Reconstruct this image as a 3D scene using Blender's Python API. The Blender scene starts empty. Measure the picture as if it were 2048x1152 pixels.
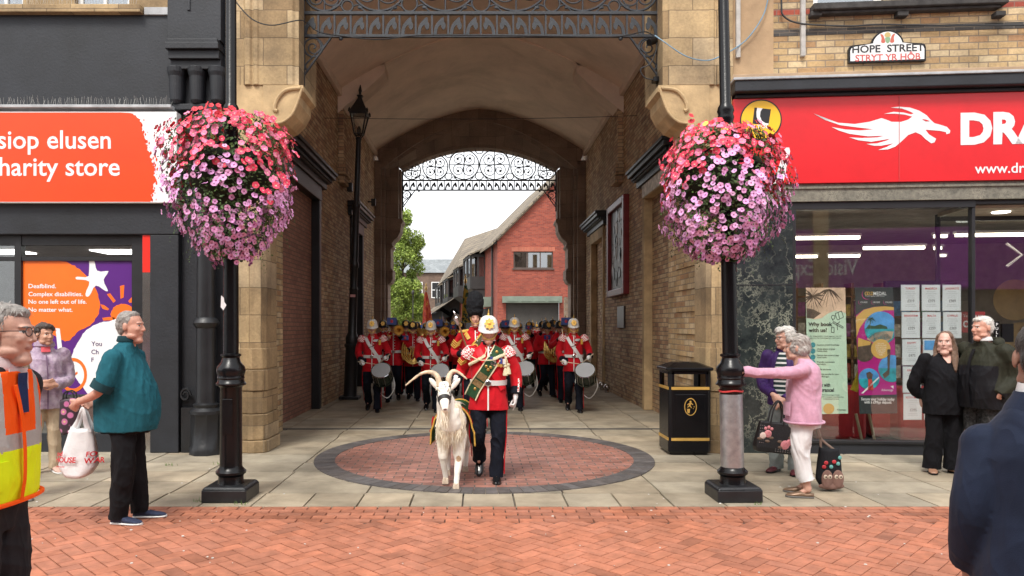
import bpy, bmesh, math, random
import numpy as np
from math import sin, cos, pi, radians, sqrt, atan2, hypot
from mathutils import Vector, Matrix
SC = bpy.context.scene
COL = SC.collection
# ------------------------------------------------------------------ camera, sky, sun, exposure
F, VX, VY, CH = 1470.0, 957.0, 652.0, 1.65      # focal length in photo pixels, vanishing point, eye height
cam = bpy.data.cameras.new('camera'); camo = bpy.data.objects.new('camera', cam); COL.objects.link(camo)
camo.location = (0, 0, CH); camo.rotation_euler = (pi/2, 0, 0)
cam.sensor_width = 36; cam.lens = F/2048*36
cam.shift_x = (1024-VX)/2048; cam.shift_y = (VY-576)/2048
cam.clip_start = 0.05; cam.clip_end = 2000
SC.camera = camo
SUN_EL, SUN_AZ = radians(56), radians(200)       # azimuth measured from +Y clockwise: behind the camera, a little to the left
w = bpy.data.worlds.new('World'); SC.world = w; w.use_nodes = True
nt = w.node_tree; bg = nt.nodes['Background']
sk = nt.nodes.new('ShaderNodeTexSky'); sk.sky_type = 'NISHITA'; sk.sun_disc = False
sk.sun_elevation = SUN_EL; sk.sun_rotation = SUN_AZ; sk.air_density = 1.0; sk.dust_density = 4.0; sk.ozone_density = 0.6
hs = nt.nodes.new('ShaderNodeHueSaturation'); hs.inputs['Saturation'].default_value = 0.22
cl = nt.nodes.new('ShaderNodeMix'); cl.data_type = 'RGBA'; cl.inputs[0].default_value = .5      # even cloud cover over the clear sky
cl.inputs[7].default_value = (9.4, 9.5, 9.7, 1)
nt.links.new(sk.outputs[0], hs.inputs['Color']); nt.links.new(hs.outputs[0], cl.inputs[6]); nt.links.new(cl.outputs[2], bg.inputs['Color'])
bg.inputs['Strength'].default_value = 0.12
sl = bpy.data.lights.new('sun', 'SUN'); sl.energy = 1.5; sl.angle = radians(16); sl.color = (1.0, 0.955, 0.88)
so = bpy.data.objects.new('sun', sl); COL.objects.link(so)
sd = Vector((sin(SUN_AZ)*cos(SUN_EL), cos(SUN_AZ)*cos(SUN_EL), sin(SUN_EL)))
so.rotation_euler = (-sd).to_track_quat('-Z', 'Y').to_euler(); so.location = sd*60
SC.view_settings.view_transform = 'Standard'; SC.view_settings.look = 'None'
SC.view_settings.exposure = 0.95; SC.view_settings.gamma = 1.0
try:
    SC.cycles.max_bounces = 12; SC.cycles.diffuse_bounces = 8; SC.cycles.glossy_bounces = 4
    SC.cycles.transparent_max_bounces = 12; SC.cycles.use_denoising = True
except Exception: pass
R = random.Random(7)
NR = np.random.RandomState(11)
# ------------------------------------------------------------------ measuring helpers: photo pixel + distance -> metres
def gx(px, Y): return (px-VX)/F*Y
def gz(py, Y): return CH + (VY-py)/F*Y
def gy(py): return F*CH/(py-VY)                # distance of a ground point
# ------------------------------------------------------------------ materials
MATS = {}
def _nt(name):
    m = bpy.data.materials.new(name); m.use_nodes = True
    t = m.node_tree; b = t.nodes['Principled BSDF']
    return m, t, b
def _tex(t, scale, detail=4, rough=.6, uv=False, vec=None):
    n = t.nodes.new('ShaderNodeTexNoise'); n.inputs['Scale'].default_value = scale
    n.inputs['Detail'].default_value = detail; n.inputs['Roughness'].default_value = rough
    if vec is None:
        c = t.nodes.new('ShaderNodeTexCoord'); vec = c.outputs['UV' if uv else 'Object']
    t.links.new(vec, n.inputs['Vector'])
    return n
def _ramp(t, src, stops):
    r = t.nodes.new('ShaderNodeValToRGB'); e = r.color_ramp.elements
    while len(e) < len(stops): e.new(.5)
    for k, (p, c) in enumerate(stops):
        e[k].position = p; e[k].color = tuple(c)+(1,) if len(c) == 3 else c
    t.links.new(src, r.inputs['Fac']); return r
def _mixc(t, fac, a, b, mode='MIX'):
    n = t.nodes.new('ShaderNodeMix'); n.data_type = 'RGBA'; n.blend_type = mode
    for s, v in ((0, fac), (6, a), (7, b)):
        if hasattr(v, 'type') and hasattr(v, 'links'): t.links.new(v, n.inputs[s])
        elif isinstance(v, (int, float)): n.inputs[s].default_value = v
        else: n.inputs[s].default_value = tuple(v)+(1,) if len(v) == 3 else v
    return n.outputs[2]
def _bump(t, b, h, strength, dist=.01):
    n = t.nodes.new('ShaderNodeBump'); n.inputs['Strength'].default_value = strength; n.inputs['Distance'].default_value = dist
    t.links.new(h, n.inputs['Height']); t.links.new(n.outputs[0], b.inputs['Normal'])
def mat(name, col, rough=.6, var=.18, scale=6, bump=.15, bscale=None, metal=0, coat=0, spec=.5, sheen=0, bdist=.01, attr=None):
    if name in MATS: return MATS[name]
    m, t, b = _nt(name)
    n = _tex(t, scale)
    lo = tuple(max(0, c*(1-var)) for c in col); hi = tuple(min(1, c*(1+var)) for c in col)
    r = _ramp(t, n.outputs[0], [(.3, lo), (.7, hi)])
    src = r.outputs[0]
    if attr:
        a = t.nodes.new('ShaderNodeAttribute'); a.attribute_name = attr
        src = _mixc(t, 1.0, src, a.outputs['Color'], 'MULTIPLY')
    t.links.new(src, b.inputs['Base Color'])
    b.inputs['Roughness'].default_value = rough; b.inputs['Metallic'].default_value = metal
    b.inputs['Coat Weight'].default_value = coat; b.inputs['Specular IOR Level'].default_value = spec
    if sheen: b.inputs['Sheen Weight'].default_value = sheen
    if bump:
        n2 = _tex(t, bscale or scale*5, 3); _bump(t, b, n2.outputs[0], bump, bdist)
    MATS[name] = m; return m
def brick_mat(name, c1, c2, mortar, bw=.225, bh=.075, ms=.008, bump=.5, dirt=.3, dscale=.8, rough=.85, tone=None, off=.5):
    if name in MATS: return MATS[name]
    m, t, b = _nt(name)
    c = t.nodes.new('ShaderNodeTexCoord')
    wob = _tex(t, 7, 2, .5, vec=c.outputs['UV'])
    vm = t.nodes.new('ShaderNodeVectorMath'); vm.operation = 'MULTIPLY_ADD'
    t.links.new(wob.outputs['Color'], vm.inputs[0]); vm.inputs[1].default_value = (.012, .012, 0); t.links.new(c.outputs['UV'], vm.inputs[2])
    k = t.nodes.new('ShaderNodeTexBrick'); t.links.new(vm.outputs[0], k.inputs['Vector'])
    k.offset = off
    k.inputs['Scale'].default_value = 1; k.inputs['Brick Width'].default_value = bw; k.inputs['Row Height'].default_value = bh
    k.inputs['Mortar Size'].default_value = ms; k.inputs['Mortar Smooth'].default_value = .3
    k.inputs['Color1'].default_value = (0, 0, 0, 1); k.inputs['Color2'].default_value = (1, 1, 1, 1); k.inputs['Mortar'].default_value = (.5, .5, .5, 1)
    stops = [(0, c1), (1, c2)] if tone is None else tone
    col = _ramp(t, k.outputs['Color'], stops)
    n2 = _tex(t, 30, 5, .65, vec=c.outputs['UV'])
    g = _ramp(t, n2.outputs[0], [(.25, (.72, .72, .72)), (.75, (1.15, 1.15, 1.15))])
    bcol = _mixc(t, 1, col.outputs[0], g.outputs[0], 'MULTIPLY')
    cc = _mixc(t, k.outputs['Fac'], bcol, mortar)
    n3 = _tex(t, dscale, 6, .6, vec=c.outputs['UV'])
    d = _ramp(t, n3.outputs[0], [(.3, (1-dirt, 1-dirt, 1-dirt*.95)), (.65, (1.08, 1.08, 1.08))])
    fin = _mixc(t, 1, cc, d.outputs[0], 'MULTIPLY')
    t.links.new(fin, b.inputs['Base Color']); b.inputs['Roughness'].default_value = rough
    inv = t.nodes.new('ShaderNodeMath'); inv.operation = 'SUBTRACT'; inv.inputs[0].default_value = 1; t.links.new(k.outputs['Fac'], inv.inputs[1])
    ad = t.nodes.new('ShaderNodeMath'); ad.operation = 'MULTIPLY_ADD'; t.links.new(n2.outputs[0], ad.inputs[0]); ad.inputs[1].default_value = .35; t.links.new(inv.outputs[0], ad.inputs[2])
    _bump(t, b, ad.outputs[0], bump, .006)
    MATS[name] = m; return m
def stain(names, scale, lo, hi=1.04, detail=7):
    """uneven dirt and wear over a whole surface"""
    for nm in names:
        m = MATS[nm]; t = m.node_tree; b = t.nodes['Principled BSDF']; src = b.inputs['Base Color'].links[0].from_socket
        n = _tex(t, scale, detail, .68); n.inputs['Distortion'].default_value = .6
        r = _ramp(t, n.outputs[0], [(.32, (lo, lo, lo*.97)), (.55, (1, 1, 1)), (.75, (hi, hi, hi))]); t.links.new(_mixc(t, 1.0, src, r.outputs[0], 'MULTIPLY'), b.inputs['Base Color'])
def emis(name, col, strength):
    m, t, b = _nt(name)
    b.inputs['Base Color'].default_value = tuple(col)+(1,); b.inputs['Emission Color'].default_value = tuple(col)+(1,); b.inputs['Emission Strength'].default_value = strength
    MATS[name] = m; return m
def glass_mat(name, tint=(1, 1, 1), base=.14):
    m = bpy.data.materials.new(name); m.use_nodes = True; t = m.node_tree; t.nodes.clear()
    o = t.nodes.new('ShaderNodeOutputMaterial'); tr = t.nodes.new('ShaderNodeBsdfTransparent'); gl = t.nodes.new('ShaderNodeBsdfGlossy')
    tr.inputs[0].default_value = tuple(tint)+(1,); gl.inputs['Roughness'].default_value = .02; gl.inputs[0].default_value = (.95, .97, 1, 1)
    fr = t.nodes.new('ShaderNodeLayerWeight'); fr.inputs[0].default_value = .5; pw = t.nodes.new('ShaderNodeMath'); pw.operation = 'POWER'; t.links.new(fr.outputs['Facing'], pw.inputs[0]); pw.inputs[1].default_value = 4
    ma = t.nodes.new('ShaderNodeMath'); ma.operation = 'MULTIPLY_ADD'; t.links.new(pw.outputs[0], ma.inputs[0]); ma.inputs[1].default_value = .75; ma.inputs[2].default_value = base
    ma.use_clamp = True
    mx = t.nodes.new('ShaderNodeMixShader'); t.links.new(ma.outputs[0], mx.inputs[0]); t.links.new(tr.outputs[0], mx.inputs[1]); t.links.new(gl.outputs[0], mx.inputs[2])
    t.links.new(mx.outputs[0], o.inputs[0]); MATS[name] = m; return m
def marble_mat(name, base, mid, vein, scale=2.2):
    m, t, b = _nt(name)
    n0 = _tex(t, scale, 6, .7)
    v = t.nodes.new('ShaderNodeTexVoronoi'); v.feature = 'DISTANCE_TO_EDGE'; v.inputs['Scale'].default_value = scale*1.6
    c = t.nodes.new('ShaderNodeTexCoord')
    vm = t.nodes.new('ShaderNodeVectorMath'); vm.operation = 'MULTIPLY_ADD'; t.links.new(n0.outputs['Color'], vm.inputs[0]); vm.inputs[1].default_value = (1.3, 1.3, 1.3); t.links.new(c.outputs['Object'], vm.inputs[2])
    t.links.new(vm.outputs[0], v.inputs['Vector'])
    r1 = _ramp(t, v.outputs['Distance'], [(0.0, (1, 1, 1)), (.055, (0, 0, 0))])
    n1 = _tex(t, scale*3, 8, .75); r2 = _ramp(t, n1.outputs[0], [(.35, base), (.62, mid)])
    n2 = _tex(t, scale*.9, 3, .5); r3 = _ramp(t, n2.outputs[0], [(.4, (0, 0, 0)), (.65, (1, 1, 1))])
    f = _mixc(t, 1, r1.outputs[0], r3.outputs[0], 'MULTIPLY')
    t.links.new(_mixc(t, f, r2.outputs[0], vein), b.inputs['Base Color'])
    b.inputs['Roughness'].default_value = .22
    MATS[name] = m; return m
# ------------------------------------------------------------------ mesh helpers
class MB:
    def __init__(s): s.v = []; s.f = []; s.m = []; s.c = None
    def add(s, vs, fs, m=0):
        o = len(s.v); s.v += [tuple(p) for p in vs]
        for f in fs: s.f.append(tuple(i+o for i in f)); s.m.append(m)
        return s
    def quad(s, a, b, c, d, m=0): return s.add([a, b, c, d], [(0, 1, 2, 3)], m)
    def box(s, x0, x1, y0, y1, z0, z1, m=0):
        return s.add([(x0, y0, z0), (x1, y0, z0), (x1, y1, z0), (x0, y1, z0), (x0, y0, z1), (x1, y0, z1), (x1, y1, z1), (x0, y1, z1)],
                     [(0, 3, 2, 1), (4, 5, 6, 7), (0, 1, 5, 4), (1, 2, 6, 5), (2, 3, 7, 6), (3, 0, 4, 7)], m)
    def loft(s, rings, m=0, closed=True, cap=True):
        n = len(rings[0]); vs = [p for r in rings for p in r]; fs = []
        for k in range(len(rings)-1):
            for i in range(n if closed else n-1):
                j = (i+1) % n; fs.append((k*n+i, k*n+j, (k+1)*n+j, (k+1)*n+i))
        if cap and closed: fs.append(tuple(range(n-1, -1, -1))); fs.append(tuple((len(rings)-1)*n+i for i in range(n)))
        return s.add(vs, fs, m)
    def tube(s, path, r, n=10, m=0, sx=1.0, cap=True, up=None):
        P = [Vector(p) for p in path]; rs = r if isinstance(r, (list, tuple)) else [r]*len(P)
        T = []
        for i in range(len(P)):
            d = P[min(i+1, len(P)-1)]-P[max(i-1, 0)]
            T.append(d.normalized() if d.length > 1e-9 else Vector((0, 0, 1)))
        u = Vector(up) if up else (Vector((0, 0, 1)) if abs(T[0].z) < .9 else Vector((1, 0, 0)))
        a = (u-T[0]*u.dot(T[0])).normalized(); rings = []
        for i, p in enumerate(P):
            a = (a-T[i]*a.dot(T[i])); a = a.normalized() if a.length > 1e-6 else T[i].orthogonal().normalized()
            b = T[i].cross(a)
            rings.append([p+a*(cos(2*pi*k/n)*rs[i])+b*(sin(2*pi*k/n)*rs[i]*sx) for k in range(n)])
        return s.loft(rings, m, True, cap)
    def lathe(s, prof, n=24, c=(0, 0, 0), m=0, sx=1, sy=1, rot=0, cap=True):
        rings = [[(c[0]+cos(2*pi*k/n+rot)*r*sx, c[1]+sin(2*pi*k/n+rot)*r*sy, c[2]+z) for k in range(n)] for r, z in prof]
        return s.loft(rings, m, True, cap)
    def prism(s, poly, a, b, axis='y', m=0):
        def p3(p, d): return {'y': (p[0], d, p[1]), 'x': (d, p[0], p[1]), 'z': (p[0], p[1], d)}[axis]
        n = len(poly); vs = [p3(p, a) for p in poly]+[p3(p, b) for p in poly]
        fs = [tuple(range(n)), tuple(range(2*n-1, n-1, -1))]+[((i+1) % n, i, n+i, n+(i+1) % n) for i in range(n)]
        return s.add(vs, fs, m)
    def ell(s, c, r, n=14, k=9, m=0, rot=None):
        rings = []
        Mx = rot if rot is not None else Matrix.Identity(3)
        for j in range(k+1):
            th = pi*(j+.001)/(k+.002); ring = []
            for i in range(n):
                q = Vector((sin(th)*cos(2*pi*i/n)*r[0], sin(th)*sin(2*pi*i/n)*r[1], -cos(th)*r[2]))
                ring.append(Vector(c)+Mx @ q)
            rings.append(ring)
        return s.loft(rings, m)
    def xform(s, fn, start=0):
        s.v[start:] = [tuple(fn(Vector(p))) for p in s.v[start:]]; return s
    def mesh(s, name, fix=True):
        me = bpy.data.meshes.new(name); me.from_pydata(s.v, [], s.f); me.polygons.foreach_set('material_index', s.m)
        if fix:
            bm = bmesh.new(); bm.from_mesh(me); bmesh.ops.recalc_face_normals(bm, faces=bm.faces); bm.to_mesh(me); bm.free()
        return me
    def build(s, name, mats, parent=None, smooth=False, bevel=0, fix=True, label=None, world=True, angle=40):
        me = s.mesh(name, fix); boxuv(me)
        if s.c is not None:
            a = me.color_attributes.new('tint', 'FLOAT_COLOR', 'POINT'); a.data.foreach_set('color', np.asarray(s.c, 'f').ravel())
        return link(name, me, mats, parent, smooth, bevel, label, world, angle)
def boxuv(me):
    nl = len(me.loops)
    if nl == 0: return
    co = np.empty(len(me.vertices)*3, 'f'); me.vertices.foreach_get('co', co); co = co.reshape(-1, 3)
    vi = np.empty(nl, 'i'); me.loops.foreach_get('vertex_index', vi)
    npoly = len(me.polygons); nn = np.empty(npoly*3, 'f'); me.polygons.foreach_get('normal', nn); nn = np.abs(nn.reshape(-1, 3))
    tot = np.empty(npoly, 'i'); me.polygons.foreach_get('loop_total', tot)
    ax = np.repeat(np.argmax(nn*np.array([1, 1.0001, 1.0002]), axis=1), tot); p = co[vi]
    u = np.where(ax == 0, p[:, 1], p[:, 0]); v = np.where(ax == 2, p[:, 1], p[:, 2])
    l = me.uv_layers.new(name='UVMap'); l.data.foreach_set('uv', np.stack([u, v], 1).astype('f').ravel())
def link(name, me, mats, parent=None, smooth=False, bevel=0, label=None, world=True, angle=40):
    me.name = name
    for m in (mats if isinstance(mats, (list, tuple)) else [mats]): me.materials.append(m)
    o = bpy.data.objects.new(name, me); COL.objects.link(o)
    if smooth:
        me.polygons.foreach_set('use_smooth', [True]*len(me.polygons))
        if angle < 180:
            try: me.set_sharp_from_angle(angle=radians(angle))
            except Exception: pass
    if parent is not None:
        o.parent = parent
        if world:
            q = parent; off = Vector((0, 0, 0))
            while q is not None: off += q.location; q = q.parent
            o.location = -off
    if bevel:
        b = o.modifiers.new('bevel', 'BEVEL'); b.width = bevel; b.segments = 2; b.limit_method = 'ANGLE'; b.angle_limit = radians(35)
    if label: o['label'] = label
    return o
def thing(name, label, cat, loc=(0, 0, 0), rz=0, group=None):
    o = bpy.data.objects.new(name, None); COL.objects.link(o); o.location = loc; o.rotation_euler = (0, 0, rz)
    o.empty_display_size = .2
    return tag(o, label, cat, group)
def tag(o, label, cat, group=None):
    o['label'] = label; o['category'] = cat
    if group: o['group'] = group
    return o
def struct(o): o['kind'] = 'structure'; return o
def copy_tree(o, parent=None):
    c = o.copy(); COL.objects.link(c)
    if parent is not None: c.parent = parent
    for ch in o.children: copy_tree(ch, c)
    return c
def text(s, size=1.0, bold=0.0, align='LEFT', shear=0, space=1.0, res=3):
    """flat outline of a line of writing in the X-Z plane, as (verts, faces)"""
    cu = bpy.data.curves.new('t', 'FONT'); cu.body = s; cu.size = size; cu.offset = bold*size; cu.align_x = align; cu.shear = shear
    cu.space_character = space; cu.resolution_u = res; cu.fill_mode = 'FRONT'
    ob = bpy.data.objects.new('t', cu)
    me = ob.to_mesh(); vs = [(v.co.x, 0.0, v.co.y) for v in me.vertices]; fs = [tuple(p.vertices) for p in me.polygons]
    ob.to_mesh_clear(); bpy.data.objects.remove(ob); bpy.data.curves.remove(cu)
    return vs, fs
def put_text(mb, s, x, y, z, height, bold=0.0, align='LEFT', m=0, width=None, shear=0, thick=0.0, space=1.0):
    """height: cap height in metres; width: stretch to this width; y: face plane (towards -Y)"""
    vs, fs = text(s, 1.0, bold, align, shear, space)
    if not vs: return
    k = height/.70; kx = k
    xs = [p[0] for p in vs]
    if width: kx = width/(max(xs)-min(xs))
    x0 = min(xs) if align == 'LEFT' else 0
    V = [(x+(p[0]-x0)*kx, y, z+p[2]*k) for p in vs]
    mb.add(V, fs, m)
def spline(pts, n=8, closed=False):
    P = [Vector(p) for p in pts]; out = []; N = len(P)
    rng = N if closed else N-1
    for i in range(rng):
        if closed: a, b, c, d = P[(i-1) % N], P[i], P[(i+1) % N], P[(i+2) % N]
        else: a, b, c, d = P[max(i-1, 0)], P[i], P[i+1], P[min(i+2, N-1)]
        for k in range(n):
            t = k/n
            out.append(.5*((2*b)+(c-a)*t+(2*a-5*b+4*c-d)*t*t+(3*b-a-3*c+d)*t**3))
    if not closed: out.append(P[-1])
    return out
def poly2(pts, n=6): return [(p.x, p.y) for p in spline([(x, y, 0) for x, y in pts], n, True)]
# ------------------------------------------------------------------ materials of the place
mat('mortar', (.13, .115, .10), .95, .25, 8)
mat('road_brick', (.42, .163, .098), .55, .22, 9, .35, 60, attr='tint')
mat('circle_brick', (.33, .15, .115), .45, .25, 9, .35, 60, attr='tint')
mat('ring_brick', (.105, .095, .092), .55, .25, 9, .35, 60, attr='tint')
mat('slab', (.335, .285, .21), .62, .28, 2.2, .3, 70, attr='tint')
mat('dark_channel', (.06, .058, .055), .6)
STONE = brick_mat('sandstone', (.44, .315, .165), (.60, .45, .26), (.17, .12, .07), .62, .36, .005, .5, .6, 1.1, .85,
                  tone=[(0, (.27, .18, .09)), (.35, (.43, .30, .155)), (.65, (.53, .38, .20)), (1, (.60, .46, .28))])
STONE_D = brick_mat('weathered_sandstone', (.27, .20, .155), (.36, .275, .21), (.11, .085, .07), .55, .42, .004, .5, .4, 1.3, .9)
mat('carved_sandstone', (.47, .335, .18), .85, .28, 3, .35, 40)
BUFF = brick_mat('buff_brick', (.40, .24, .13), (.56, .39, .21), (.21, .16, .11), .235, .082, .009, .7, .35, .7, .9,
                 tone=[(0, (.34, .19, .12)), (.25, (.50, .30, .17)), (.6, (.60, .41, .23)), (1, (.68, .51, .31))])
CREAM = brick_mat('cream_brick', (.52, .35, .18), (.66, .50, .30), (.30, .23, .16), .235, .085, .008, .7, .4, 1.1, .9,
                  tone=[(0, (.46, .26, .13)), (.2, (.55, .37, .18)), (.6, (.63, .45, .24)), (1, (.70, .55, .34))])
BROWN = brick_mat('brown_brick', (.26, .12, .085), (.37, .18, .12), (.13, .09, .07), .225, .075, .008, .5, .25, .8, .85)
REDB = brick_mat('red_brick', (.23, .040, .026), (.38, .080, .045), (.22, .11, .085), .225, .075, .008, .4, .25, .5, .85)
mat('plaster', (.84, .71, .59), .9, .10, .9, .25, 9)
mat('plaster_trim', (.72, .60, .49), .9, .12, 2, .2, 14)
mat('black_paint', (.011, .012, .014), .42, .3, 4, .25, 26)
mat('gloss_black', (.005, .005, .006), .26, .3, 4, .12, 30, spec=.3)
mat('iron_grey', (.020, .023, .028), .55, .3, 9, .3, 60)
mat('grey_black_wall', (.014, .016, .021), .6, .25, 2.2, .3, 30)
mat('lead', (.38, .39, .40), .6, .3, 4, .3, 20)
mat('cable_black', (.015, .015, .016), .5)
mat('cable_blue', (.16, .27, .36), .5)
stain(['slab', 'grey_black_wall'], 1.3, .72); stain(['road_brick'], 1.1, .80, 1.08); stain(['circle_brick'], 1.6, .78); stain(['plaster'], .8, .82); stain(['carved_sandstone', 'sandstone', 'cream_brick', 'buff_brick'], .9, .66, 1.08)
# ------------------------------------------------------------------ ground, road and pavement
g = MB(); g.quad((-150, -60, -.03), (150, -60, -.03), (150, 260, -.03), (-150, 260, -.03)); struct(g.build('ground', MATS['mortar']))
def paver(mb, cols, cx, cy, L, W, a, z, tint, gap=.006, lift=.0, gap2=None):
    ca, sa = cos(a), sin(a); hl, hw = L/2-gap/2, W/2-(gap if gap2 is None else gap2)/2; e = .004 if gap2 is None else .002
    q = []
    for dz, k in ((-.025, 0), (0, e)):
        for sx, sy in ((-1, -1), (1, -1), (1, 1), (-1, 1)):
            x, y = sx*(hl-k), sy*(hw-k); q.append((cx+x*ca-y*sa, cy+x*sa+y*ca, z+dz+lift))
    mb.add(q, [(4, 5, 6, 7), (0, 1, 5, 4), (1, 2, 6, 5), (2, 3, 7, 6), (3, 0, 4, 7)])
    cols += [tint]*8
def bt(rr, lo=.78, hi=1.18, warm=.06):
    k = rr.uniform(lo, hi)
    if rr.random() < .06: k *= .78
    wv = rr.uniform(-warm, warm); return (k*(1+wv), k, k*(1-wv), 1)
rb = MB(); cc = []; w_ = .112; rr = random.Random(3)
for i in range(-140, 141):
    for j in range(-140, 141):
        d = (i-j) % 4
        if d == 0: c, L, W = (i+1, j+.5), 2*w_, w_
        elif d == 3: c, L, W = (i+.5, j+1), w_, 2*w_
        else: continue
        x0, y0 = c[0]*w_, c[1]*w_
        x, y = (x0-y0)*.7071, (x0+y0)*.7071+3.6
        if not (-8.5 < x < 8.5 and 1.2 < y < 6.2): continue
        ph = sin(x*.9+1)*sin(y*1.3+x*.4)*.07+1
        t = bt(rr, .91, 1.08, .04); t = (t[0]*ph, t[1]*ph, t[2]*ph, 1)
        paver(rb, cc, x, y, L, W, pi/4, 0, t, .0075, rr.uniform(-.0010, .0008), .0022)
rb.c = cc; struct(rb.build('road', MATS['road_brick'], fix=False))
eb = MB(); cc = []
for r_ in range(5):
    y = 6.19+.105*r_+.0525; x = -9+(.105 if r_ % 2 else 0)
    while x < 9.2:
        t = bt(rr, .72, 1.05); paver(eb, cc, x, y, .21, .105, 0, .001, t, .006, rr.uniform(-.002, .001)); x += .21
eb.c = cc; struct(eb.build('road_edge_course', MATS['road_brick'], fix=False))
# joints under the bricks: a light sandy sheet 12 mm below the tops
g = MB(); g.quad((-9, 1, -.012), (9, 1, -.012), (9, 6.715, -.012), (-9, 6.715, -.012)); struct(g.build('road_bed', mat('joint_sand', (.075, .045, .033), .95, .3, 12)))
sb = MB(); cc = []
y = 6.72; row = 0
while y < 60:
    d = .54 if y < 24 else 1.08
    sx = .97; x = -9.85 + (0 if row else -.485)
    if row == 0: sx = .485
    x += rr.uniform(-.02, .02)
    while x < 9.3:
        if not (y > 24.5 and abs(x) > 7):
            k = rr.uniform(.84, 1.1); wv = rr.uniform(-.03, .03)
            paver(sb, cc, x+sx/2, y+d/2, sx, d, 0, 0, (k*(1+wv), k, k*(1-wv), 1), .011, rr.uniform(-.002, .002))
        x += sx
    y += d; row += 1
sb.c = cc; struct(sb.build('pavement', MATS['slab'], fix=False))
dc = MB(); dc.box(-3.2, 3.3, 11.72, 11.84, -.02, .004); struct(dc.build('drain_channel', MATS['dark_channel']))
CX, CY, RI, RO = .07, 9.33, 1.86, 2.11
cb = MB(); cc = []; j = 0; y = CY-2
while y < CY+2:
    x = CX-2.2+(.11 if j % 2 else 0)
    while x < CX+2.2:
        if max(hypot(x+sx_*.11-CX, y+sy_*.055-CY) for sx_ in (-1, 1) for sy_ in (-1, 1)) < RO-.01 and min(hypot(x+sx_*.11-CX, y+sy_*.055-CY) for sx_ in (-1, 0, 1) for sy_ in (-1, 1)) < RI:
            paver(cb, cc, x, y, .22, .11, 0, .006, bt(rr, .8, 1.15), .008, rr.uniform(-.0012, .0012))
        x += .22
    y += .11; j += 1
cb.c = cc; struct(cb.build('paving_circle', MATS['circle_brick'], fix=False))
rg = MB(); cc = []; n = 104
for k in range(n):
    a0, a1 = 2*pi*(k+.03)/n, 2*pi*(k+.97)/n; q = []
    for z in (-.01, .0115):
        for r_, a in ((RI, a0), (RO, a0), (RO, a1), (RI, a1)): q.append((CX+cos(a)*r_, CY+sin(a)*r_, z))
    rg.add(q, [(4, 5, 6, 7), (0, 1, 5, 4), (1, 2, 6, 5), (2, 3, 7, 6), (3, 0, 4, 7)]); cc += [bt(rr, .75, 1.2, .03)]*8
rg.c = cc; struct(rg.build('paving_circle_ring', MATS['ring_brick'], fix=False))
g = MB(); g.lathe([(0.001, .0), (RI+.02, .0), (RI+.02, .0045), (0.001, .0045)], 64, (CX, CY, 0)); struct(g.build('paving_circle_bed', MATS['mortar']))
# little tufts of weeds in the joints
wd = MB()
for (px, py, n_) in ((408, 1004, 26), (486, 1009, 8), (340, 931, 14), (436, 929, 10), (1520, 1010, 5)):
    Y = gy(py); X = gx(px, Y)
    for k in range(n_):
        a = rr.uniform(0, 2*pi); r_ = abs(rr.gauss(0, .035)); x, y_ = X+cos(a)*r_*1.6, Y+sin(a)*r_*.6; h = rr.uniform(.012, .05); dx, dy = rr.uniform(-.02, .02), rr.uniform(-.02, .02)
        wd.add([(x-.004, y_, 0), (x+.004, y_, 0), (x+dx, y_+dy, h)], [(0, 1, 2)])
o = wd.build('weeds', mat('weed', (.10, .17, .035), .7, .3, 40)); o['kind'] = 'stuff'
lt = MB()
for (px, py) in tuple((rr.uniform(60, 1900), rr.uniform(900, 1150)) for k in range(70))+((1320, 1096), (1252, 1064), (1160, 1092), (85, 1087), (420, 1126), (1795, 1128), (1370, 918), (1150, 1130), (700, 1108), (360, 1043)):
    Y = gy(py); X = gx(px, Y); s_ = rr.uniform(.003, .012)
    lt.lathe([(.001, .0), (s_, .0), (s_*.8, .004), (.001, .005)], 7, (X, Y, .002))
o = lt.build('litter_specks', mat('gum', (.6, .58, .54), .8)); o['kind'] = 'stuff'
# ------------------------------------------------------------------ archway building
FY = 9.6; WL, WR, BY = -3.2, 3.3, 22.6; XM = (WL+WR)/2; HW = (WR-WL)/2; SPR, RISE = 7.0, 1.32
arch = thing('archway_building', 'sandstone and buff brick building pierced by a tall vaulted passage', 'building', (0, FY, 0))
def vault(s): return SPR+RISE*(1-abs(s)**1.65)
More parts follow.
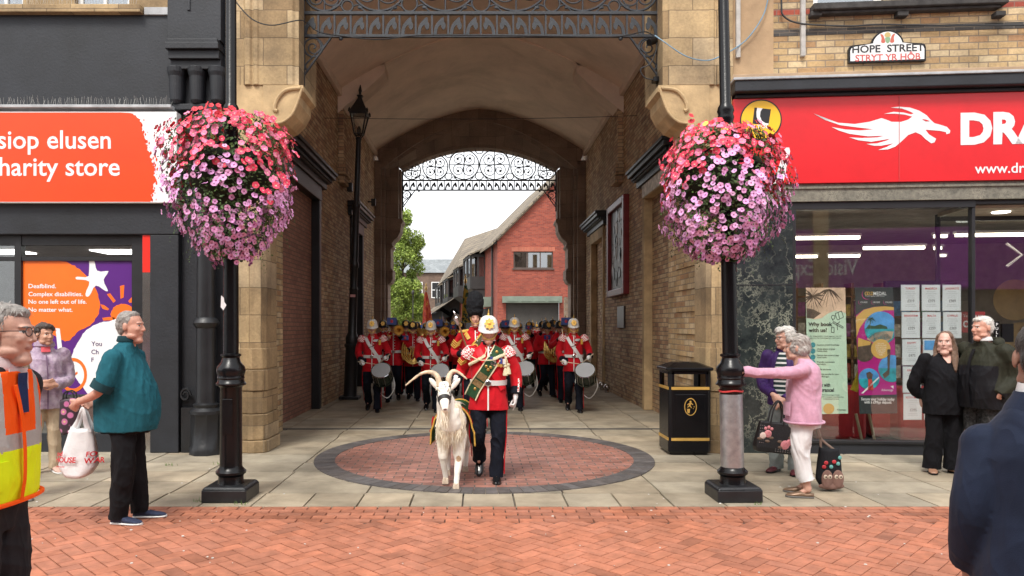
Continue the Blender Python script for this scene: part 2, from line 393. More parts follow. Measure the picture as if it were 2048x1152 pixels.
# facade piers: plan polygons stacked in stages; mirrored on the right
def pier_plan(xo, xi, sgn, y0, y1, ch):
    p = [(xo, y1), (xo, y0), (xo+sgn*.17, y0), (xo+sgn*.20, y0-.03), (xi-sgn*ch*1.5, y0-.03), (xi-sgn*ch, y0), (xi-sgn*ch*.35, y0+.02), (xi, y0+ch), (xi, y1)]
    return p
for sgn, xo, xi_low, xi_up, nm in ((1, -3.18, -2.80, -2.34, 'l'), (-1, 3.32, 3.0, 2.40, 'r')):
    m = MB()
    m.prism(pier_plan(xo, xi_low, sgn, FY-.02, 10.2, .12), .50, 4.2, 'z')
    for z0, z1, g_ in ((0, .16, .05), (.165, .50, .03), (.505, .80, .018), (.805, 1.08, .03), (1.085, 1.36, .012)):
        pl = pier_plan(xo, xi_low+sgn*g_, sgn, FY-.02-g_, 10.2, .10)
        m.prism(pl, z0, z1, 'z')
    o = m.build('pier', [STONE], arch, bevel=.012)
    m = MB()
    # upper part: flat face with roll mouldings beside it
    m.prism([(xo, 10.3), (xo, FY-.02), (xo+sgn*.12, FY-.02), (xo+sgn*.15, FY-.07), (xo+sgn*.21, FY-.07), (xo+sgn*.24, FY-.04), (xo+sgn*.27, FY-.07), (xo+sgn*.31, FY-.07),
             (xo+sgn*.33, FY-.05), (xi_up-sgn*.08, FY-.05), (xi_up-sgn*.05, FY-.02), (xi_up, FY-.02), (xi_up, 10.3)], 4.78, 8.2, 'z')
    m.build('upper_pier', [STONE], arch, bevel=.01)
    # scrolled corbel carrying the upper part (profile in X-Z, carved rim and sunk panel)
    w0 = abs(xi_up-xi_low)
    prof = [(0, 4.78), (w0+.06, 4.78), (w0+.07, 4.70), (w0+.01, 4.66), (w0-.0, 4.55), (w0-.07, 4.42), (w0-.18, 4.31), (w0-.28, 4.27), (w0-.33, 4.22), (w0-.30, 4.14), (w0-.36, 4.08), (w0-.42, 4.10), (0, 3.95)]
    P = [(xi_low+sgn*a, z) for a, z in prof]
    if sgn < 0: P = P[::-1]
    m = MB(); m.prism([(xo+sgn*.02, 4.785), (xi_low, 4.785), (xi_low, 3.9), (xo+sgn*.02, 3.9)][::sgn], FY-.035, 10.2, 'y'); m.prism(P, FY-.05, 10.25, 'y')
    rim = spline([(xi_low+sgn*(w0+.03), FY-.055, 4.74), (xi_low+sgn*(w0-.16), FY-.06, 4.71), (xi_low+sgn*(w0-.27), FY-.06, 4.60), (xi_low+sgn*(w0-.31), FY-.06, 4.47), (xi_low+sgn*(w0-.27), FY-.06, 4.44)], 7)
    m.tube(rim, .026, 8)
    rim = spline([(xi_low+sgn*(w0+.045), FY-.055, 4.74), (xi_low+sgn*(w0+.0), FY-.06, 4.58), (xi_low+sgn*(w0-.08), FY-.06, 4.40), (xi_low+sgn*(w0-.2), FY-.06, 4.30), (xi_low+sgn*(w0-.31), FY-.06, 4.28)], 7)
    m.tube(rim, .018, 8)
    m.build('corbel', [MATS['carved_sandstone']], arch, bevel=.008)
# wall above the opening (out of the picture, but it shades the passage)
m = MB(); m.box(-3.18, 3.32, FY-.02, 10.6, 8.2, 10.5); m.box(-3.18, -2.34, 10.3, 10.6, 4.8, 8.2); m.box(2.40, 3.32, 10.3, 10.6, 4.8, 8.2)
m.build('facade_wall', [STONE], arch)
# cream brick returns behind the piers
for sg, xx, xo, ye in ((1, -3.09, -3.6, 11.6), (-1, 3.19, 3.7, 12.35)):
    m = MB(); m.box(min(xx, xo), max(xx, xo), 10.2, ye, 0, 4.5)
    for k in range(26):
        if k % 2: m.box(min(xx-sg*.01, xx+sg*.022), max(xx-sg*.01, xx+sg*.022), 10.2, ye-.55, k*.17, k*.17+.168)
    m.build('brick_return', [CREAM], arch)
# side walls with the real openings of the doorways
DL = [(11.6, 14.75, 4.15), (18.3, 20.2, 4.1)]; DR = [(12.4, 14.6, 4.15), (19.2, 21.4, 4.0)]
for sg, xw, doors in ((-1, WL, DL), (1, WR, DR)):
    m = MB(); ys = [10.3]
    a, b = (xw-.5, xw) if sg < 0 else (xw, xw+.5)
    prev = 10.3
    for (y0, y1, zt) in doors:
        if y0 > prev+.01: m.box(a, b, prev, y0, 0, SPR+.25)
        m.box(a, b, y0, y1, zt, SPR+.25); prev = y1
    m.box(a, b, prev, BY+.5, 0, SPR+.25)
    m.build('side_wall', [BUFF], arch)
    for k, (y0, y1, zt) in enumerate(doors):
        m = MB(); q = (xw-.22, xw-.12) if sg < 0 else (xw+.12, xw+.22); m.box(q[0], q[1], y0, y1, 0, zt)
        m.build('blocked_doorway', [BROWN if sg < 0 else BUFF], arch)
        fm = MATS['black_paint'] if sg < 0 else MATS['carved_sandstone']
        m = MB()
        for yy in (y0, y1-.17):
            q = (xw-.12, xw+.05) if sg < 0 else (xw-.05, xw+.12); m.box(q[0], q[1], yy, yy+.17, 0, zt)
        q = (xw-.12, xw+.06) if sg < 0 else (xw-.06, xw+.12); m.box(q[0], q[1], y0, y1, zt-.001, zt+.28)
        m.build('door_surround', [fm], arch, bevel=.012)
        # moulded cornice with a row of dentils
        m = MB(); ya, yb = y0-.28, y1+.28
        for z0, z1, d in ((zt+.28, zt+.40, .10), (zt+.40, zt+.48, .17), (zt+.48, zt+.56, .27), (zt+.56, zt+.62, .31)):
            q = (xw-.02, xw+d) if sg < 0 else (xw-d, xw+.02); m.box(q[0], q[1], ya-d*.3, yb+d*.3, z0, z1)
        nd = int((yb-ya)/.09)
        for i in range(nd):
            yy = ya+(i+.2)*(yb-ya)/nd; q = (xw+.17, xw+.215) if sg < 0 else (xw-.215, xw-.17); m.box(q[0], q[1], yy, yy+.045, zt+.41, zt+.475)
        m.build('cornice', [MATS['black_paint']], arch, bevel=.01)
m = MB()  # weathered lettering panel under the near right cornice
m.box(WR-.075, WR-.06, 12.5, 14.5, 4.17, 4.40); m.build('lintel_panel', [mat('peeling_paint', (.55, .52, .46), .8, .45, 9, .4, 30)], arch)
# vault and springing strips
m = MB(); NS = 40
for k in range(NS):
    s0, s1 = -1+2*k/NS, -1+2*(k+1)/NS
    m.add([(XM+HW*s0, 10.6, vault(s0)), (XM+HW*s1, 10.6, vault(s1)), (XM+HW*s1, BY+.1, vault(s1)), (XM+HW*s0, BY+.1, vault(s0)),
           (XM+HW*s0, 10.6, 9.2), (XM+HW*s1, 10.6, 9.2), (XM+HW*s1, BY+.1, 9.2), (XM+HW*s0, BY+.1, 9.2)],
          [(0, 1, 2, 3), (4, 7, 6, 5), (0, 4, 5, 1), (3, 2, 6, 7)])
m.build('vault', [MATS['plaster']], arch, fix=False, smooth=True, angle=30)
for q in ((WL, WL+.10), (WR-.10, WR)): m = MB(); m.box(q[0], q[1], 10.6, BY, SPR-.12, SPR+.05); m.build('springing_strip', [MATS['plaster_trim']], arch, bevel=.015)
# haunched rib half way in
for sg in (-1, 1):
    m = MB(); rings = []
    for yy in (16.7, 17.35):
        up, lo = [], []
        for k in range(9):
            s = sg*(1-.33*k/8); t_ = .34*(1-(k/8)**3*.35)
            up.append((XM+HW*s, yy, vault(s)+.06)); lo.append((XM+HW*s, yy, vault(s)-t_-.16*(1-k/8)))
        rings.append(up+lo[::-1])
    m.loft(rings, 0); m.build('rib_haunch', [MATS['plaster_trim']], arch)
    xw = WL if sg < 0 else WR
    m = MB(); q = (xw, xw+.13) if sg < 0 else (xw-.13, xw); m.box(q[0], q[1], 16.72, 17.33, 5.35, SPR-.3)
    q = (xw, xw+.19) if sg < 0 else (xw-.19, xw); m.box(q[0], q[1], 16.66, 17.39, 5.1, 5.36); m.box(q[0], q[1]-.05 if sg < 0 else q[1], 16.74, 17.31, 4.92, 5.1)
    m.build('rib_pilaster', [BUFF], arch, bevel=.01)
m = MB(); pts = [(XM+HW*s, vault(s)) for s in [-.7+1.4*k/24 for k in range(25)]]
for k in range(24):
    (xa, za), (xb, zb) = pts[k], pts[k+1]
    m.add([(xa, 16.7, za-.035), (xb, 16.7, zb-.035), (xb, 17.35, zb-.035), (xa, 17.35, za-.035), (xa, 16.7, za+.05), (xb, 16.7, zb+.05), (xb, 17.35, zb+.05), (xa, 17.35, za+.05)],
          [(0, 1, 2, 3), (0, 4, 5, 1), (3, 2, 6, 7)])
m.build('rib_arch', [MATS['plaster']], arch, fix=False, smooth=True, angle=30)
# far wall with splayed arch
def arc(hw, z0, z1, y, n=28, p=1.7, xc=XM*.5): return [(xc+hw*(-1+2*k/n), y, z0+(z1-z0)*(1-abs(-1+2*k/n)**p)) for k in range(n+1)]
BYb = BY+1.1
m = MB(); NN = 28
outer = [(XM+HW*(-1+2*k/NN), BY, vault(-1+2*k/NN)+.1) for k in range(NN+1)]
a0 = arc(3.02, 6.52, 7.98, BY); a1 = arc(2.86, 6.50, 7.80, BY+.12); a2 = arc(2.52, 6.62, 7.36, BY+.5, p=2.0); a3 = arc(2.46, 6.58, 7.28, BY+.58, p=2.0); a4 = arc(2.46, 6.58, 7.28, BYb, p=2.0)
m.loft([outer, a0], 0, False); m.loft([a0, a1], 0, False); m.loft([a1, a2], 0, False); m.loft([a2, a3], 0, False); m.loft([a3, a4], 0, False)
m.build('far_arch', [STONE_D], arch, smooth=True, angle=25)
m = MB(); hm = arc(3.10, 6.56, 8.06, BY-.05); hm2 = arc(2.98, 6.48, 7.94, BY-.05)
for k in range(NN):
    for (p, q) in ((hm, hm2),):
        A, B, C, D = p[k], p[k+1], q[k+1], q[k]; f = .0 if k % 2 else .004
        m.add([(A[0], BY-.06-f, A[2]), (B[0], BY-.06-f, B[2]), (C[0], BY-.06-f, C[2]), (D[0], BY-.06-f, D[2]), (A[0], BY+.05, A[2]), (B[0], BY+.05, B[2]), (C[0], BY+.05, C[2]), (D[0], BY+.05, D[2])],
              [(0, 1, 2, 3), (0, 4, 5, 1), (3, 2, 6, 7), (1, 5, 6, 2), (0, 3, 7, 4)])
m.build('hood_mould', [STONE_D], arch)
for sg in (-1, 1):
    x_w = WL-.02 if sg < 0 else WR+.02; xc = XM*.5
    m = MB()
    def jb(x0, x1, y0, y1, z0, z1): m.box(min(x0, x1), max(x0, x1), y0, y1, z0, z1)
    jb(x_w, xc+sg*3.02, BY, BYb, 0, 6.75); jb(xc+sg*3.02, xc+sg*2.92, BY+.12, BYb, 0, 6.6); jb(xc+sg*2.92, xc+sg*2.85, BY+.30, BYb-.05, 0, 6.6)
    jb(xc+sg*2.86, xc+sg*2.52, BY+.34, BYb-.03, 4.95, 6.62); jb(xc+sg*2.53, xc+sg*2.46, BY+.55, BYb-.06, 4.95, 6.58)
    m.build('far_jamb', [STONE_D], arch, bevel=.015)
    prof = [(2.9, 5.0), (2.40, 5.0), (2.38, 4.9), (2.44, 4.82), (2.46, 4.6), (2.55, 4.42), (2.68, 4.3), (2.73, 4.22), (2.69, 4.12), (2.76, 4.05), (2.76, 3.45), (2.70, 3.40), (2.70, 3.12), (2.76, 3.0), (2.9, 2.92)]
    P = [(xc+sg*a, z) for a, z in prof]
    m = MB(); m.prism(P if sg < 0 else P[::-1], BY+.32, BYb-.02, 'y'); m.build('far_corbel', [STONE_D], arch, bevel=.015)
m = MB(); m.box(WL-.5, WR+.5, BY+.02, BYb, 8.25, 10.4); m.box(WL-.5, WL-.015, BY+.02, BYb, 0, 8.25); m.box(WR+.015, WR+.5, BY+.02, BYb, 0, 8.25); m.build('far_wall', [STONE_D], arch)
# roof slab closing the building over the vault
m = MB(); m.box(-3.7, 3.8, 10.6, BYb, 9.2, 10.4); m.box(-3.7, WL-.5, 10.6, BYb, 0, 9.2); m.box(WR+.5, 3.82, 12.4, BYb, 0, 9.2); m.build('upper_storey', [BUFF], arch)
# ------------------------------------------------------------------ wrought iron screens
def iron_screen():
    m = MB(); W2 = 2.4; t = .016; z0, z1 = 0.0, .30
    def bar(a, b, r=t, n=6): m.tube([a, b], r, n)
    m.box(-W2, W2, -.022, .022, z0-.015, z0+.02); m.box(-W2, W2, -.025, .025, z1-.012, z1+.028)
    N = 22
    for k in range(N+1):
        x = -W2+2*W2*k/N; m.box(x-.013, x+.013, -.014, .014, z0+.02, z1-.01)
        if k == N: break
        mid = x+W2/N; s = 1 if mid < 0 else -1; xb = (x+.02) if s > 0 else (x+2*W2/N-.02); w = 2*W2/N*s
        pts = [(xb, z0+.01), (xb+w*.10, z0+.14), (xb+w*.40, z0+.225), (xb+w*.62, z0+.255), (xb+w*.66, z0+.19), (xb+w*.74, z0+.165), (xb+w*.72, z0+.11), (xb+w*.60, z0+.085), (xb+w*.48, z0+.12), (xb+w*.44, z0+.15), (xb+w*.27, z0+.11), (xb+w*.17, z0+.01)]
        P = poly2(pts, 3)
        m.prism(P if s < 0 else P[::-1], -.008, .008, 'y')
    cs = [(-2.17, .33, .215), (-1.44, .435, .31), (-.50, .55, .47), (.50, .55, .47), (1.44, .435, .31), (2.17, .33, .215)]
    cs = [(-2.10, .29, .285), (-1.37, .405, .40), (-.475, .49, .47), (.475, .49, .47), (1.37, .405, .40), (2.10, .29, .285)]
    def ring(cx, cz, r, tt, n=40): m.tube([(cx+r*cos(2*pi*k/n), 0, cz+r*sin(2*pi*k/n)) for k in range(n+1)], tt, 6)
    for cx, h, r in cs:
        cz = z1+.03+r; sgn = 1 if cx < 0 else -1
        ring(cx, cz, r-.01, .017)
        bar((cx-r, 0, cz), (cx+r, 0, cz), .012); bar((cx, 0, cz-r), (cx, 0, cz+r), .012)
        for q in range(4):
            a0 = pi/4+q*pi/2; hx, hz = cx+cos(a0)*r*.50, cz+sin(a0)*r*.50; sp = []
            for k in range(46):
                u = k/45; rad = r*.44*(1-u)**.9+.03*u*r/.4; th = a0+sgn*(pi+u*2*pi*1.55)
                sp.append((hx+cos(th)*rad*(1-.0*u), 0, hz+sin(th)*rad))
            m.tube(sp, [.013*(1-.25*i/45) for i in range(46)], 6)
            m.ell((sp[-1][0], 0, sp[-1][2]), (.035*r/.4, .014, .035*r/.4), 8, 5)
    for k in range(5):
        (xa, _, ra), (xb, _, rb_) = cs[k], cs[k+1]; xm = xa+ra+(xb-rb_-xa-ra)/2
        rs = [.075, .105, .12, .105, .075][k]
        ring(xm, z1+.03+rs, rs, .014, 24)
        top = z1+.03+min(ra, rb_)*1.86+.06; ring(xm, top, rs*1.05, .014, 24)
        for s in (-1, 1):
            m.tube(spline([(xm+s*rs, 0, z1+.1), (xm+s*(rs+.07), 0, z1+.12), (xm+s*(rs+.13), 0, z1+.06), (xm+s*(rs+.17), 0, z1+.03)], 5), .012, 6)
            m.ell((xm+s*(rs+.10), 0, z1+.085), (.04, .012, .025), 8, 5)
    # arched top bar and corner brackets
    m.tube([(-W2+2*W2*k/30, 0, z1+.66+.62*(1-abs(-1+2*k/30)**2)) for k in range(31)], .018, 6)
    for s in (-1, 1):
        xe = s*W2; m.box(min(xe, xe-s*.035), max(xe, xe-s*.035), -.02, .02, -.66, 1.0)
        bar((xe-s*.40, 0, 0), (xe-s*.03, 0, -.52), .016)
        ring(xe-s*.15, -.15, .125, .013, 24); sp = []
        for k in range(30):
            u = k/29; rad = .10*(1-u)+.012; th = u*2*pi*1.4*s+1; sp.append((xe-s*.15+cos(th)*rad, 0, -.15+sin(th)*rad))
        m.tube(sp, .011, 6)
        m.tube(spline([(xe-s*.30, 0, -.12), (xe-s*.12, 0, -.30), (xe-s*.04, 0, -.40), (xe-s*.07, 0, -.46)], 6), .012, 6)
        m.ell((xe-s*.52, 0, -.03), (.03, .02, .03), 8, 5)
    return m
isc = iron_screen().build('iron_screen', MATS['iron_grey'], smooth=True)
tag(isc, 'grey wrought iron scrollwork screen across the near mouth of the archway', 'iron screen', 'scrolled iron screens in the archway')
isc.location = (.03, FY+.28, 5.545)
is2 = isc.copy(); COL.objects.link(is2); is2.location = (XM*.5, BY+.85, 5.98); is2.scale = (1.025, 1, 1.02)
is2['label'] = 'wrought iron scrollwork screen against the sky at the far end of the archway'
# ------------------------------------------------------------------ charity shop on the left
def lx(px): return gx(px, FY)
def lz(py): return gz(py, FY)
def plain(name, col, rough=.5, **k): return mat(name, col, rough, k.pop('var', .05), k.pop('scale', 3), k.pop('bump', .04), **k)
plain('sign_orange', (.80, .055, .001), .4); plain('sign_white', (.80, .80, .80), .35); plain('poster_orange', (.86, .16, .015), .35)
plain('poster_purple', (.095, .016, .19), .35); plain('ink_purple', (.05, .01, .12), .5); plain('ink_black', (.012, .012, .015), .5)
plain('ink_grey', (.25, .25, .26), .5); plain('ink_red', (.55, .05, .05), .5)
mat('steel', (.55, .54, .52), .22, .1, 3, .1, 40, metal=1); plain('steel_red', (.75, .03, .02), .3)
mat('window_frame_dark', (.013, .013, .015), .45, .2, 5, .1); plain('window_white', (.78, .78, .76), .5)
GLASS = glass_mat('shop_glass', (.95, .97, .96), .09); GLASS_UP = glass_mat('upper_glass', (.55, .6, .62), .25)
mat('room_grey', (.20, .19, .18), .8); mat('room_floor', (.12, .11, .10), .6); mat('room_cream', (.42, .38, .30), .85); mat('net_curtain', (.62, .62, .6), .9, .25, 30)
PANEL = emis('ceiling_panel_light', (1, .98, .94), 3.2); STRIP = emis('strip_light', (1, .90, .72), 4.5)
shopL = thing('charity_shop', 'black painted shop front with an orange and white fascia sign', 'shop', (-6, FY, 0))
XL = -11.0
m = MB(); m.box(XL, lx(342), FY, FY+.3, lz(223), lz(30)); m.build('wall', [MATS['grey_black_wall']], shopL)
m = MB(); xs = [XL, lx(-40), lx(44), lx(148), lx(257), lx(342)]
m.box(xs[0], xs[1], FY+.02, FY+.3, lz(28), 8.5); m.box(xs[2], xs[3], FY+.02, FY+.3, lz(28), 8.5); m.box(xs[4], xs[5], FY+.02, FY+.3, lz(28), 8.5)
m.build('upper_wall', [STONE], shopL)
m = MB(); m.box(XL, lx(287), FY-.10, FY+.2, lz(30), lz(14)); m.build('window_sill', [STONE], shopL, bevel=.01)
m = MB(); m.box(lx(290), lx(342), FY-.03, FY+.02, lz(31), lz(16)); m.build('flashing', [MATS['lead']], shopL, bevel=.004)
for a, b in ((-40, 44), (148, 257)):
    xa, xb = lx(a), lx(b); m = MB()
    for q in ((xa, xa+.06), (xb-.06, xb), ((xa+xb)/2-.02, (xa+xb)/2+.02)): m.box(q[0], q[1], FY+.10, FY+.16, lz(14), 7)
    m.box(xa+.06, xb-.06, FY+.105, FY+.155, lz(14), lz(14)+.06)
    f = m.build('window', [MATS['window_white']], shopL)
    p = MB(); p.box(xa+.05, xb-.05, FY+.125, FY+.13, lz(14)+.05, 6.95); p.build('pane', [GLASS_UP], f)
    p = MB(); p.box(xa, xb, FY+.26, FY+.28, lz(14), 7); p.build('curtain', [MATS['net_curtain']], f)
rr = random.Random(5)
for (xa, xb, y0, z0, n_) in ((lx(-10), lx(352), FY-.12, lz(218), 110), (lx(-10), lx(280), FY-.07, lz(14), 80)):
    sp = MB()
    for k in range(n_):
        x = xa+(xb-xa)*k/n_; sp.tube([(x, y0, z0), (x+rr.uniform(-.03, .03), y0+rr.uniform(-.07, .05), z0+rr.uniform(.09, .13))], .0014, 4)
    sp.build('bird_spikes', [mat('spike', (.42, .41, .38), .5)], shopL)
m = MB(); m.box(XL, lx(353), FY-.18, FY, lz(223), lz(217)); m.build('fascia_capping', [MATS['lead']], shopL, bevel=.006)
# fascia sign (it stands forward of the wall)
_lx, _lz = lx, lz
def lx(px): return gx(px, FY-.15)
def lz(py): return gz(py, FY-.15)
sg = MB(); sg.box(XL, lx(353), FY-.15, FY-.002, lz(405), lz(223.3)); sgo = sg.build('fascia_sign', [MATS['sign_white']], shopL)
edge = [(262, 226), (275, 233), (283, 245), (286, 262), (290, 268), (291, 285), (296, 292), (295, 300), (301, 306), (303, 318), (307, 330), (311, 336), (309, 350), (312, 362), (307, 372), (309, 383), (304, 390), (306, 398), (302, 403)]
poly = [(XL+.02, lz(225)), (lx(240), lz(225))]; rr = random.Random(8)
for i in range(len(edge)-1):
    (x0, y0), (x1, y1) = edge[i], edge[i+1]
    for k in range(4):
        u = k/4; poly.append((lx(x0+(x1-x0)*u+rr.uniform(-3, 2)), lz(y0+(y1-y0)*u)))
poly += [(lx(301), lz(403.5)), (XL+.02, lz(403.5))]
m = MB(); m.prism(poly, FY-.153, FY-.150, 'y')
for k in range(34):
    cx, cy = rr.choice(edge); cx += abs(rr.gauss(0, 5)); cy += rr.uniform(-6, 6); s = rr.uniform(.5, 2.2)
    if cy < 228 or cy > 401: continue
    m.prism([(lx(cx+s*cos(a)*(.6+.4*rr.random())), lz(cy+s*2*sin(a))) for a in (0, 1, 2.1, 3, 4, 5.2)], FY-.153, FY-.150, 'y')
m.build('painted_panel', [MATS['sign_orange']], sgo)
m = MB(); put_text(m, 'siop elusen', lx(-4), FY-.156, lz(297), .235, .012, width=lx(222)-lx(-4)); put_text(m, 'Charity store', lx(-38), FY-.156, lz(351), .235, .012, width=lx(240)-lx(-38))
m.build('lettering', [MATS['sign_white']], sgo, fix=False)
lx, lz = _lx, _lz
stain(['sign_orange'], 1.4, .92, 1.02)
# dark frieze, window frames, glass, poster
m = MB(); m.box(XL, lx(361), FY-.06, FY+.25, lz(470), lz(405.4)); m.build('frieze', [MATS['grey_black_wall']], shopL, bevel=.012)
m = MB()
for a, b, z0, z1 in ((27, 40, 905, 470.4), (262, 286, 905, 470.4), (-60, -48, 905, 470.4)): m.box(lx(a), lx(b), FY+.02, FY+.12, lz(z0), lz(z1))
m.box(lx(40), lx(262), FY+.03, FY+.11, lz(521), lz(513)); m.box(lx(-48), lx(27), FY+.03, FY+.11, lz(521), lz(513))
m.box(lx(-48), lx(27), FY+.03, FY+.11, lz(490), lz(470.4)); m.box(lx(40), lx(262), FY+.03, FY+.11, lz(490), lz(470.4))
m.box(XL, lx(-60), FY+.02, FY+.25, 0, lz(470.4)); m.build('window_frame', [MATS['window_frame_dark']], shopL)
m = MB(); m.box(lx(40), lx(262), FY+.03, FY+.11, 0, lz(868)); m.box(lx(-48), lx(27), FY+.03, FY+.11, 0, lz(868)); m.build('stall_riser', [MATS['grey_black_wall']], shopL)
m = MB(); m.box(lx(-48), lx(262), FY+.062, FY+.068, lz(868), lz(490)); m.build('glass_pane', [GLASS], shopL)
m = MB(); m.box(lx(287), lx(303), FY-.03, FY+.12, 0, lz(470.4)); m.build('steel_strip', [MATS['steel']], shopL)
m = MB(); m.box(lx(287.5), lx(302.5), FY-.034, FY-.0305, lz(545), lz(471)); m.build('red_tape', [MATS['steel_red']], shopL)
m = MB(); m.box(lx(303), lx(360), FY-.05, FY+.25, 0, lz(470.4)); m.build('pilaster', [MATS['grey_black_wall']], shopL, bevel=.01)
m = MB(); m.box(XL, lx(286), FY+.3, FY+4, -.02, .02); m.build('floor', [MATS['room_floor']], shopL)
m = MB(); m.box(XL, lx(286), FY+4, FY+4.1, 0, 3.2); m.box(lx(286), lx(290), FY+.13, FY+4, 0, 3.2); m.build('room_wall', [MATS['room_grey']], shopL)
m = MB(); m.box(XL, lx(286), FY+.26, FY+4.1, 2.88, 2.95); m.build('ceiling', [mat('red_ceiling', (.5, .42, .4), .8)], shopL)
for x0 in (-8.2, -6.25, -4.95):
    for y0 in (FY+.5, FY+2.2):
        m = MB(); m.box(x0, x0+.75, y0, y0+.6, 2.86, 2.878); m.build('ceiling_light', [PANEL], shopL)
m = MB()  # a rail of clothes seen through the bare pane
for k in range(14):
    x = -6.5+.06*k; m.loft([[(x+dx*(.02+.012*j), FY+1.0+dy*(.12+.05*j), 1.75-.42*j) for dx, dy in ((-1, -1), (1, -1), (1, 1), (-1, 1))] for j in range(3)])
m.build('clothes_rail', [mat('dark_clothes', (.05, .05, .055), .9, .9, 11)], shopL)
pw = thing('window_poster', 'orange and purple poster with a white starfish filling the shop window', 'poster', (lx(150), FY+.05, 1.5))
def qx(x): return lx(x/2.617)
def qz(y): return lz(460+y/2.617)
Y0 = FY+.058
def flat(mb, pts, k, m=0, smooth=0, cx=qx, cz=qz, base=Y0):
    P = [(cx(a), cz(b)) for a, b in pts]
    if smooth: P = poly2(P, smooth)
    mb.prism(P, base-.0012*k-.001, base-.0012*k, 'y', m)
def clipx(pts, x0, x1, y0, y1): return [(min(max(a, x0), x1), min(max(b, y0), y1)) for a, b in pts]
def rough(pts, amp, n=5, seed=1):
    r_ = random.Random(seed); P = [(p.x, p.y) for p in spline([(a, b, 0) for a, b in pts], n, True)]
    return [(a+r_.uniform(-amp, amp), b+r_.uniform(-amp, amp)) for a, b in P]
PB = (106, 686, 156, 862)
m = MB(); flat(m, [(105, 155), (688, 155), (688, 862), (105, 862)], 0); m.build('poster_sheet', [MATS['poster_purple']], pw)
m = MB(); flat(m, clipx(rough([(90, 150), (310, 162), (390, 195), (450, 250), (500, 335), (508, 420), (470, 490), (400, 530), (345, 580), (300, 570), (240, 545), (90, 560)], 3), *PB), 1)
for p in ([(617, 292), (640, 286), (636, 352), (620, 360)], [(548, 335), (565, 330), (595, 370), (582, 380)], [(513, 388), (532, 392), (560, 412), (552, 420), (525, 412)], [(660, 372), (686, 342), (686, 378), (668, 380)]): flat(m, p, 1)
flat(m, clipx(rough([(568, 440), (590, 400), (630, 386), (670, 396), (686, 420), (686, 470), (640, 480), (590, 475)], 2), *PB), 1); flat(m, [(523, 460), (560, 455), (590, 458), (588, 472), (530, 474)], 1)
m.build('orange_shape', [MATS['poster_orange']], pw)
m = MB(); flat(m, rough([(455, 160), (480, 158), (498, 212), (556, 214), (530, 260), (552, 312), (540, 318), (490, 290), (455, 345), (434, 335), (456, 268), (390, 258), (392, 243), (452, 238)], 1.5, 3, 4), 2)
flat(m, clipx(rough([(560, 478), (500, 490), (440, 525), (400, 580), (370, 640), (358, 700), (375, 760), (410, 810), (440, 850), (480, 870), (700, 870), (700, 476)], 2, 5, 3), *PB), 2)
flat(m, [(278, 513), (300, 516), (318, 660), (292, 652)], 2); flat(m, [(140, 520), (160, 516), (152, 600), (140, 610)], 2)
for s_, yy in (('Deafblind.', 303), ('Complex disabilities.', 345), ('No one left out of life.', 385), ('No matter what.', 427)):
    put_text(m, s_, qx(136), Y0-.005, qz(yy), 22/2.617/153.1, .015, width=(qx({303: 281, 345: 421, 385: 442, 427: 368}[yy])-qx(136)))
m.build('white_shape', [MATS['sign_white']], pw, fix=False)
m = MB(); n = 30; ro, ri = 74, 59; rr = random.Random(2)
for k in range(n):
    a, b = 2*pi*k/n, 2*pi*(k+1)/n; flat(m, [(370+ro*cos(a), 760+ro*1.22*sin(a)), (370+ro*cos(b), 760+ro*1.22*sin(b)), (370+ri*cos(b), 760+ri*1.22*sin(b)), (370+ri*cos(a), 760+ri*1.22*sin(a))], 4)
flat(m, [(330, 716), (342, 714), (348, 775), (392, 742), (396, 752), (350, 786), (338, 784)], 4); m.build('clock', [MATS['poster_orange']], pw)
m = MB()
for s_, xx, yy in (('You', 467, 607), ('Ch', 467, 650), ('F', 467, 692), ('no', 655, 607)): put_text(m, s_, qx(xx), Y0-.007, qz(yy), 24/2.617/153.1, .005)
m.build('lettering', [MATS['ink_purple']], pw, fix=False)
# console bracket, recess and cast column beside the pier
m = MB(); m.box(lx(342), -3.18, FY+.06, FY+.4, 0, 8.5); m.build('recess_wall', [MATS['grey_black_wall']], shopL)
m = MB(); xa, xb = lx(341), lx(447)
m.box(xa, xb, FY-.10, FY+.06, lz(87), 8.4); m.box(xa+.02, xb-.02, FY-.17, FY+.06, lz(95), lz(87)); m.box(xa+.01, xb, FY-.20, FY+.06, lz(108), lz(95.3))
m.box(xa+.03, xb-.01, FY-.15, FY+.06, lz(125), lz(108.3)); m.box(xa+.04, xb, FY-.10, FY+.06, lz(143), lz(125.3))
for k in range(3):
    x = xa+.09+.265*k
    m.loft([[(x+.115*cos(a)*s, FY-.02-.12*sin(a)*s, z) for a in [pi*i/10 for i in range(11)]]+[(x-.115*s, FY+.05, z), (x+.115*s, FY+.05, z)] for z, s in ((lz(210), .5), (lz(203), .72), (lz(180), .8), (lz(156), .85), (lz(148), 1.0), (lz(138), 1.05))])
m.box(xa+.05, xb-.03, FY-.06, FY+.06, lz(222), lz(210)); m.box(xa+.26, xa+.30, FY-.115, FY-.10, lz(28), lz(2))
m.build('console_bracket', [MATS['grey_black_wall']], shopL, bevel=.008)
m = MB(); xc = lx(418)
m.lathe([(.205, 0), (.205, .09), (.19, .11), (.19, .50), (.20, .52)], 8, (xc, FY-.1, 0), rot=pi/8)
m.lathe([(.20, .52), (.20, .56), (.155, .60), (.165, .64), (.13, .66), (.125, .70), (.122, 1.62), (.15, 1.65), (.165, 1.69), (.15, 1.73), (.118, 1.76), (.112, 2.7), (.12, 4.4)], 18, (xc, FY-.1, 0))
m.build('column', [MATS['black_paint']], shopL, smooth=True)
m = MB()
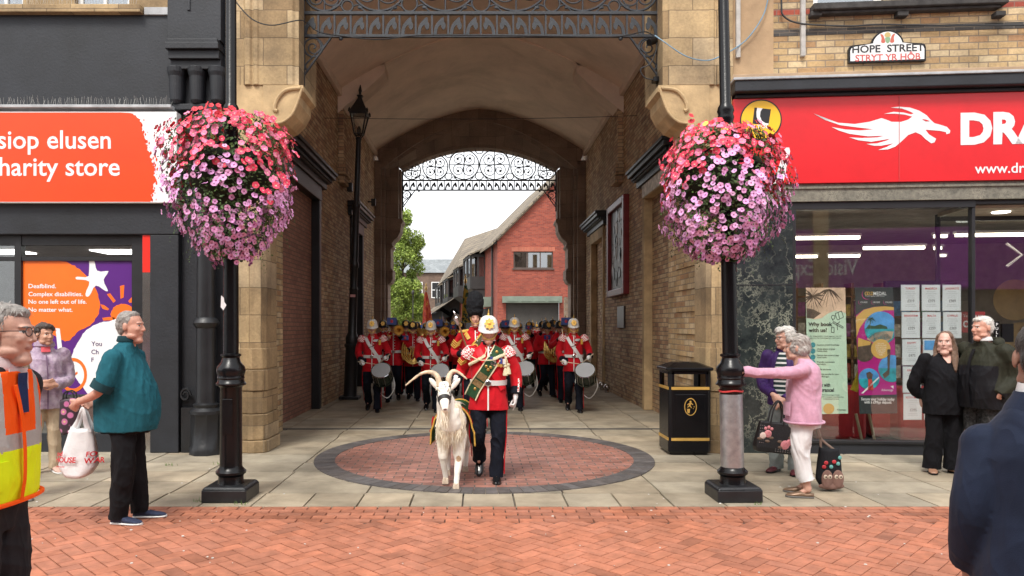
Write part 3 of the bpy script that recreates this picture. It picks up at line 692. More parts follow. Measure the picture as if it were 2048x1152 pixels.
pts = [(lx(372)+.07*cos(a)*(1-a/14), FY-.02, lz(790)+.09*sin(a)*(1-a/14)) for a in [k*.4 for k in range(24)]]; m.tube(pts, .018, 6); m.box(lx(364), lx(392), FY-.03, FY+.06, 0, lz(815)); m.build('scroll_ornament', [MATS['black_paint']], shopL, smooth=True)
# ------------------------------------------------------------------ travel shop on the right, turned a little towards the camera
RA = radians(-5.0); RO0 = Vector((3.33, FY, 0))
shopR = thing('travel_agency', 'travel shop with a red dragon fascia, green marble pilaster and large display window', 'shop', RO0, RA)
def RS(px, py=None, v=0.0):
    k = (px-VX)/F; c, s = cos(RA), sin(RA)       # world X = ox + u c - v s ; Y = oy + u s + v c
    u = (k*(RO0.y+v*c)-RO0.x+v*s)/(c-k*s); Y = RO0.y+u*s+v*c
    return u if py is None else (u, CH+(VY-py)/F*Y)
def rbuild(mb, name, mats, parent=None, **k): return mb.build(name, mats, parent or shopR, world=False, **k)
class RBox(MB):
    def pb(s, x0, x1, y0, y1, v0, v1, m=0):
        """photo rectangle x0..x1 / y0(bottom)..y1(top) on the shop front, v0..v1 deep"""
        xm = (x0+x1)/2; u0, u1 = RS(x0), RS(x1); z0, z1 = RS(xm, y0)[1], RS(xm, y1)[1]; return s.box(u0, u1, v0, v1, z0, z1, m)
UE = 6.2
def rz_(py): return RS(1800, py)[1]
mat('render_tan', (.40, .27, .155), .9, .22, 2.5, .3, 30); mat('tan_stone', (.36, .25, .16), .9, .2, 4, .3, 40); mat('soot_brick', (.045, .042, .04), .9, .4, 9, .4, 40)
MARB = marble_mat('green_marble', (.010, .015, .016), (.035, .045, .043), (.26, .27, .21), 1.7); MARB2 = marble_mat('grey_marble', (.10, .10, .085), (.22, .21, .17), (.42, .39, .30), 5)
plain('sign_red', (.66, .012, .018), .32, var=.04); stain(['sign_red'], 1.2, .92, 1.02); plain('sign_silver', (.74, .74, .75), .35); plain('sign_yellow', (.86, .50, .015), .35)
m = RBox(); m.box(-.12, RS(1548), 0.02, .3, rz_(140), 8.5); rbuild(m, 'rendered_pier', [MATS['render_tan']])
m = RBox(); m.box(RS(1548), UE, 0.03, .3, rz_(140), rz_(63)); m.box(RS(1548), UE, 0.03, .3, rz_(50), rz_(20)); m.box(RS(1548), RS(1628), 0.03, .3, rz_(8), 8.5); m.box(RS(2002), UE, 0.03, .3, rz_(8), 8.5); m.box(RS(1770), RS(1832), .03, .3, rz_(8), 8.5)
rbuild(m, 'upper_wall', [CREAM])
m = RBox(); m.box(RS(1548), UE, 0.026, .3, rz_(63), rz_(50)); rbuild(m, 'soot_course', [brick_mat('soot_course_brick', (.04, .038, .036), (.10, .09, .08), (.16, .13, .1), .24, .075, .006)])
m = RBox(); m.box(RS(1548), RS(1622), 0.03, .3, rz_(20), rz_(8)); rbuild(m, 'red_brick_course', [REDB]); m = RBox(); m.box(RS(2006), UE, 0.03, .3, rz_(20), rz_(8)); rbuild(m, 'red_brick_course', [REDB])
m = RBox(); m.pb(1621, 2006, 20, 7, -.13, .25); m.pb(1632, 1995, 26, 20.2, -.08, .2); rbuild(m, 'window_sill', [MATS['soot_brick']], bevel=.01)
for a, b in ((1790, 1812), (1618, 1640), (1985, 2005)): m = RBox(); m.pb(a, b, 36, 26.3, -.08, .1); rbuild(m, 'sill_bracket', [MATS['soot_brick']], bevel=.01)
for a, b in ((1630, 1768), (1834, 2000)):
    u0, u1 = RS(a), RS(b); m = MB(); zt = rz_(8)
    for q in ((u0, u0+.06), (u1-.09, u1)): m.box(q[0], q[1], .08, .15, zt, 7.2)
    m.box(u0+.06, u1-.09, .085, .145, zt, zt+.05); f = rbuild(m, 'window', [MATS['window_white']])
    p = MB(); p.box(u0+.05, u1-.05, .11, .115, zt+.04, 7.1); rbuild(p, 'pane', [GLASS_UP], f)
    p = MB(); p.box(u0, u1, .26, .28, zt, 7.2); rbuild(p, 'curtain', [MATS['net_curtain']], f)
m = RBox(); m.box(-.1, UE, -.02, .3, rz_(158), rz_(140)); rbuild(m, 'stone_band', [MATS['tan_stone']], bevel=.01)
m = RBox(); m.box(-.06, UE, -.26, .1, rz_(163.5), rz_(158.3)); rbuild(m, 'lead_capping', [MATS['lead']], bevel=.006)
m = RBox(); m.box(-.04, UE, -.24, .1, rz_(186), rz_(163.8)); m.box(0, UE, -.14, .1, rz_(194), rz_(186.3)); rbuild(m, 'cornice', [MATS['grey_black_wall']], bevel=.015)
m = RBox(); m.box(RS(1463), UE, -.10, .1, rz_(366), rz_(194.3)); fsr = rbuild(m, 'fascia_sign', [MATS['sign_red']])
sv = -.104
DR_ = [(607, 635), (660, 665), (740, 685), (830, 692), (910, 680), (975, 660), (1000, 668), (1030, 680), (1080, 681), (1120, 668), (1142, 652), (1100, 641), (1050, 636), (990, 637), (1040, 626), (1095, 630), (1135, 640), (1150, 634), (1120, 620), (1085, 608), (1025, 603), (1070, 598), (1130, 603), (1180, 620), (1220, 645), (1240, 668), (1262, 688), (1300, 698), (1330, 708), (1348, 728), (1345, 742), (1327, 748), (1325, 736), (1290, 729), (1250, 726), (1213, 723), (1232, 748), (1271, 772), (1262, 792), (1245, 797), (1215, 775), (1190, 750), (1160, 737), (1120, 752), (1085, 785), (1050, 815), (1010, 830), (955, 833), (1000, 818), (1040, 797), (975, 810), (935, 810), (893, 800), (950, 797), (1000, 783), (1022, 772), (920, 789), (850, 780), (800, 765), (870, 768), (950, 765), (990, 756), (900, 759), (800, 745), (745, 728), (705, 708), (780, 722), (860, 727), (932, 721), (840, 710), (750, 698), (670, 670)]
def rp(x, y, ox=1400, oy=0, k=2.742, v=0): return RS(ox+x/k, oy+y/k, v)
m = MB(); m.prism([rp(a, b) for a, b in DR_], sv, sv+.003, 'y'); rbuild(m, 'dragon_emblem', [MATS['sign_silver']], fsr)
m = MB(); m.prism([rp(a, b) for a, b in ((1196, 666), (1216, 669), (1236, 677), (1214, 677))], sv-.004, sv-.001, 'y'); rbuild(m, 'dragon_eye', [MATS['sign_red']], fsr)
m = MB(); u, z = RS(1912, 290); put_text(m, 'DRAGON', u, sv, z, RS(1912, 233)[1]-z, .05, space=1.0); u, z = RS(1940, 350); put_text(m, 'www.dragon', u, sv, z, .125, .012)
m.prism([RS(*p) for p in ((1541, 373), (1563, 304), (1567, 299), (1573, 299), (1575, 306), (1562, 366), (1558, 366))], sv, sv+.003, 'y')
rbuild(m, 'lettering', [MATS['sign_silver']], fsr, fix=False)
cu, cz = RS(1517, 244); m = MB()
def disc(mb, cu, cz, r, v, m=0, n=40): mb.prism([(cu+r*cos(2*pi*k/n), cz+r*sin(2*pi*k/n)) for k in range(n)], v, v+.002, 'y', m)
disc(m, cu, cz, .262, sv-.001); 
m.prism([rp(*p) for p in ((286, 603), (375, 613), (362, 700), (275, 690))], sv-.005, sv-.003, 'y'); rbuild(m, 'roundel_black', [MATS['ink_black']], fsr)
m = MB(); disc(m, cu, cz, .245, sv-.003); rbuild(m, 'roundel_yellow', [MATS['sign_yellow']], fsr)
m = MB(); m.prism([rp(*p) for p in ((300, 605), (330, 608), (318, 625), (315, 650), (325, 675), (345, 688), (362, 690), (360, 699), (335, 698), (310, 682), (297, 655), (296, 628))], sv-.007, sv-.0055, 'y')
u, z = rp(276, 717); put_text(m, 'ATOL', u, sv-.007, z, .045, .02, width=.20); rbuild(m, 'roundel_white', [MATS['sign_white']], fsr)
m = RBox(); m.box(RS(1790), RS(1791.2), sv-.001, sv+.002, rz_(366), rz_(196)); rbuild(m, 'panel_joint', [mat('joint_line', (.45, .05, .05), .6)], fsr)
m = RBox(); m.box(-.03, UE, -.055, .2, rz_(402), rz_(366.3)); m.box(-.03, UE, -.075, .1, rz_(377), rz_(372)); rbuild(m, 'lintel', [MARB2], bevel=.004)
m = RBox(); m.box(-.13, RS(1584), -.03, .3, 0, rz_(402.4)); rbuild(m, 'marble_pilaster', [MARB])
m = RBox(); m.box(RS(1465), RS(1584), -.0335, -.0300, rz_(569.5), rz_(568)); rbuild(m, 'slab_joint', [MATS['ink_black']])
zT, zB = rz_(417), rz_(882); uD = RS(1950)
m = RBox(); m.box(RS(1584), uD, -.02, .10, zT, rz_(402.4)); m.box(RS(1584), RS(1591), -.02, .10, zB, zT); m.box(uD-.04, uD, -.01, .09, zB, zT); m.box(RS(1584), uD, -.035, .10, zB-.04, zB); m.box(uD, UE, .0, .10, zT+.04, rz_(402.4))
rbuild(m, 'window_frame', [MATS['window_frame_dark']], bevel=.006)
m = RBox(); m.box(RS(1584), uD, -.01, .12, -.01, zB-.04); rbuild(m, 'stall_riser', [MATS['grey_black_wall']])
m = MB(); m.box(RS(1591), uD-.04, .03, .036, zB, zT); rbuild(m, 'glass_pane', [GLASS])
m = MB(); m.box(uD-.012, uD-.006, .10, .85, .03, zT); rbuild(m, 'return_pane', [GLASS])
# recessed glass door
dv = .85; m = MB(); m.box(uD-.03, UE, dv, dv+.05, zT-.05, zT+.04); m.box(uD-.03, uD+.02, dv, dv+.05, 0, zT-.05); m.box(uD+.02, UE, dv, dv+.05, 0, .10); rbuild(m, 'door_frame', [MATS['window_frame_dark']])
m = MB(); m.box(uD+.02, UE, dv+.02, dv+.026, .1, zT-.05); dg = rbuild(m, 'glass_door', [GLASS])
m = MB(); u, z = RS(2000, 720, dv); m.box(u-.11, u+.11, dv+.005, dv+.018, z-.07, z+.055); u2, z2 = RS(1994, 662, dv); m.box(u2-.035, u2+.035, dv+.005, dv+.018, z2-.13, z2+.13); m.box(u2+.07, u2+.22, dv+.004, dv+.06, z2-.15, z2+.10); rbuild(m, 'push_plate', [MATS['gloss_black']], dg)
m = MB(); put_text(m, 'PULL', u, dv+.002, z-.037, .055, .02, 'CENTER'); 
for k, ch in enumerate('PULL'): put_text(m, ch, u2, dv+.002, z2+.07-.055*k, .04, .01, 'CENTER')
for q in ((u-.10, u+.10, z-.062, z-.055), (u-.10, u+.10, z+.04, z+.047), (u-.10, u-.093, z-.055, z+.04), (u+.093, u+.10, z-.055, z+.04)): m.box(q[0], q[1], dv+.002, dv+.004, q[2], q[3])
rbuild(m, 'lettering', [MATS['sign_white']], dg, fix=False)
m = MB(); m.box(uD-.02, UE, .12, dv, zT+.01, zT+.06); rbuild(m, 'lobby_ceiling', [MATS['room_cream']])
m = MB(); u, z = RS(2002, 416, .45); m.lathe([(.10, -.012), (.11, 0), (.001, 0)], 20, (u, .45, zT+.006)); rbuild(m, 'downlight', [emis('downlight', (1, .95, .85), 2.5)])
m = MB(); m.box(RS(1584), uD, .1, dv, -.005, .012); rbuild(m, 'display_floor', [MATS['room_floor']])
# room behind the glass
m = MB(); m.box(RS(1584)-.5, UE+1, dv, 6.0, -.01, .01); rbuild(m, 'floor', [mat('carpet', (.05, .05, .06), .95)])
m = MB(); m.box(RS(1584)-.5, UE+1, 5.0, 5.1, 0, zT+.2); m.box(RS(1584)-.5, RS(1584)-.4, .3, 5.0, 0, zT+.2); m.box(UE+1, UE+1.1, .3, 5.0, 0, zT+.2); rbuild(m, 'room_wall', [MATS['room_cream']])
m = MB(); m.box(RS(1584)-.5, UE+1, .105, 5.1, zT+.07, zT+.13); rbuild(m, 'ceiling', [mat('room_ceiling', (.36, .33, .29), .85)])
for (x0, x1, yy, v) in ((1588, 1720, 476, 1.0), (1730, 1850, 496, 2.0), (1588, 1635, 513, 3.0), (1660, 1720, 512, 3.0), (1872, 1895, 472, 1.4), (1915, 2120, 470, 1.3), (1872, 1884, 496, 2.2)):
    u0, z0 = RS(x0, yy, v); u1 = RS(x1, None, v); m = MB(); m.box(u0, u1, v, v+.07, z0-.02, z0+.02); l_ = rbuild(m, 'strip_light', [STRIP])
    m = MB(); m.box(u0-.02, u1+.02, v-.02, v+.09, z0+.021, z0+.06); rbuild(m, 'light_housing', [MATS['sign_white']], l_)
m = MB(); rr = random.Random(4); WOOD = mat('shelf_wood', (.22, .11, .05), .6, .3, 8)
for k in range(6): m.box(RS(1590, None, 3.6), RS(1905, None, 3.6), 3.5, 3.8, .35+.36*k, .38+.36*k)
for x in (1590, 1640, 1700, 1760, 1830, 1905): u = RS(x, None, 3.6); m.box(u-.02, u+.02, 3.5, 3.82, 0, 2.4)
rbuild(m, 'brochure_shelf', [WOOD])
m = MB(); cl = [(.5, .1, .06), (.06, .2, .42), (.6, .55, .45), (.1, .25, .12), (.5, .35, .06), (.25, .06, .2)]
for k in range(5):
    x = RS(1596, None, 3.5)
    while x < RS(1895, None, 3.5):
        if rr.random() < .8: m.box(x, x+.13, 3.52, 3.56, .385+.36*k, .385+.36*k+rr.uniform(.2, .27), rr.randrange(6))
        x += .16
rbuild(m, 'brochures', [mat('brochure_%d' % i, c, .5, .5, 20) for i, c in enumerate(cl)])
RED_T = mat('red_counter', (.34, .012, .016), .45, .15, 3)
for (x0, x1, v) in ((1628, 1735, 1.0), (1742, 1812, 1.3), (1800, 1908, 1.0)):
    m = MB(); u0, u1 = RS(x0, None, v), RS(x1, None, v); m.box(u0, u1, v, v+.45, .03, .78); rbuild(m, 'counter', [RED_T], bevel=.05)
m = MB(); YC = mat('yellow_chair', (.55, .38, .02), .5); u = RS(1712, None, .8)
m.tube([(u-.05, .75, .75), (u+.10, .75, 1.15)], .05, 8, sx=.4); rbuild(m, 'chair_back', [YC], smooth=True)
m = MB(); LW_ = mat('pale_wood', (.5, .38, .24), .6)
for x in (1712, 1738): u = RS(x, None, .6); m.tube([(u, .6, .45), (u+.09, .6, .02)], .02, 8)
rbuild(m, 'chair_leg', [LW_], smooth=True)
m = MB(); u, z = RS(2032, 510, 1.6); m.tube([(u-.13, 1.6, z+.17), (u+.08, 1.6, z), (u-.13, 1.6, z-.17)], .022, 6); rbuild(m, 'wall_chevron', [MATS['sign_white']])
m = MB(); rr = random.Random(12)
for k, (px, py, r_) in enumerate(((2030, 600, .35), (2040, 680, .3))): u, z = RS(px, py, 3.4); m.lathe([(r_, 0), (r_, .01), (.001, .01)], 30, (0, 0, 0)); m.xform(lambda p, u=u, z=z: Vector((u+p.x, 3.4+p.z, z+p.y)), len(m.v)-90)
rbuild(m, 'wall_disc', [mat('tan_disc', (.45, .30, .12), .7)])
m = MB(); u, z = RS(1828, 570, .8); m.box(u-.38, u+.32, .8, .86, z-.22, z+.06); rbuild(m, 'monitor', [MATS['ink_black']])
# posters and price cards hanging inside the glass
def rthing(name, label, cat, px, py, v, group=None):
    u, z = RS(px, py, v); c, s = cos(RA), sin(RA)
    return thing(name, label, cat, (RO0.x+u*c-v*s, RO0.y+u*s+v*c, z), RA, group), u, z
def rpoly(mb, pts, u0, z0, k=0, m=0, v=.05, smooth=0, conv=None):
    P = [((conv(*p) if conv else RS(p[0], p[1], v))) for p in pts]; P = [(a-u0, b-z0) for a, b in P]
    if smooth: P = poly2(P, smooth)
    mb.prism(P, -.0011*k-.001, -.0011*k, 'y', m)
PC = dict(o=(1580, 560), k=3.389)
def pcv(x, y): return RS(1580+x/3.389, 560+y/3.389, .06)
pgreen, pdark, pmag, pgold = plain('poster_green', (.55, .70, .55), .5), plain('poster_charcoal', (.035, .042, .045), .5), plain('poster_magenta', (.42, .012, .20), .5), plain('poster_gold', (.62, .38, .10), .5)
psand, psky, psea, pveg, pshade = mat('poster_sunset', (.66, .46, .33), .5, .35, 5), mat('poster_sky', (.08, .30, .62), .5, .3, 7), mat('poster_sea', (.02, .30, .36), .5, .4, 9), mat('poster_palm', (.02, .07, .03), .6, .5, 20), mat('poster_shade', (.09, .06, .045), .6, .4, 16)
t, u0, z0 = rthing('window_poster', 'pale green poster asking why book, hanging behind the travel shop glass', 'poster', 1655, 700, .06)
def pp(mb, pts, k, m=0, smooth=0): rpoly(mb, pts, u0, z0, k, m, .06, smooth, pcv)
def palm(mb, x, y, L, k, seed, a0=0, a1=pi, n=9, drop=.6, m=0):
    r_ = random.Random(seed)
    for i in range(n):
        a = a0+(a1-a0)*(i+.5)/n+r_.uniform(-.15, .15); l = L*r_.uniform(.7, 1.1); pts = []
        for q in range(6): pts.append((x+cos(a)*l*q/5, y-sin(a)*l*q/5+drop*l*(q/5)**2))
        up = [(p[0], p[1]-L*.05*sin(pi*min(1, (q+.4)/5))) for q, p in enumerate(pts)]; lo = [(p[0]+r_.uniform(-1, 1)*L*.04, p[1]+L*.11*sin(pi*min(1, (q+.4)/5))) for q, p in enumerate(pts)]
        pp(mb, up+lo[::-1], k, m)
m = MB(); pp(m, [(108, 52), (374, 52), (394, 905), (118, 912)], 0); m.build('poster_sheet', [pgreen], t, world=False)
m = MB(); pp(m, [(108, 52), (374, 52), (378, 225), (345, 212), (305, 208), (255, 228), (215, 258), (170, 266), (113, 258)], 1); m.build('sunset_picture', [psand], t, world=False)
m = MB(); palm(m, 265, 62, 95, 2, 1, pi*1.02, pi*1.98, 10, .5); palm(m, 155, 110, 85, 2, 2, 0, 2*pi, 16, .3); pp(m, [(113, 190), (160, 200), (210, 225), (160, 262), (113, 256)], 2); m.build('palm_silhouette', [pshade], t, world=False)
m = MB()
def ptx(mb, s_, x, y, h, bold=.02, w=None, k=3, align='LEFT'):
    a, b = pcv(x, y); mb_w = (pcv(x+w, y)[0]-a) if w else None; put_text(mb, s_, a-u0, -.0011*k-.001, b-z0, h/3.389/150, bold, align, width=mb_w)
ptx(m, 'Why book', 124, 312, 25, .03, 162); ptx(m, 'with us?', 126, 352, 25, .03, 124)
ptx(m, 'An independent travel agency, we will', 133, 384, 9, .0, 215); ptx(m, 'give you the best impartial travel advice', 135, 397, 9, .0, 210)
for s_, yy, w_ in (('Extensive travel knowledge', 444, 152), ('Wider choice of great', 472, 122), ('holiday deals', 486, 70), ('Options best suited to your', 515, 150), ('travel needs', 529, 66), ('Friendly, convenient', 560, 120), ('service', 575, 60), ('Safe access', 610, 95), ('Financial security for your', 642, 150), ('bookings', 658, 80)): ptx(m, s_, 182, yy, 10, .01, w_)
ptx(m, 'Book with', 172, 722, 24, .03, 100); ptx(m, 'assurance!', 172, 756, 24, .03, 126); ptx(m, 'The Advantage Travel', 214, 782, 9, .0, 120); ptx(m, "UK's largest membership", 214, 796, 9, .0, 150); ptx(m, 'independent travel', 224, 810, 9, .0, 106)
ptx(m, 'Advantage', 316, 884, 11, .0, 62)
def line(mb, a, b, k=3, w=1.6):
    d = Vector((b[0]-a[0], b[1]-a[1])); q = Vector((-d.y, d.x)).normalized()*w; pp(mb, [(a[0]+q.x, a[1]+q.y), (b[0]+q.x, b[1]+q.y), (b[0]-q.x, b[1]-q.y), (a[0]-q.x, a[1]-q.y)], k)
for a, b in (((288, 290), (358, 328)), ((288, 290), (296, 282)), ((296, 282), (360, 318)), ((358, 328), (360, 318)), ((315, 300), (338, 282)), ((318, 308), (322, 340)), ((305, 228), (348, 210)), ((348, 210), (362, 252)), ((362, 252), (320, 272)), ((320, 272), (305, 228)), ((325, 220), (336, 262)), ((280, 320), (298, 320)), ((298, 320), (298, 355)), ((298, 355), (280, 355)), ((280, 355), (280, 320)), ((285, 262), (292, 276))): line(m, a, b)
for k in range(12):
    a = 2*pi*k/12; b = 2*pi*(k+1)/12; line(m, (292+12*cos(a), 252+14*sin(a)), (292+12*cos(b), 252+14*sin(b)))
m.build('lettering', [MATS['ink_black']], t, world=False, fix=False)
m = MB(); [pp(m, [(155+17*cos(2*pi*k/16), y+18*sin(2*pi*k/16)) for k in range(16)], 2) for y in (440, 482, 522, 560)]; m.build('bullet_icon', [psea], t, world=False)
m = MB(); pp(m, [(262+38*cos(2*pi*k/24), 872+36*sin(2*pi*k/24)) for k in range(24)], 2); m.build('orange_disc', [pgold], t, world=False)
t, u0, z0 = rthing('window_poster', 'magenta and charcoal holiday poster with round beach pictures behind the travel shop glass', 'poster', 1752, 700, .06)
m = MB(); pp(m, [(440, 48), (698, 48), (728, 905), (470, 908)], 0); m.build('poster_sheet', [pdark], t, world=False)
m = MB(); pp(m, [(446, 240), (500, 200), (570, 182), (640, 178), (703, 184), (722, 776), (468, 782)], 1); m.build('magenta_field', [pmag], t, world=False)
m = MB(); pp(m, [(447, 250), (500, 202), (570, 183), (640, 178), (703, 184), (704, 205), (640, 205), (570, 225), (510, 270), (470, 330), (450, 390)], 2)
pp(m, [(614+66*cos(2*pi*k/32), 467+66*sin(2*pi*k/32)) for k in range(32)], 5); m.build('gold_shape', [pgold], t, world=False)
def cpts(cx, cy, r, n=32, x1=720, x0=455, ya=0, yb=2000): return clipx([(cx+r*cos(2*pi*k/n), cy+r*sin(2*pi*k/n)) for k in range(n)], x0, x1, ya, yb)
m = MB(); pp(m, cpts(615, 325, 112, x1=706), 3); pp(m, cpts(690, 600, 92, x1=718), 3); pp(m, cpts(534, 670, 72, x0=465, yb=690), 3); m.build('sky_picture', [psky], t, world=False)
m = MB(); pp(m, cpts(615, 325, 112, x1=706, ya=330), 4); pp(m, cpts(534, 670, 72, x0=465, ya=668), 4); pp(m, cpts(690, 600, 92, x1=718, ya=598), 4); m.build('sea_picture', [psea], t, world=False)
m = MB(); pp(m, [(520, 400), (560, 360), (640, 345), (700, 350), (690, 395), (640, 430), (570, 428)], 4, 0); m.build('sand_picture', [psand], t, world=False)
m = MB(); pp(m, [(512, 330), (530, 305), (570, 312), (610, 300), (655, 315), (660, 332)], 5); palm(m, 545, 262, 36, 5, 3, 0, 2*pi, 11, .4); pp(m, [(545, 262), (550, 262), (540, 325), (534, 325)], 5); m.build('palm_picture', [pveg], t, world=False)
m = MB(); pp(m, cpts(503, 480, 74, x0=457, x1=565), 3); r_ = random.Random(6); pp(m, [(657, 470), (680, 468), (672, 640), (640, 668), (625, 640), (660, 610)], 5)
pp(m, [(515, 630), (540, 620), (560, 640), (555, 672), (530, 675), (520, 660)], 5); m.build('dusk_picture', [pshade], t, world=False)
m = MB(); pp(m, [(528, 672), (552, 672), (560, 700), (566, 748), (524, 745), (530, 700)], 6); m.build('figure_picture', [mat('poster_dress', (.5, .05, .04), .6, .5, 30)], t, world=False)
m = MB(); pp(m, clipx([(460, 390), (500, 405), (550, 420), (540, 440), (460, 452)], 457, 720, 0, 2000), 4); m.build('dusk_sky_picture', [pgold], t, world=False)
m = MB(); pp(m, [(480, 768), (520, 730), (600, 655), (604, 662), (540, 725), (495, 768)], 6); 
ptx(m, 'MEDAL', 565, 103, 23, .005, 88); ptx(m, 'Travel agents with more', 508, 112, 7, .0, 130)
for x in (475, 560, 645): ptx(m, 'CRUISES', x, 156, 10, .0, 48)
ptx(m, 'Secure your holiday today', 482, 815, 18, .02, 226); ptx(m, 'with a £99pp deposit', 502, 836, 18, .02, 185); ptx(m, 'Advantage', 618, 752, 15, .0, 80)
for k in range(7): ptx(m, ['Join now', 'to get the best', 'from your trip', 'with our great', 'holiday deals', 'and offers', 'today'][k], 614, 432+13*k, 8, .0, None, 7, 'CENTER')
pp(m, [(680, 720), (700, 715), (700, 738), (690, 728)], 4); m.build('lettering', [MATS['sign_white']], t, world=False, fix=False)
m = MB(); ptx(m, 'G', 505, 103, 23, .02); ptx(m, 'OLD', 522, 103, 23, .015, 42); m.build('gold_lettering', [pgold], t, world=False, fix=False)
m = MB()
for cx, cy, r, k0, k1 in ((520, 98, 34, 8, 24), (478, 150, 16, 8, 24), (565, 150, 16, 8, 24), (648, 150, 16, 8, 24)):
    for k in range(k0, k1):
        a, b = 2*pi*k/32+.6, 2*pi*(k+1)/32+.6; w_ = r*.14*sin(pi*(k-k0+.5)/(k1-k0))
        pp(m, [(cx+r*cos(a), cy-r*sin(a)), (cx+r*cos(b), cy-r*sin(b)), (cx+(r-w_)*cos(b), cy-(r-w_)*sin(b)), (cx+(r-w_)*cos(a), cy-(r-w_)*sin(a))], 3)
m.build('crescent', [plain('crescent_pink', (.55, .06, .25), .5)], t, world=False)
CARDS = [(0, 0, 'TURKEY', '£319'), (1, 0, 'MAJORCA', '£379'), (2, 0, 'LANZAROTE', '£369'), (0, 1, 'BENIDORM', '£329'), (1, 1, 'MALTA', '£259'), (2, 1, 'CYPRUS', '£369'), (0, 2, 'EGYPT', '£475'), (1, 2, '', ''), (0, 3, 'GREECE', '£299'), (0, 4, 'RETHYMNO', '£295'), (1, 4, 'RHODES', '£345')]
clr = mat('acrylic', (.55, .58, .60), .2); pap = plain('card_paper', (.62, .64, .66), .5)
for ci, ri, head, price in CARDS:
    x0 = 1803+41.5*ci+ri*1.2; y0 = 571+54.5*ri; x1, y1 = x0+35, y0+50
    lab = f'white holiday price card headed {head.title()} in the travel shop window, priced {price}' if price else 'holiday card with a blue picture among the white price cards in the travel shop window'
    t, u0, z0 = rthing('price_card', lab, 'price card', (x0+x1)/2, (y0+y1)/2, .08, 'price cards hung in the travel shop window')
    def cp(mb, a, b, c, d, k): rpoly(mb, [(a, d), (b, d), (b, c), (a, c)], u0, z0, k, 0, .08)
    m = MB(); cp(m, x0-1, x1+1, y0-1.5, y1+1, -3); hold = m.build('card_holder', [clr], t, world=False)
    m = MB(); cp(m, x0, x1, y0, y1, 0); m.build('sheet', [pap], t, world=False)
    def ct(mb, s_, px, py, h, w, b=0):
        a, z = RS(px, py, .08); put_text(mb, s_, a-u0, -.003, z-z0, h/153, b, 'CENTER', width=w/153)
    if price:
        m = MB(); ct(m, head, (x0+x1)/2, y0+8, 4, min(3.2*len(head), 26), .01); m.build('heading', [MATS['ink_red']], t, world=False, fix=False)
        m = MB()
        for k, wd_ in enumerate((16, 20, 12, 15, 10)): ct(m, 'all inclusive hotel', (x0+x1)/2, y0+13+4.2*k, 1.8, wd_)
        ct(m, price, (x0+x1)/2+1, y0+33.5, 5.5, 13, .02); ct(m, 'per person sharing', (x0+x1)/2, y0+38.5, 1.6, 16); ct(m, 'seven nights half board', (x0+x1)/2, y0+42, 1.6, 20); m.build('lettering', [MATS['ink_grey']], t, world=False, fix=False)
    else:
        m = MB(); cp(m, x0+1.5, x1-1, y0+1, y0+20, 2); m.build('picture', [psky], t, world=False)
t, u0, z0 = rthing('open_sign', 'red sign with white lettering saying we are open, inside the travel shop door', 'sign', 1946, 642, .9)
m = MB(); m.box(-.16, .16, .0, .006, -.16, .13); m.build('sign_board', [plain('open_red', (.42, .02, .03), .4)], t, world=False)
m = MB(); put_text(m, 'Yes, We are', 0, -.002, .055, .04, .01, 'CENTER', width=.26); put_text(m, 'OPEN', 0, -.002, -.085, .09, .03, 'CENTER', width=.26); m.build('lettering', [MATS['sign_white']], t, world=False, fix=False)
# street nameplate
t, u0, z0 = rthing('street_nameplate', 'white street nameplate with a small crest, black and red lettering, on the brick wall', 'street sign', 1775, 105, -.02)
def npl(px, py): a, b = RS(px, py, -.02); return (a-u0, b-z0)
def plate(g_):
    c, s_ = npl(1775, 92); r_ = .205+g_
    top = [(c+r_*cos(a), s_+r_*sin(a)) for a in [radians(12)+(pi-radians(24))*k/24 for k in range(25)]]
    xr, zt = npl(1852, 86); xl, zb = npl(1697, 126); cr = .05
    return [(xl-g_, zb-g_), (xr+g_, zb-g_), (xr+g_, zt+g_-cr), (xr+g_-cr*.3, zt+g_-cr*.3), (xr+g_-cr, zt+g_)]+top+[(xl-g_+cr, zt+g_), (xl-g_+cr*.3, zt+g_-cr*.3), (xl-g_, zt+g_-cr)]
m = MB(); m.prism(plate(.0), 0, .04, 'y'); m.build('rim', [MATS['gloss_black']], t, world=False)
m = MB(); m.prism(plate(-.022), -.004, -.0002, 'y'); m.build('plate', [mat('enamel_white', (.74, .74, .72), .35, .1, 4)], t, world=False)
m = MB(); c, z = npl(1775, 104); put_text(m, 'HOPE  STREET', c, -.0055, z, .092, .022, 'CENTER', width=.88); m.build('lettering', [MATS['ink_black']], t, world=False, fix=False)
m = MB(); c, z = npl(1775, 121); put_text(m, 'STRYT YR HÔB', c, -.0055, z, .082, .020, 'CENTER', width=.80); m.build('welsh_lettering', [plain('nameplate_red', (.52, .09, .08), .4)], t, world=False, fix=False)
m = MB(); c, z = npl(1775, 76)
for s in (-1, 1): m.prism(poly2([(c+s*.03, z-.05), (c+s*.055, z-.065), (c+s*.08, z-.05), (c+s*.075, z), (c+s*.09, z+.05), (c+s*.06, z+.04), (c+s*.045, z+.01)], 4)[::s], -.0055, -.004, 'y')
m.build('crest_supporters', [plain('crest_red', (.5, .12, .08), .5)], t, world=False)
m = MB(); m.prism(poly2([(c-.028, z+.005), (c+.028, z+.005), (c+.025, z-.045), (c, z-.07), (c-.025, z-.045)], 4), -.0055, -.004, 'y'); m.build('crest_shield', [plain('crest_green', (.22, .36, .2), .5)], t, world=False)
m = MB(); m.prism(poly2([(c-.03, z+.015), (c+.03, z+.015), (c+.035, z+.05), (c, z+.075), (c-.035, z+.05)], 4), -.0055, -.004, 'y'); m.build('crest_helm', [plain('crest_gold', (.5, .38, .15), .5)], t, world=False)
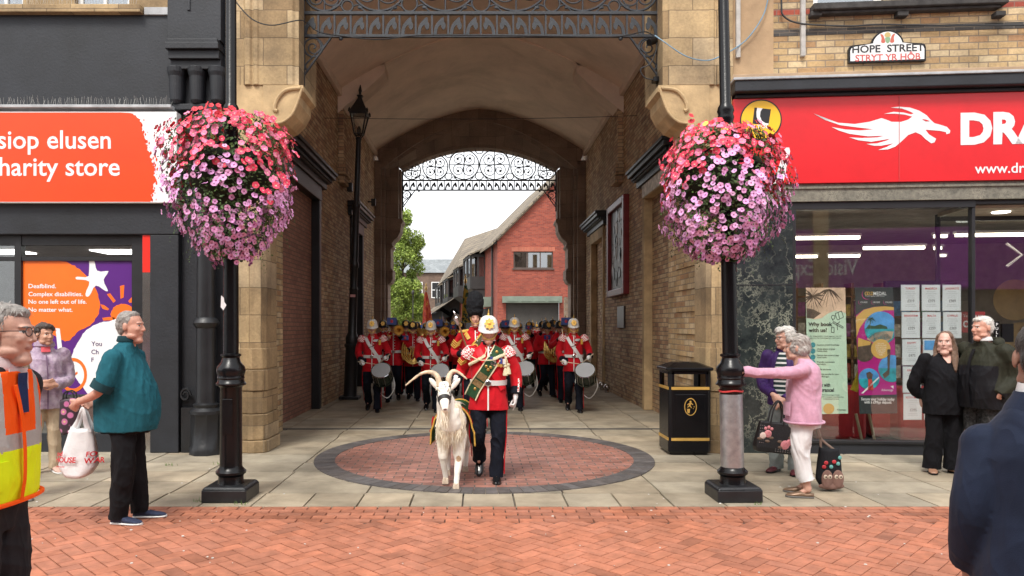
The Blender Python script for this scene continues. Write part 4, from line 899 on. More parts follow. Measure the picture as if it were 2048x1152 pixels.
# conduits and cables
m = MB(); WS = mat('conduit', (.42, .40, .37), .7, .2, 9)
m.pb if 0 else None
m = RBox(); m.pb(1471.5, 1480, 116, -40, -.03, .02); rbuild(m, 'conduit', [WS], bevel=.004); m = RBox(); m.pb(1601, 1610, 113, -40, -.03, .03); rbuild(m, 'conduit', [WS], bevel=.004)
def rw(px, py, v): u, z = RS(px, py, v); c, s = cos(RA), sin(RA); return (RO0.x+u*c-v*s, RO0.y+u*s+v*c, z)
m = MB(); m.tube(spline([rw(1563, -60, -.02), rw(1563, 10, -.02), rw(1566, 30, -.03), rw(1585, 43, -.03), rw(1620, 49, -.03), rw(1700, 52, -.035), rw(1760, 49, -.03), rw(1900, 51, -.03), rw(2100, 50, -.03)], 8), .012, 6)
tag(m.build('wall_cable', MATS['cable_black'], smooth=True), 'black cable running along the brick wall above the street nameplate', 'cable')
m = MB(); m.tube(spline([rw(1542, -40, -.03), rw(1530, 22, -.03), rw(1505, 65, -.03), rw(1480, 90, -.03), (gx(1440, 9.45), 9.42, gz(112, 9.42)), (gx(1410, 9.45), 9.42, gz(121, 9.42)), (gx(1370, 9.45), 9.42, gz(112, 9.42)), (gx(1330, 9.45), 9.45, gz(85, 9.45)), (gx(1312, 9.5), 9.55, gz(68, 9.5))], 8), .008, 6)
tag(m.build('blue_cable', MATS['cable_blue'], smooth=True), 'thin blue cable looping from the iron screen to the travel shop wall', 'cable')
m = MB(); y_ = FY+.24
m.tube(spline([(gx(470, 9.5), 9.48, gz(2, 9.5)), (gx(505, 9.5), 9.46, gz(40, 9.5)), (gx(545, 9.5), 9.46, gz(53, 9.5)), (gx(600, 9.6), 9.5, gz(47, 9.6)), (gx(615, y_), y_-.03, gz(48, y_)), (gx(640, y_), y_-.03, gz(66, y_)), (gx(690, y_), y_-.04, gz(75, y_)), (gx(760, y_), y_-.04, gz(81, y_)), (gx(850, y_), y_-.04, gz(73, y_)), (gx(1040, y_), y_-.04, gz(74, y_)), (gx(1225, y_), y_-.04, gz(76, y_)), (gx(1290, y_), y_-.04, gz(66, y_)), (gx(1312, y_), y_-.04, gz(90, y_)), (gx(1300, y_), y_-.04, gz(128, y_)), (gx(1280, y_), y_-.04, gz(140, y_)), (gx(1290, y_), y_-.04, gz(158, y_)), (gx(1318, y_), y_-.04, gz(162, y_))], 8), .008, 6)
tag(m.build('screen_cable', MATS['cable_black'], smooth=True), 'black cable tied along the foot of the iron screen over the archway', 'cable')
m = MB(); x_, z_ = gx(1302, y_), gz(82, y_); m.tube([(x_-.05, y_-.10, z_-.06), (x_+.05, y_-.02, z_)], .045, 10); m.tube([(x_+.02, y_-.02, z_), (x_+.10, y_, z_+.05)], .015, 8); m.box(x_+.02, x_+.16, y_-.08, y_+.05, z_-.56, z_-.50)
m.v = m.v; tag(m.build('security_camera', MATS['gloss_black'], smooth=True), 'small black security camera on the right corner of the iron screen', 'camera')
m = MB(); m.tube([(XM+2.9*sin(k*.1-1.5)*1.1, 16, 0) for k in range(2)] if 0 else spline([(WL+.02, 15.2, 5.95), (-1, 15.2, 5.93), (1.5, 15.2, 5.95), (WR-.02, 15.2, 6.0)], 8), .006, 5)
tag(m.build('span_wire', MATS['cable_black']), 'thin wire spanning the passage under the vault', 'wire')
# ------------------------------------------------------------------ lamp posts carrying the flower baskets
def lamp_post(x, y, label, lean=0, wrap=False):
    t = thing('lamp_post', label, 'lamp post', (x, y, 0), 0, 'black cast iron lamp posts')
    m = MB(); m.box(-.21, .21, -.21, .21, 0, .12); m.loft([[(a*.21, b*.21, .12) for a, b in ((-1, -1), (1, -1), (1, 1), (-1, 1))], [(a*.185, b*.185, .145) for a, b in ((-1, -1), (1, -1), (1, 1), (-1, 1))]])
    m.build('base_block', [MATS['black_paint']], t, world=False, bevel=.012)
    m = MB(); m.lathe([(.125, .14), (.118, .16), (.116, .215), (.128, .23), (.140, .24), (.142, .26), (.128, .275), (.108, .295), (.104, .32), (.102, 1.06), (.112, 1.075), (.138, 1.085), (.142, 1.10), (.128, 1.115), (.12, 1.14), (.128, 1.155), (.122, 1.17), (.125, 1.19), (.135, 1.22), (.128, 1.26), (.095, 1.30), (.078, 1.345), (.082, 1.355), (.095, 1.365), (.095, 1.38), (.072, 1.39)], 28)
    m.build('pedestal', [MATS['gloss_black']], t, smooth=True, world=False)
    m = MB(); m.lathe([(.072, 1.385), (.066, 3.6), (.072, 3.62), (.078, 3.65), (.068, 3.68), (.080, 3.71), (.070, 3.75), (.052, 3.78), (.046, 6.2)], 20)
    m.build('shaft', [MATS['gloss_black']], t, smooth=True, world=False)
    m = MB(); m.lathe([(.046, 6.15), (.07, 6.2), (.07, 6.25), (.03, 6.3), (.1, 6.5), (.16, 6.9), (.17, 6.93), (.03, 7.05), (.012, 7.2)], 6); m.build('lantern', [MATS['gloss_black']], t, world=False)
    if not wrap: m = MB(); m.box(-.05, .05, -.107, -.098, .62, .96); m.build('access_door', [MATS['gloss_black']], t, world=False, bevel=.01)
    if wrap:
        m = MB(); m.lathe([(.1065, .305), (.1075, .315), (.1068, .99), (.106, 1.0), (.104, .7)], 28); m.build('steel_wrap', [mat('galvanised', (.36, .37, .38), .38, .28, 11, .25, 25, metal=.75)], t, smooth=True, world=False)
        m = MB(); m.tube([(.107*cos(a), .107*sin(a), 1.03+.006*sin(3*a)) for a in [2*pi*k/24 for k in range(25)]], .009, 6); m.build('red_tape', [MATS['ink_red']], t, world=False)
    else:
        m = MB(); m.prism([(-.074, 1.83), (-.05, 1.80), (-.03, 1.83), (-.02, 1.85), (-.04, 1.88), (-.045, 1.92), (-.07, 1.94)], -.071, -.068, 'y'); m.build('torn_sticker', [MATS['sign_white']], t, world=False)
    t.rotation_euler = (0, lean, 0); return t
LPX, RPX = gx(462, 7.05), gx(1466, 7.05)
lamp_post(LPX, 7.05, 'black lamp post on the left, gloss pedestal with a torn white sticker above')
lamp_post(RPX, 7.05, 'black lamp post with a grey metal sleeve, touched by the woman in pink', radians(-1.1), True)
# ------------------------------------------------------------------ flower baskets
def bloom_template():
    vs = [(0, 0, -.25)]; fs = []; ms = []; n = 15
    for k in range(n): a = 2*pi*k/n; vs.append((cos(a)*.26, sin(a)*.26, -.02))
    for k in range(n):
        a = 2*pi*k/n; r_ = .80+.22*abs(cos(2.5*a))**.6; vs.append((cos(a)*r_, sin(a)*r_, .06+.10*cos(5*a)))
    for k in range(n):
        j = (k+1) % n; fs.append((0, 1+k, 1+j)); ms.append(1); fs.append((1+k, 1+n+k, 1+n+j, 1+j)); ms.append(0)
    return np.array(vs), fs, ms
BV, BF, BM = bloom_template()
def scatter(name, pts, mats, parent, template=(BV, BF, BM), seed=0, tintv=.15):
    V, Fc, Mm = template; r_ = np.random.RandomState(seed); m = MB(); cols = []
    for (p, nrm, s) in pts:
        n_ = Vector(nrm).normalized(); a = Vector((r_.randn(), r_.randn(), r_.randn())); a = (a-n_*a.dot(n_)).normalized(); b = n_.cross(a)
        A = np.array([a, b, n_]); W = V*np.array([s, s, s])@A+np.array(p)
        o = len(m.v); m.v += [tuple(q) for q in W]; m.f += [tuple(i+o for i in f) for f in Fc]; m.m += Mm
        k = 1+r_.uniform(-tintv, tintv); cols += [(k, k*r_.uniform(.9, 1.08), k*r_.uniform(.92, 1.08), 1)]*len(V)
    m.c = cols; return m.build(name, mats, parent, fix=False, world=False)
LEAFV = np.array([(-.0, -.5, 0), (.28, -.1, .06), (.22, .3, .04), (0, .6, -.05), (-.22, .3, .04), (-.28, -.1, .06)]); LEAFF = [(0, 1, 2, 3), (0, 3, 4, 5)]; LEAFM = [0, 0]
def petal(name, c): return mat(name, c, .55, .12, 30, .0, attr='tint', sheen=.1)
P_RED, P_COR, P_PINK, P_LIL, P_YEL = petal('petal_red', (.60, .012, .03)), petal('petal_coral', (.80, .055, .12)), petal('petal_pink', (.76, .20, .34)), petal('petal_lilac', (.74, .36, .63)), petal('petal_yellow', (.75, .62, .12))
TH_P, TH_D = petal('throat_pale', (.80, .45, .38)), petal('throat_magenta', (.34, .05, .22))
LEAF = mat('basket_leaf', (.055, .105, .022), .6, .35, 25, .0, attr='tint'); LEAF_D = mat('planter_dark', (.014, .022, .008), .9)  # second colour: the planter bowl's own very dark green
def flower_basket(cx, cy, zc, prof, label, seed):
    r_ = random.Random(seed); t = thing('flower_basket', label, 'flower basket', (cx, cy, zc), 0, 'flower baskets hung on the lamp posts')
    zs = [p[1] for p in prof]; rs = [p[0] for p in prof]
    def rad(z, a):
        base = float(np.interp(z, zs[::-1], rs[::-1])); return base*(.92+.09*sin(3*a+seed+z*2)+.08*sin(5*a+z*6+seed*2)+.06*sin(9*a-z*9))
    m = MB(); m.lathe([(.07, .30), (.36, .28), (.40, .18), (.36, -.02), (.22, -.16), (.07, -.18)], 20); m.build('planter', [LEAF_D], t, smooth=True, world=False)
    m = MB(); m.tube([(.41*cos(2*pi*k/24), .41*sin(2*pi*k/24), .2) for k in range(25)], .012, 6)
    for k in range(4): m.tube([(.06*cos(pi/2*k), .06*sin(pi/2*k), .45), (.41*cos(pi/2*k), .41*sin(pi/2*k), .2)], .01, 6)
    m.build('bracket', [MATS['gloss_black']], t, world=False)
    def surf(top=None, bot=None):
        z = r_.uniform(zs[-1], zs[0]) if top is None else r_.uniform(bot, top); a = r_.uniform(0, 2*pi); return z, a, rad(z, a)
    lv = []
    for k in range(5200):
        z, a, q = surf(); q *= r_.uniform(.55, .99)**.6; q = max(q, .1); p = (q*cos(a), q*sin(a), z+r_.uniform(-.03, .03))
        lv.append((p, (cos(a)+r_.gauss(0, .5), sin(a)+r_.gauss(0, .5), .5+r_.gauss(0, .5)), r_.uniform(.022, .042)))
    for k in range(44):       # trailing stems that break the outline
        a = r_.uniform(0, 2*pi); z0 = r_.uniform(zs[-1]+.05, zs[-1]+.55); q = rad(z0, a); L = r_.uniform(.08, .24)
        for j in range(7): lv.append(((q*(1+.03*j)*cos(a)+r_.gauss(0, .012), q*(1+.03*j)*sin(a)+r_.gauss(0, .012), z0-L*j/6), (cos(a), sin(a), r_.gauss(.2, .5)), r_.uniform(.018, .03)))
    scatter('foliage', lv, [LEAF], t, (LEAFV*np.array([1, 1, 1]), LEAFF, LEAFM), seed, .4)
    groups = {k: [] for k in ('red', 'coral', 'pink', 'lilac', 'yellow')}; placed = []
    tries = 0
    while len(placed) < 1250 and tries < 26000:
        tries += 1; z, a, q = surf(); u = (z-zs[-1])/(zs[0]-zs[-1])
        wob = u+.10*sin(2*a+seed)+.08*sin(5*a+1.7*seed)+r_.gauss(0, .045)
        if sin(a*3+seed*1.3+z*5)*sin(z*11+a*2+seed) > (.93 if u > .45 else .66): continue     # bare leafy patches
        kind = 'coral' if wob > .60 else 'lilac'
        if kind == 'coral' and r_.random() < .28: kind = 'pink'
        if kind == 'coral' and u > .86 and r_.random() < .35: kind = 'red'
        if u > .90 and r_.random() < .05: kind = 'yellow'
        p = Vector((q*cos(a), q*sin(a), z))*1.0; p += Vector((r_.gauss(0, .018), r_.gauss(0, .018), r_.gauss(0, .018)))
        s = r_.uniform(.027, .038) if wob > .60 else r_.uniform(.021, .034)
        if any((p-o).length < (s+os)*.64 for o, os in placed): continue
        placed.append((p, s)); n_ = (cos(a)+r_.gauss(0, .28), sin(a)+r_.gauss(0, .28), (.9*(u-.25))+r_.gauss(0, .28)); groups[kind].append((p, n_, s))
    for k in range(16):    # red heads standing above the crown
        a = r_.uniform(0, 2*pi); q = r_.uniform(.05, .3); groups['red'].append(((-.16+q*cos(a)*.6, -.1+q*sin(a)*.6, zs[0]+r_.uniform(-.02, .10)), (r_.gauss(0, .5), -1, .6), r_.uniform(.024, .034)))
    for k in range(22):
        z0, a = r_.uniform(zs[-1]-.10, zs[-1]+.25), r_.uniform(0, 2*pi); q = rad(max(z0, zs[-1]), a)*1.03; groups['lilac'].append(((q*cos(a), q*sin(a), z0), (cos(a), sin(a), r_.gauss(0, .3)), r_.uniform(.024, .032)))
    for kind, mm in (('red', [P_RED, P_RED]), ('coral', [P_COR, TH_P]), ('pink', [P_PINK, TH_P]), ('lilac', [P_LIL, TH_D]), ('yellow', [P_YEL, P_YEL])):
        if groups[kind]: o = scatter(kind+'_blossom', groups[kind], mm, t, seed=seed+3)
    return t
flower_basket(LPX-.0, 7.05, 3.0, [(.16, .64), (.44, .60), (.57, .50), (.62, .36), (.61, .12), (.61, -.08), (.57, -.28), (.46, -.44), (.36, -.56), (.20, -.70)], 'large hanging flower basket, coral red above and lilac below, on the left lamp post', 3)
flower_basket(RPX-.11, 7.05, 2.94, [(.14, .60), (.38, .56), (.49, .47), (.56, .33), (.60, .08), (.59, -.1), (.54, -.30), (.43, -.46), (.31, -.58), (.16, -.66)], 'hanging flower basket mostly of lilac blossoms on the right lamp post beside the travel shop', 8)
# ------------------------------------------------------------------ lamp in the passage
def passage_lamp():
    Y = 16.6; x = gx(700, Y); t = thing('street_lamp', 'old black street lamp with a four sided lantern standing inside the archway', 'street lamp', (x, Y, 0)); t.rotation_euler = (0, radians(1.9), 0)
    m = MB(); m.box(-.22, .22, -.22, .22, 0, .07); m.build('base_plate', [MATS['black_paint']], t, world=False, bevel=.01)
    m = MB(); m.lathe([(.16, .07), (.15, .12), (.14, 1.15), (.16, 1.18), (.17, 1.22), (.14, 1.26), (.15, 1.38), (.12, 1.46), (.10, 1.5), (.092, 2.45), (.105, 2.48), (.075, 2.55), (.075, 2.95), (.10, 2.98), (.10, 3.05), (.082, 3.1), (.078, 4.3), (.09, 4.33), (.09, 4.38), (.066, 4.42), (.058, 5.85), (.075, 5.88), (.05, 5.92)], 16)
    m.build('column', [MATS['black_paint']], t, smooth=True, world=False)
    m = MB(); m.lathe([(.14, 6.44), (.29, 6.42), (.285, 6.46), (.16, 6.64), (.07, 6.78), (.06, 6.82), (.10, 6.85), (.03, 6.88), (.035, 6.93), (.05, 6.97), (.01, 7.1)], 4, rot=pi/4); m.build('lantern_roof', [MATS['black_paint']], t, world=False)
    m = MB()
    for k in range(4):
        a = pi/4+k*pi/2; p0, p1 = (.13*cos(a), .13*sin(a), 5.98), (.25*cos(a), .25*sin(a), 6.43); m.tube([p0, p1], .017, 6)
        b = a+pi/2; m.tube([p0, (.13*cos(b), .13*sin(b), 5.98)], .015, 6); m.tube([p1, (.25*cos(b), .25*sin(b), 6.43)], .02, 6); m.lathe([(.03, 6.44), (.025, 6.50), (.004, 6.54)], 6, (.28*cos(a), .28*sin(a), 0))
        m.tube([(.05*cos(a), .05*sin(a), 5.90), (.13*cos(a), .13*sin(a), 5.98)], .014, 6)
    m.build('lantern_frame', [MATS['black_paint']], t, world=False)
    m = MB(); m.loft([[(.12*cos(pi/4+k*pi/2), .12*sin(pi/4+k*pi/2), 5.99) for k in range(4)], [(.235*cos(pi/4+k*pi/2), .235*sin(pi/4+k*pi/2), 6.42) for k in range(4)]]); m.build('lantern_glass', [GLASS], t, world=False)
    m = MB(); m.lathe([(.02, 5.95), (.05, 6.02), (.05, 6.1), (.02, 6.16)], 10); m.build('lamp_holder', [MATS['black_paint']], t, world=False)
    m = MB(); m.box(-.06, .06, -.1, -.095, 2.3, 2.36); m.build('sticker', [plain('sticker_pink', (.6, .3, .3))], t, world=False)
passage_lamp()
# small fittings on the passage walls
for x, y, z, sg, lab in ((WL, gx(1, 1) and 14.9+2.5, 4.95, 1, 'small floodlight on the left passage wall between the two cornices'), (WL, 21.3, 5.25, 1, 'small floodlight high on the left passage wall beside the far arch')):
    m = MB(); m.box(x, x+.16*sg, y-.03, y+.03, z-.02, z+.02); m.box(x+.10, x+.22, y-.09, y+.09, z-.12, z+.08)
    tag(m.build('wall_floodlight', MATS['black_paint'], bevel=.01), lab, 'floodlight')
# ------------------------------------------------------------------ litter bin
t = thing('litter_bin', 'square black litter bin with gold bands and a gold litter emblem beside the right pier', 'litter bin', (2.70, 9.35+.27, 0)); t.location.y = 9.64
GOLD = mat('gold_paint', (.50, .30, .07), .4, .15, 6, .05)
hw = .272
def oct_(s, c, z): return [(s-c, -s, z), (s, -s+c, z), (s, s-c, z), (s-c, s, z), (-s+c, s, z), (-s, s-c, z), (-s, -s+c, z), (-s+c, -s, z)]
m = MB(); m.loft([oct_(hw-.01, .04, .03), oct_(hw, .04, .05), oct_(hw, .04, .84)]); m.loft([oct_(hw-.03, .04, .0), oct_(hw-.03, .04, .035)]); m.build('body', [MATS['gloss_black']], t, world=False, bevel=.006)
m = MB(); m.box(-.19, .19, -hw-.006, -hw+.01, .24, .78); m.build('door', [MATS['gloss_black']], t, world=False, bevel=.006)
m = MB()
for sx in (-1, 1):
    for sy in (-1, 1): m.prism([(sx*hw, sy*(hw-.04)), (sx*(hw-.04), sy*hw), (sx*(hw-.07), sy*hw), (sx*(hw-.07), sy*(hw-.03)), (sx*(hw-.03), sy*(hw-.07)), (sx*hw, sy*(hw-.07))], .84, 1.06, 'z')
m.loft([oct_(hw, .04, 1.035), oct_(hw, .04, 1.07)]); m.loft([oct_(hw-.03, .04, .84), oct_(hw-.03, .04, .85)]); m.build('opening_frame', [MATS['gloss_black']], t, world=False)
m = MB(); m.loft([oct_(hw+.01, .04, 1.07), oct_(hw+.03, .05, 1.085), oct_(hw+.03, .05, 1.115), oct_(.16, .05, 1.175), oct_(.15, .05, 1.18)]); m.build('lid', [MATS['gloss_black']], t, world=False, bevel=.006)
m = MB(); m.lathe([(.045, 1.18), (.05, 1.186), (.001, 1.19)], 14, (0, -.06, 0)); m.build('stubber_plate', [MATS['steel']], t, world=False)
for z in (.855, .205):
    m = MB(); m.box(-hw+.03, hw-.03, -hw-.007, -hw+.003, z-.018, z+.018); m.box(-hw-.007, -hw+.003, -hw+.03, hw-.03, z-.018, z+.018); m.build('gold_band', [GOLD], t, world=False)
m = MB(); y_ = -hw-.0075; n = 36
for k in range(n):
    a, b = 2*pi*k/n, 2*pi*(k+1)/n; ro, ri = (.080, .112), (.069, .101); m.add([(ro[0]*cos(a), y_, .62+ro[1]*sin(a)), (ro[0]*cos(b), y_, .62+ro[1]*sin(b)), (ri[0]*cos(b), y_, .62+ri[1]*sin(b)), (ri[0]*cos(a), y_, .62+ri[1]*sin(a))], [(0, 1, 2, 3)])
for poly in ([(-.03+.014*cos(2*pi*k/10)+.03, .685+.014*sin(2*pi*k/10)) for k in range(10)], [(-.02, .668), (.012, .672), (.035, .65), (.03, .642), (.008, .656), (.0, .635), (.018, .61), (.008, .605), (-.012, .628), (-.035, .61), (-.042, .617), (-.02, .64), (-.022, .652), (-.04, .64), (-.045, .647)], [(-.045, .595), (-.005, .595), (-.012, .54), (-.038, .54)], [(.04, .625), (.05, .63), (.052, .617), (.042, .612)], [(.03, .60), (.037, .604), (.04, .595), (.032, .592)]):
    m.add([(a, y_, b) for a, b in poly], [tuple(range(len(poly)))])
m.build('litter_emblem', [GOLD], t, world=False, fix=False)
# ------------------------------------------------------------------ noticeboard and plaque on the right passage wall
t = thing('noticeboard', 'tall dark red framed noticeboard on the right passage wall', 'noticeboard', (WR, 17.3, 3.5))
DRED = mat('dark_red_paint', (.16, .014, .016), .4, .15, 5)
y0, y1, z0, z1 = 16.1, 18.2, 2.35, 4.55
for a, b, c, d in ((y0, y0+.16, z0, z1), (y1-.16, y1, z0, z1), (y0+.16, y1-.16, z0, z0+.16), (y0+.16, y1-.16, z1-.16, z1)):
    m = MB(); m.box(WR-.13, WR+.02, a, b, c, d); m.build('frame_rail', [DRED], t, bevel=.02)
m = MB(); m.box(WR-.04, WR-.01, y0+.15, y1-.15, z0+.15, z1-.15)
m.build('relief_panel', [mat('relief', (.14, .135, .13), .5, .75, 3.2, .8, 7)], t)
rr = random.Random(21); m = MB()
for k in range(34):
    yy, zz = rr.uniform(y0+.3, y1-.3), rr.uniform(z0+.3, z1-.3); s = rr.uniform(.05, .16); m.prism([(yy+s*cos(a)*rr.uniform(.5, 1), zz+1.4*s*sin(a)*rr.uniform(.5, 1)) for a in [2*pi*j/8 for j in range(8)]], WR-.055, WR-.039, 'x', rr.randrange(2))
m.build('relief_figure', [mat('relief_dark', (.04, .04, .045), .4, .4, 9), mat('relief_pale', (.45, .44, .42), .5, .3, 9)], t, bevel=.006)
m = MB(); m.box(WR-.04, WR+.01, 16.5, 17.3, 1.6, 2.1); tag(m.build('wall_plaque', [mat('bronze_dark', (.04, .03, .027), .35, .3, 8)], bevel=.008), 'small dark plaque on the right passage wall below the red noticeboard', 'plaque')
for y_, lab in ((18.95, 'chrome floor lamp ball at the foot of the right passage wall, farther of two'), (18.2, 'chrome floor lamp ball at the foot of the right passage wall, nearer of two')):
    m = MB(); m.lathe([(.05, 0), (.05, .05), (.03, .06)], 12, (WR-.12, y_, 0)); m.ell((WR-.12, y_, .13), (.085, .085, .085), 14, 9); tag(m.build('bollard_light', MATS['steel'], smooth=True), lab, 'floor lamp')
# ------------------------------------------------------------------ buildings beyond the passage
TILE = brick_mat('roof_tile', (.20, .165, .125), (.33, .27, .19), (.06, .05, .045), .33, .30, .02, .8, .35, .4, .9); SLATE = brick_mat('slate', (.20, .22, .23), (.27, .29, .30), (.12, .13, .13), .4, .25, .01, .3, .2, .5, .7)
mat('green_grey', (.17, .21, .17), .7, .15, 3); mat('shutter', (.06, .055, .05), .6, .15, 3); mat('timber_dark', (.028, .026, .026), .6, .2, 4); mat('bg_concrete', (.30, .30, .30), .8, .15, 3); mat('coping', (.22, .17, .13), .8)
PANE = glass_mat('bg_glass', (.25, .27, .28), .28); mat('blind', (.30, .30, .29), .8, .2, 6); mat('dark_room', (.02, .02, .022), .9)
bl = thing('brick_shop_building', 'red brick building with a tall gable and tiled roof beyond the archway', 'building', (1.03, 40, 0))
D = Vector((-.139, 1)); P0 = Vector((1.03, 40)); s1, s2 = 16, 34
def W(s, o=0): q = P0+D*s; n_ = Vector((-1, -.139)).normalized(); return (q.x+n_.x*o, q.y+n_.y*o)
m = MB(); gab = [(1.03, 0), (1.03, 6.4), (5.9, 11.35), (10.9, 6.4), (10.9, 0)]
# front gable with openings for window and shutter
wx0, wx1, wz0, wz1 = gx(1027, 40), gx(1106, 40), gz(537, 40), gz(503, 40); sx0, sx1, sz1 = gx(1012, 40), gx(1118, 40), gz(605, 40)
m.add([(1.03, 40, 0), (sx0, 40, 0), (sx0, 40, sz1), (1.03, 40, sz1)], [(0, 1, 2, 3)]); m.add([(sx1, 40, 0), (10.9, 40, 0), (10.9, 40, sz1), (sx1, 40, sz1)], [(0, 1, 2, 3)])
m.add([(1.03, 40, sz1), (10.9, 40, sz1), (10.9, 40, wz0), (1.03, 40, wz0)], [(0, 1, 2, 3)]); m.add([(1.03, 40, wz0), (wx0, 40, wz0), (wx0, 40, wz1), (1.03, 40, wz1)], [(0, 1, 2, 3)]); m.add([(wx1, 40, wz0), (10.9, 40, wz0), (10.9, 40, wz1), (wx1, 40, wz1)], [(0, 1, 2, 3)])
m.add([(1.03, 40, wz1), (10.9, 40, wz1), (10.9, 40, 6.4), (5.9, 40, 11.35), (1.03, 40, 6.4)], [(0, 1, 2, 3, 4)])
a, b = W(0), W(s1); m.add([(a[0], a[1], 0), (b[0], b[1], 0), (b[0], b[1], 6.4), (a[0], a[1], 6.4)], [(0, 1, 2, 3)])
m.add([(10.9, 40, 0), (10.9, 58, 0), (10.9, 58, 6.4), (10.9, 40, 6.4)], [(0, 1, 2, 3)]); m.build('wall', [REDB], bl)
m = MB(); e0, e1 = W(-.25, .35), W(s1, .35); rx = 5.9
m.add([(e0[0], 39.75, 6.15), (e1[0], e1[1], 6.15), (rx-2.2, e1[1], 11.4), (rx, 39.75, 11.4), (e0[0], 39.75, 6.03), (e1[0], e1[1], 6.03), (rx-2.2, e1[1], 11.28), (rx, 39.75, 11.28)], [(0, 1, 2, 3), (4, 7, 6, 5), (0, 3, 7, 4), (0, 4, 5, 1)])
m.add([(rx, 39.75, 11.4), (rx-2.2, e1[1], 11.4), (11.3, e1[1], 6.1), (11.3, 39.75, 6.1)], [(0, 1, 2, 3)])
m.build('roof', [TILE], bl)
m = MB(); m.tube([(1.0, 39.93, 6.32), (5.9, 39.93, 11.3)], .07, 6); m.tube([(5.9, 39.93, 11.3), (10.9, 39.93, 6.3)], .07, 6); m.build('verge', [MATS['coping']], bl)
m = MB(); a = W(0, .12); b = W(s1, .12); m.tube([(a[0], a[1], 6.2), (b[0], b[1], 6.2)], .08, 8); q = W(1.2, .1); m.tube([(q[0], q[1], 6.2), (q[0], q[1], 2.0)], .06, 8); m.build('gutter', [MATS['timber_dark']], bl)
m = MB(); m.box(wx0-.06, wx1+.06, 39.93, 40.06, wz0-.07, wz0); m.box(wx0, wx1, 40.06, 40.14, wz0, wz0+.06); m.box(wx0, wx1, 40.06, 40.14, wz1-.06, wz1)
for q in (0, .33, .667, .97): m.box(wx0+(wx1-wx0)*q, wx0+(wx1-wx0)*q+.06, 40.06, 40.14, wz0+.06, wz1-.06)
f = m.build('window', [mat('brown_frame', (.09, .06, .05), .5)], bl)
m = MB(); m.box(wx0, wx1, 40.09, 40.10, wz0, wz1); m.build('pane', [PANE], f); m = MB(); m.box(wx0, wx0+(wx1-wx0)*.67, 40.3, 40.32, wz0, wz1); m.build('blind', [MATS['blind']], f); m = MB(); m.box(wx0-.1, wx1+.1, 40.9, 40.95, wz0-.1, wz1+.1); m.build('room', [MATS['dark_room']], f)
m = MB(); m.box(wx0-.1, wx1+.1, 39.985, 40.0, wz1+.004, wz1+.24); m.build('lintel', [brick_mat('soldier_brick', (.40, .10, .06), (.50, .14, .08), (.28, .16, .12), .075, .24, .008)], bl)
m = MB(); m.box(gx(1008, 40)-.1, gx(1119, 40)+.1, 39.6, 39.98, sz1-.02, gz(593, 40))
for k in range(4): x = sx0+(sx1-sx0)*(k+.08)/4; m.box(x, x+.62, 39.57, 39.6, sz1+.05, gz(593, 40)-.06)
m.build('shop_fascia', [MATS['green_grey']], bl)
m = MB()
for k in range(28): m.box(sx0, sx1, 40.10, 40.13+.0, k*sz1/28, (k+.8)*sz1/28); m.box(sx0, sx1, 40.13, 40.15, (k+.0)*sz1/28, (k+1)*sz1/28)
m.build('roller_shutter', [MATS['shutter']], bl)
def bay(parent, sa, sb, o, za, zb):
    A, B, Cc, Dd = W(sa, 0), W(sa, o), W(sb, o), W(sb, 0); m = MB()
    def wall(p, q, z0, z1, th=.06):
        d = (Vector(q)-Vector(p)); n_ = Vector((-d.y, d.x)).normalized()*th; m.add([(p[0], p[1], z0), (q[0], q[1], z0), (q[0]+n_.x, q[1]+n_.y, z0), (p[0]+n_.x, p[1]+n_.y, z0), (p[0], p[1], z1), (q[0], q[1], z1), (q[0]+n_.x, q[1]+n_.y, z1), (p[0]+n_.x, p[1]+n_.y, z1)], [(0, 3, 2, 1), (4, 5, 6, 7), (0, 1, 5, 4), (1, 2, 6, 5), (2, 3, 7, 6), (3, 0, 4, 7)])
    for p, q in ((A, B), (B, Cc), (Cc, Dd)):
        wall(p, q, za, za+.75); wall(p, q, zb-.16, zb); n_ = 2
        for k in range(n_+1):
            u = k/n_; a_ = Vector(p).lerp(Vector(q), max(0, u-.06)); b_ = Vector(p).lerp(Vector(q), min(1, u+.06)); wall(tuple(a_), tuple(b_), za+.75, zb-.16)
    m.loft([[(p[0], p[1], za-.55) for p in (A, W(sa, .05), W(sb, .05), Dd)], [(p[0], p[1], za) for p in (A, B, Cc, Dd)]]); m.add([(p[0], p[1], zb) for p in (A, B, Cc, Dd)], [(0, 1, 2, 3)])
    f = m.build('bay_window', [MATS['timber_dark']], parent)
    m = MB()
    for p, q in ((A, B), (B, Cc), (Cc, Dd)): m.add([(p[0], p[1], za+.72), (q[0], q[1], za+.72), (q[0], q[1], zb-.14), (p[0], p[1], zb-.14)], [(0, 1, 2, 3)])
    m.build('pane', [PANE], f)
    m = MB(); a_, b_ = W(sa+.2, .25), W(sb-.2, .25); m.add([(a_[0], a_[1], za+.7), (b_[0], b_[1], za+.7), (b_[0], b_[1], zb-.1), (a_[0], a_[1], zb-.1)], [(0, 1, 2, 3)]); m.build('blind', [MATS['blind']], f)
    m = MB(); m.add([(B[0]-.1, B[1]-.3, zb-.02), (Cc[0]-.1, Cc[1], zb-.02), (Dd[0]+.3, Dd[1], zb+.55), (A[0]+.3, A[1]-.3, zb+.55), (B[0]-.1, B[1]-.3, zb-.1), (A[0]+.3, A[1]-.3, zb+.45)], [(0, 1, 2, 3), (0, 3, 5, 4)]); m.build('bay_roof', [TILE], f)
bay(bl, 4.6, 8.2, .85, 3.9, 6.0); bay(bl, 11.0, 14.4, .85, 3.7, 5.75)
m = MB()
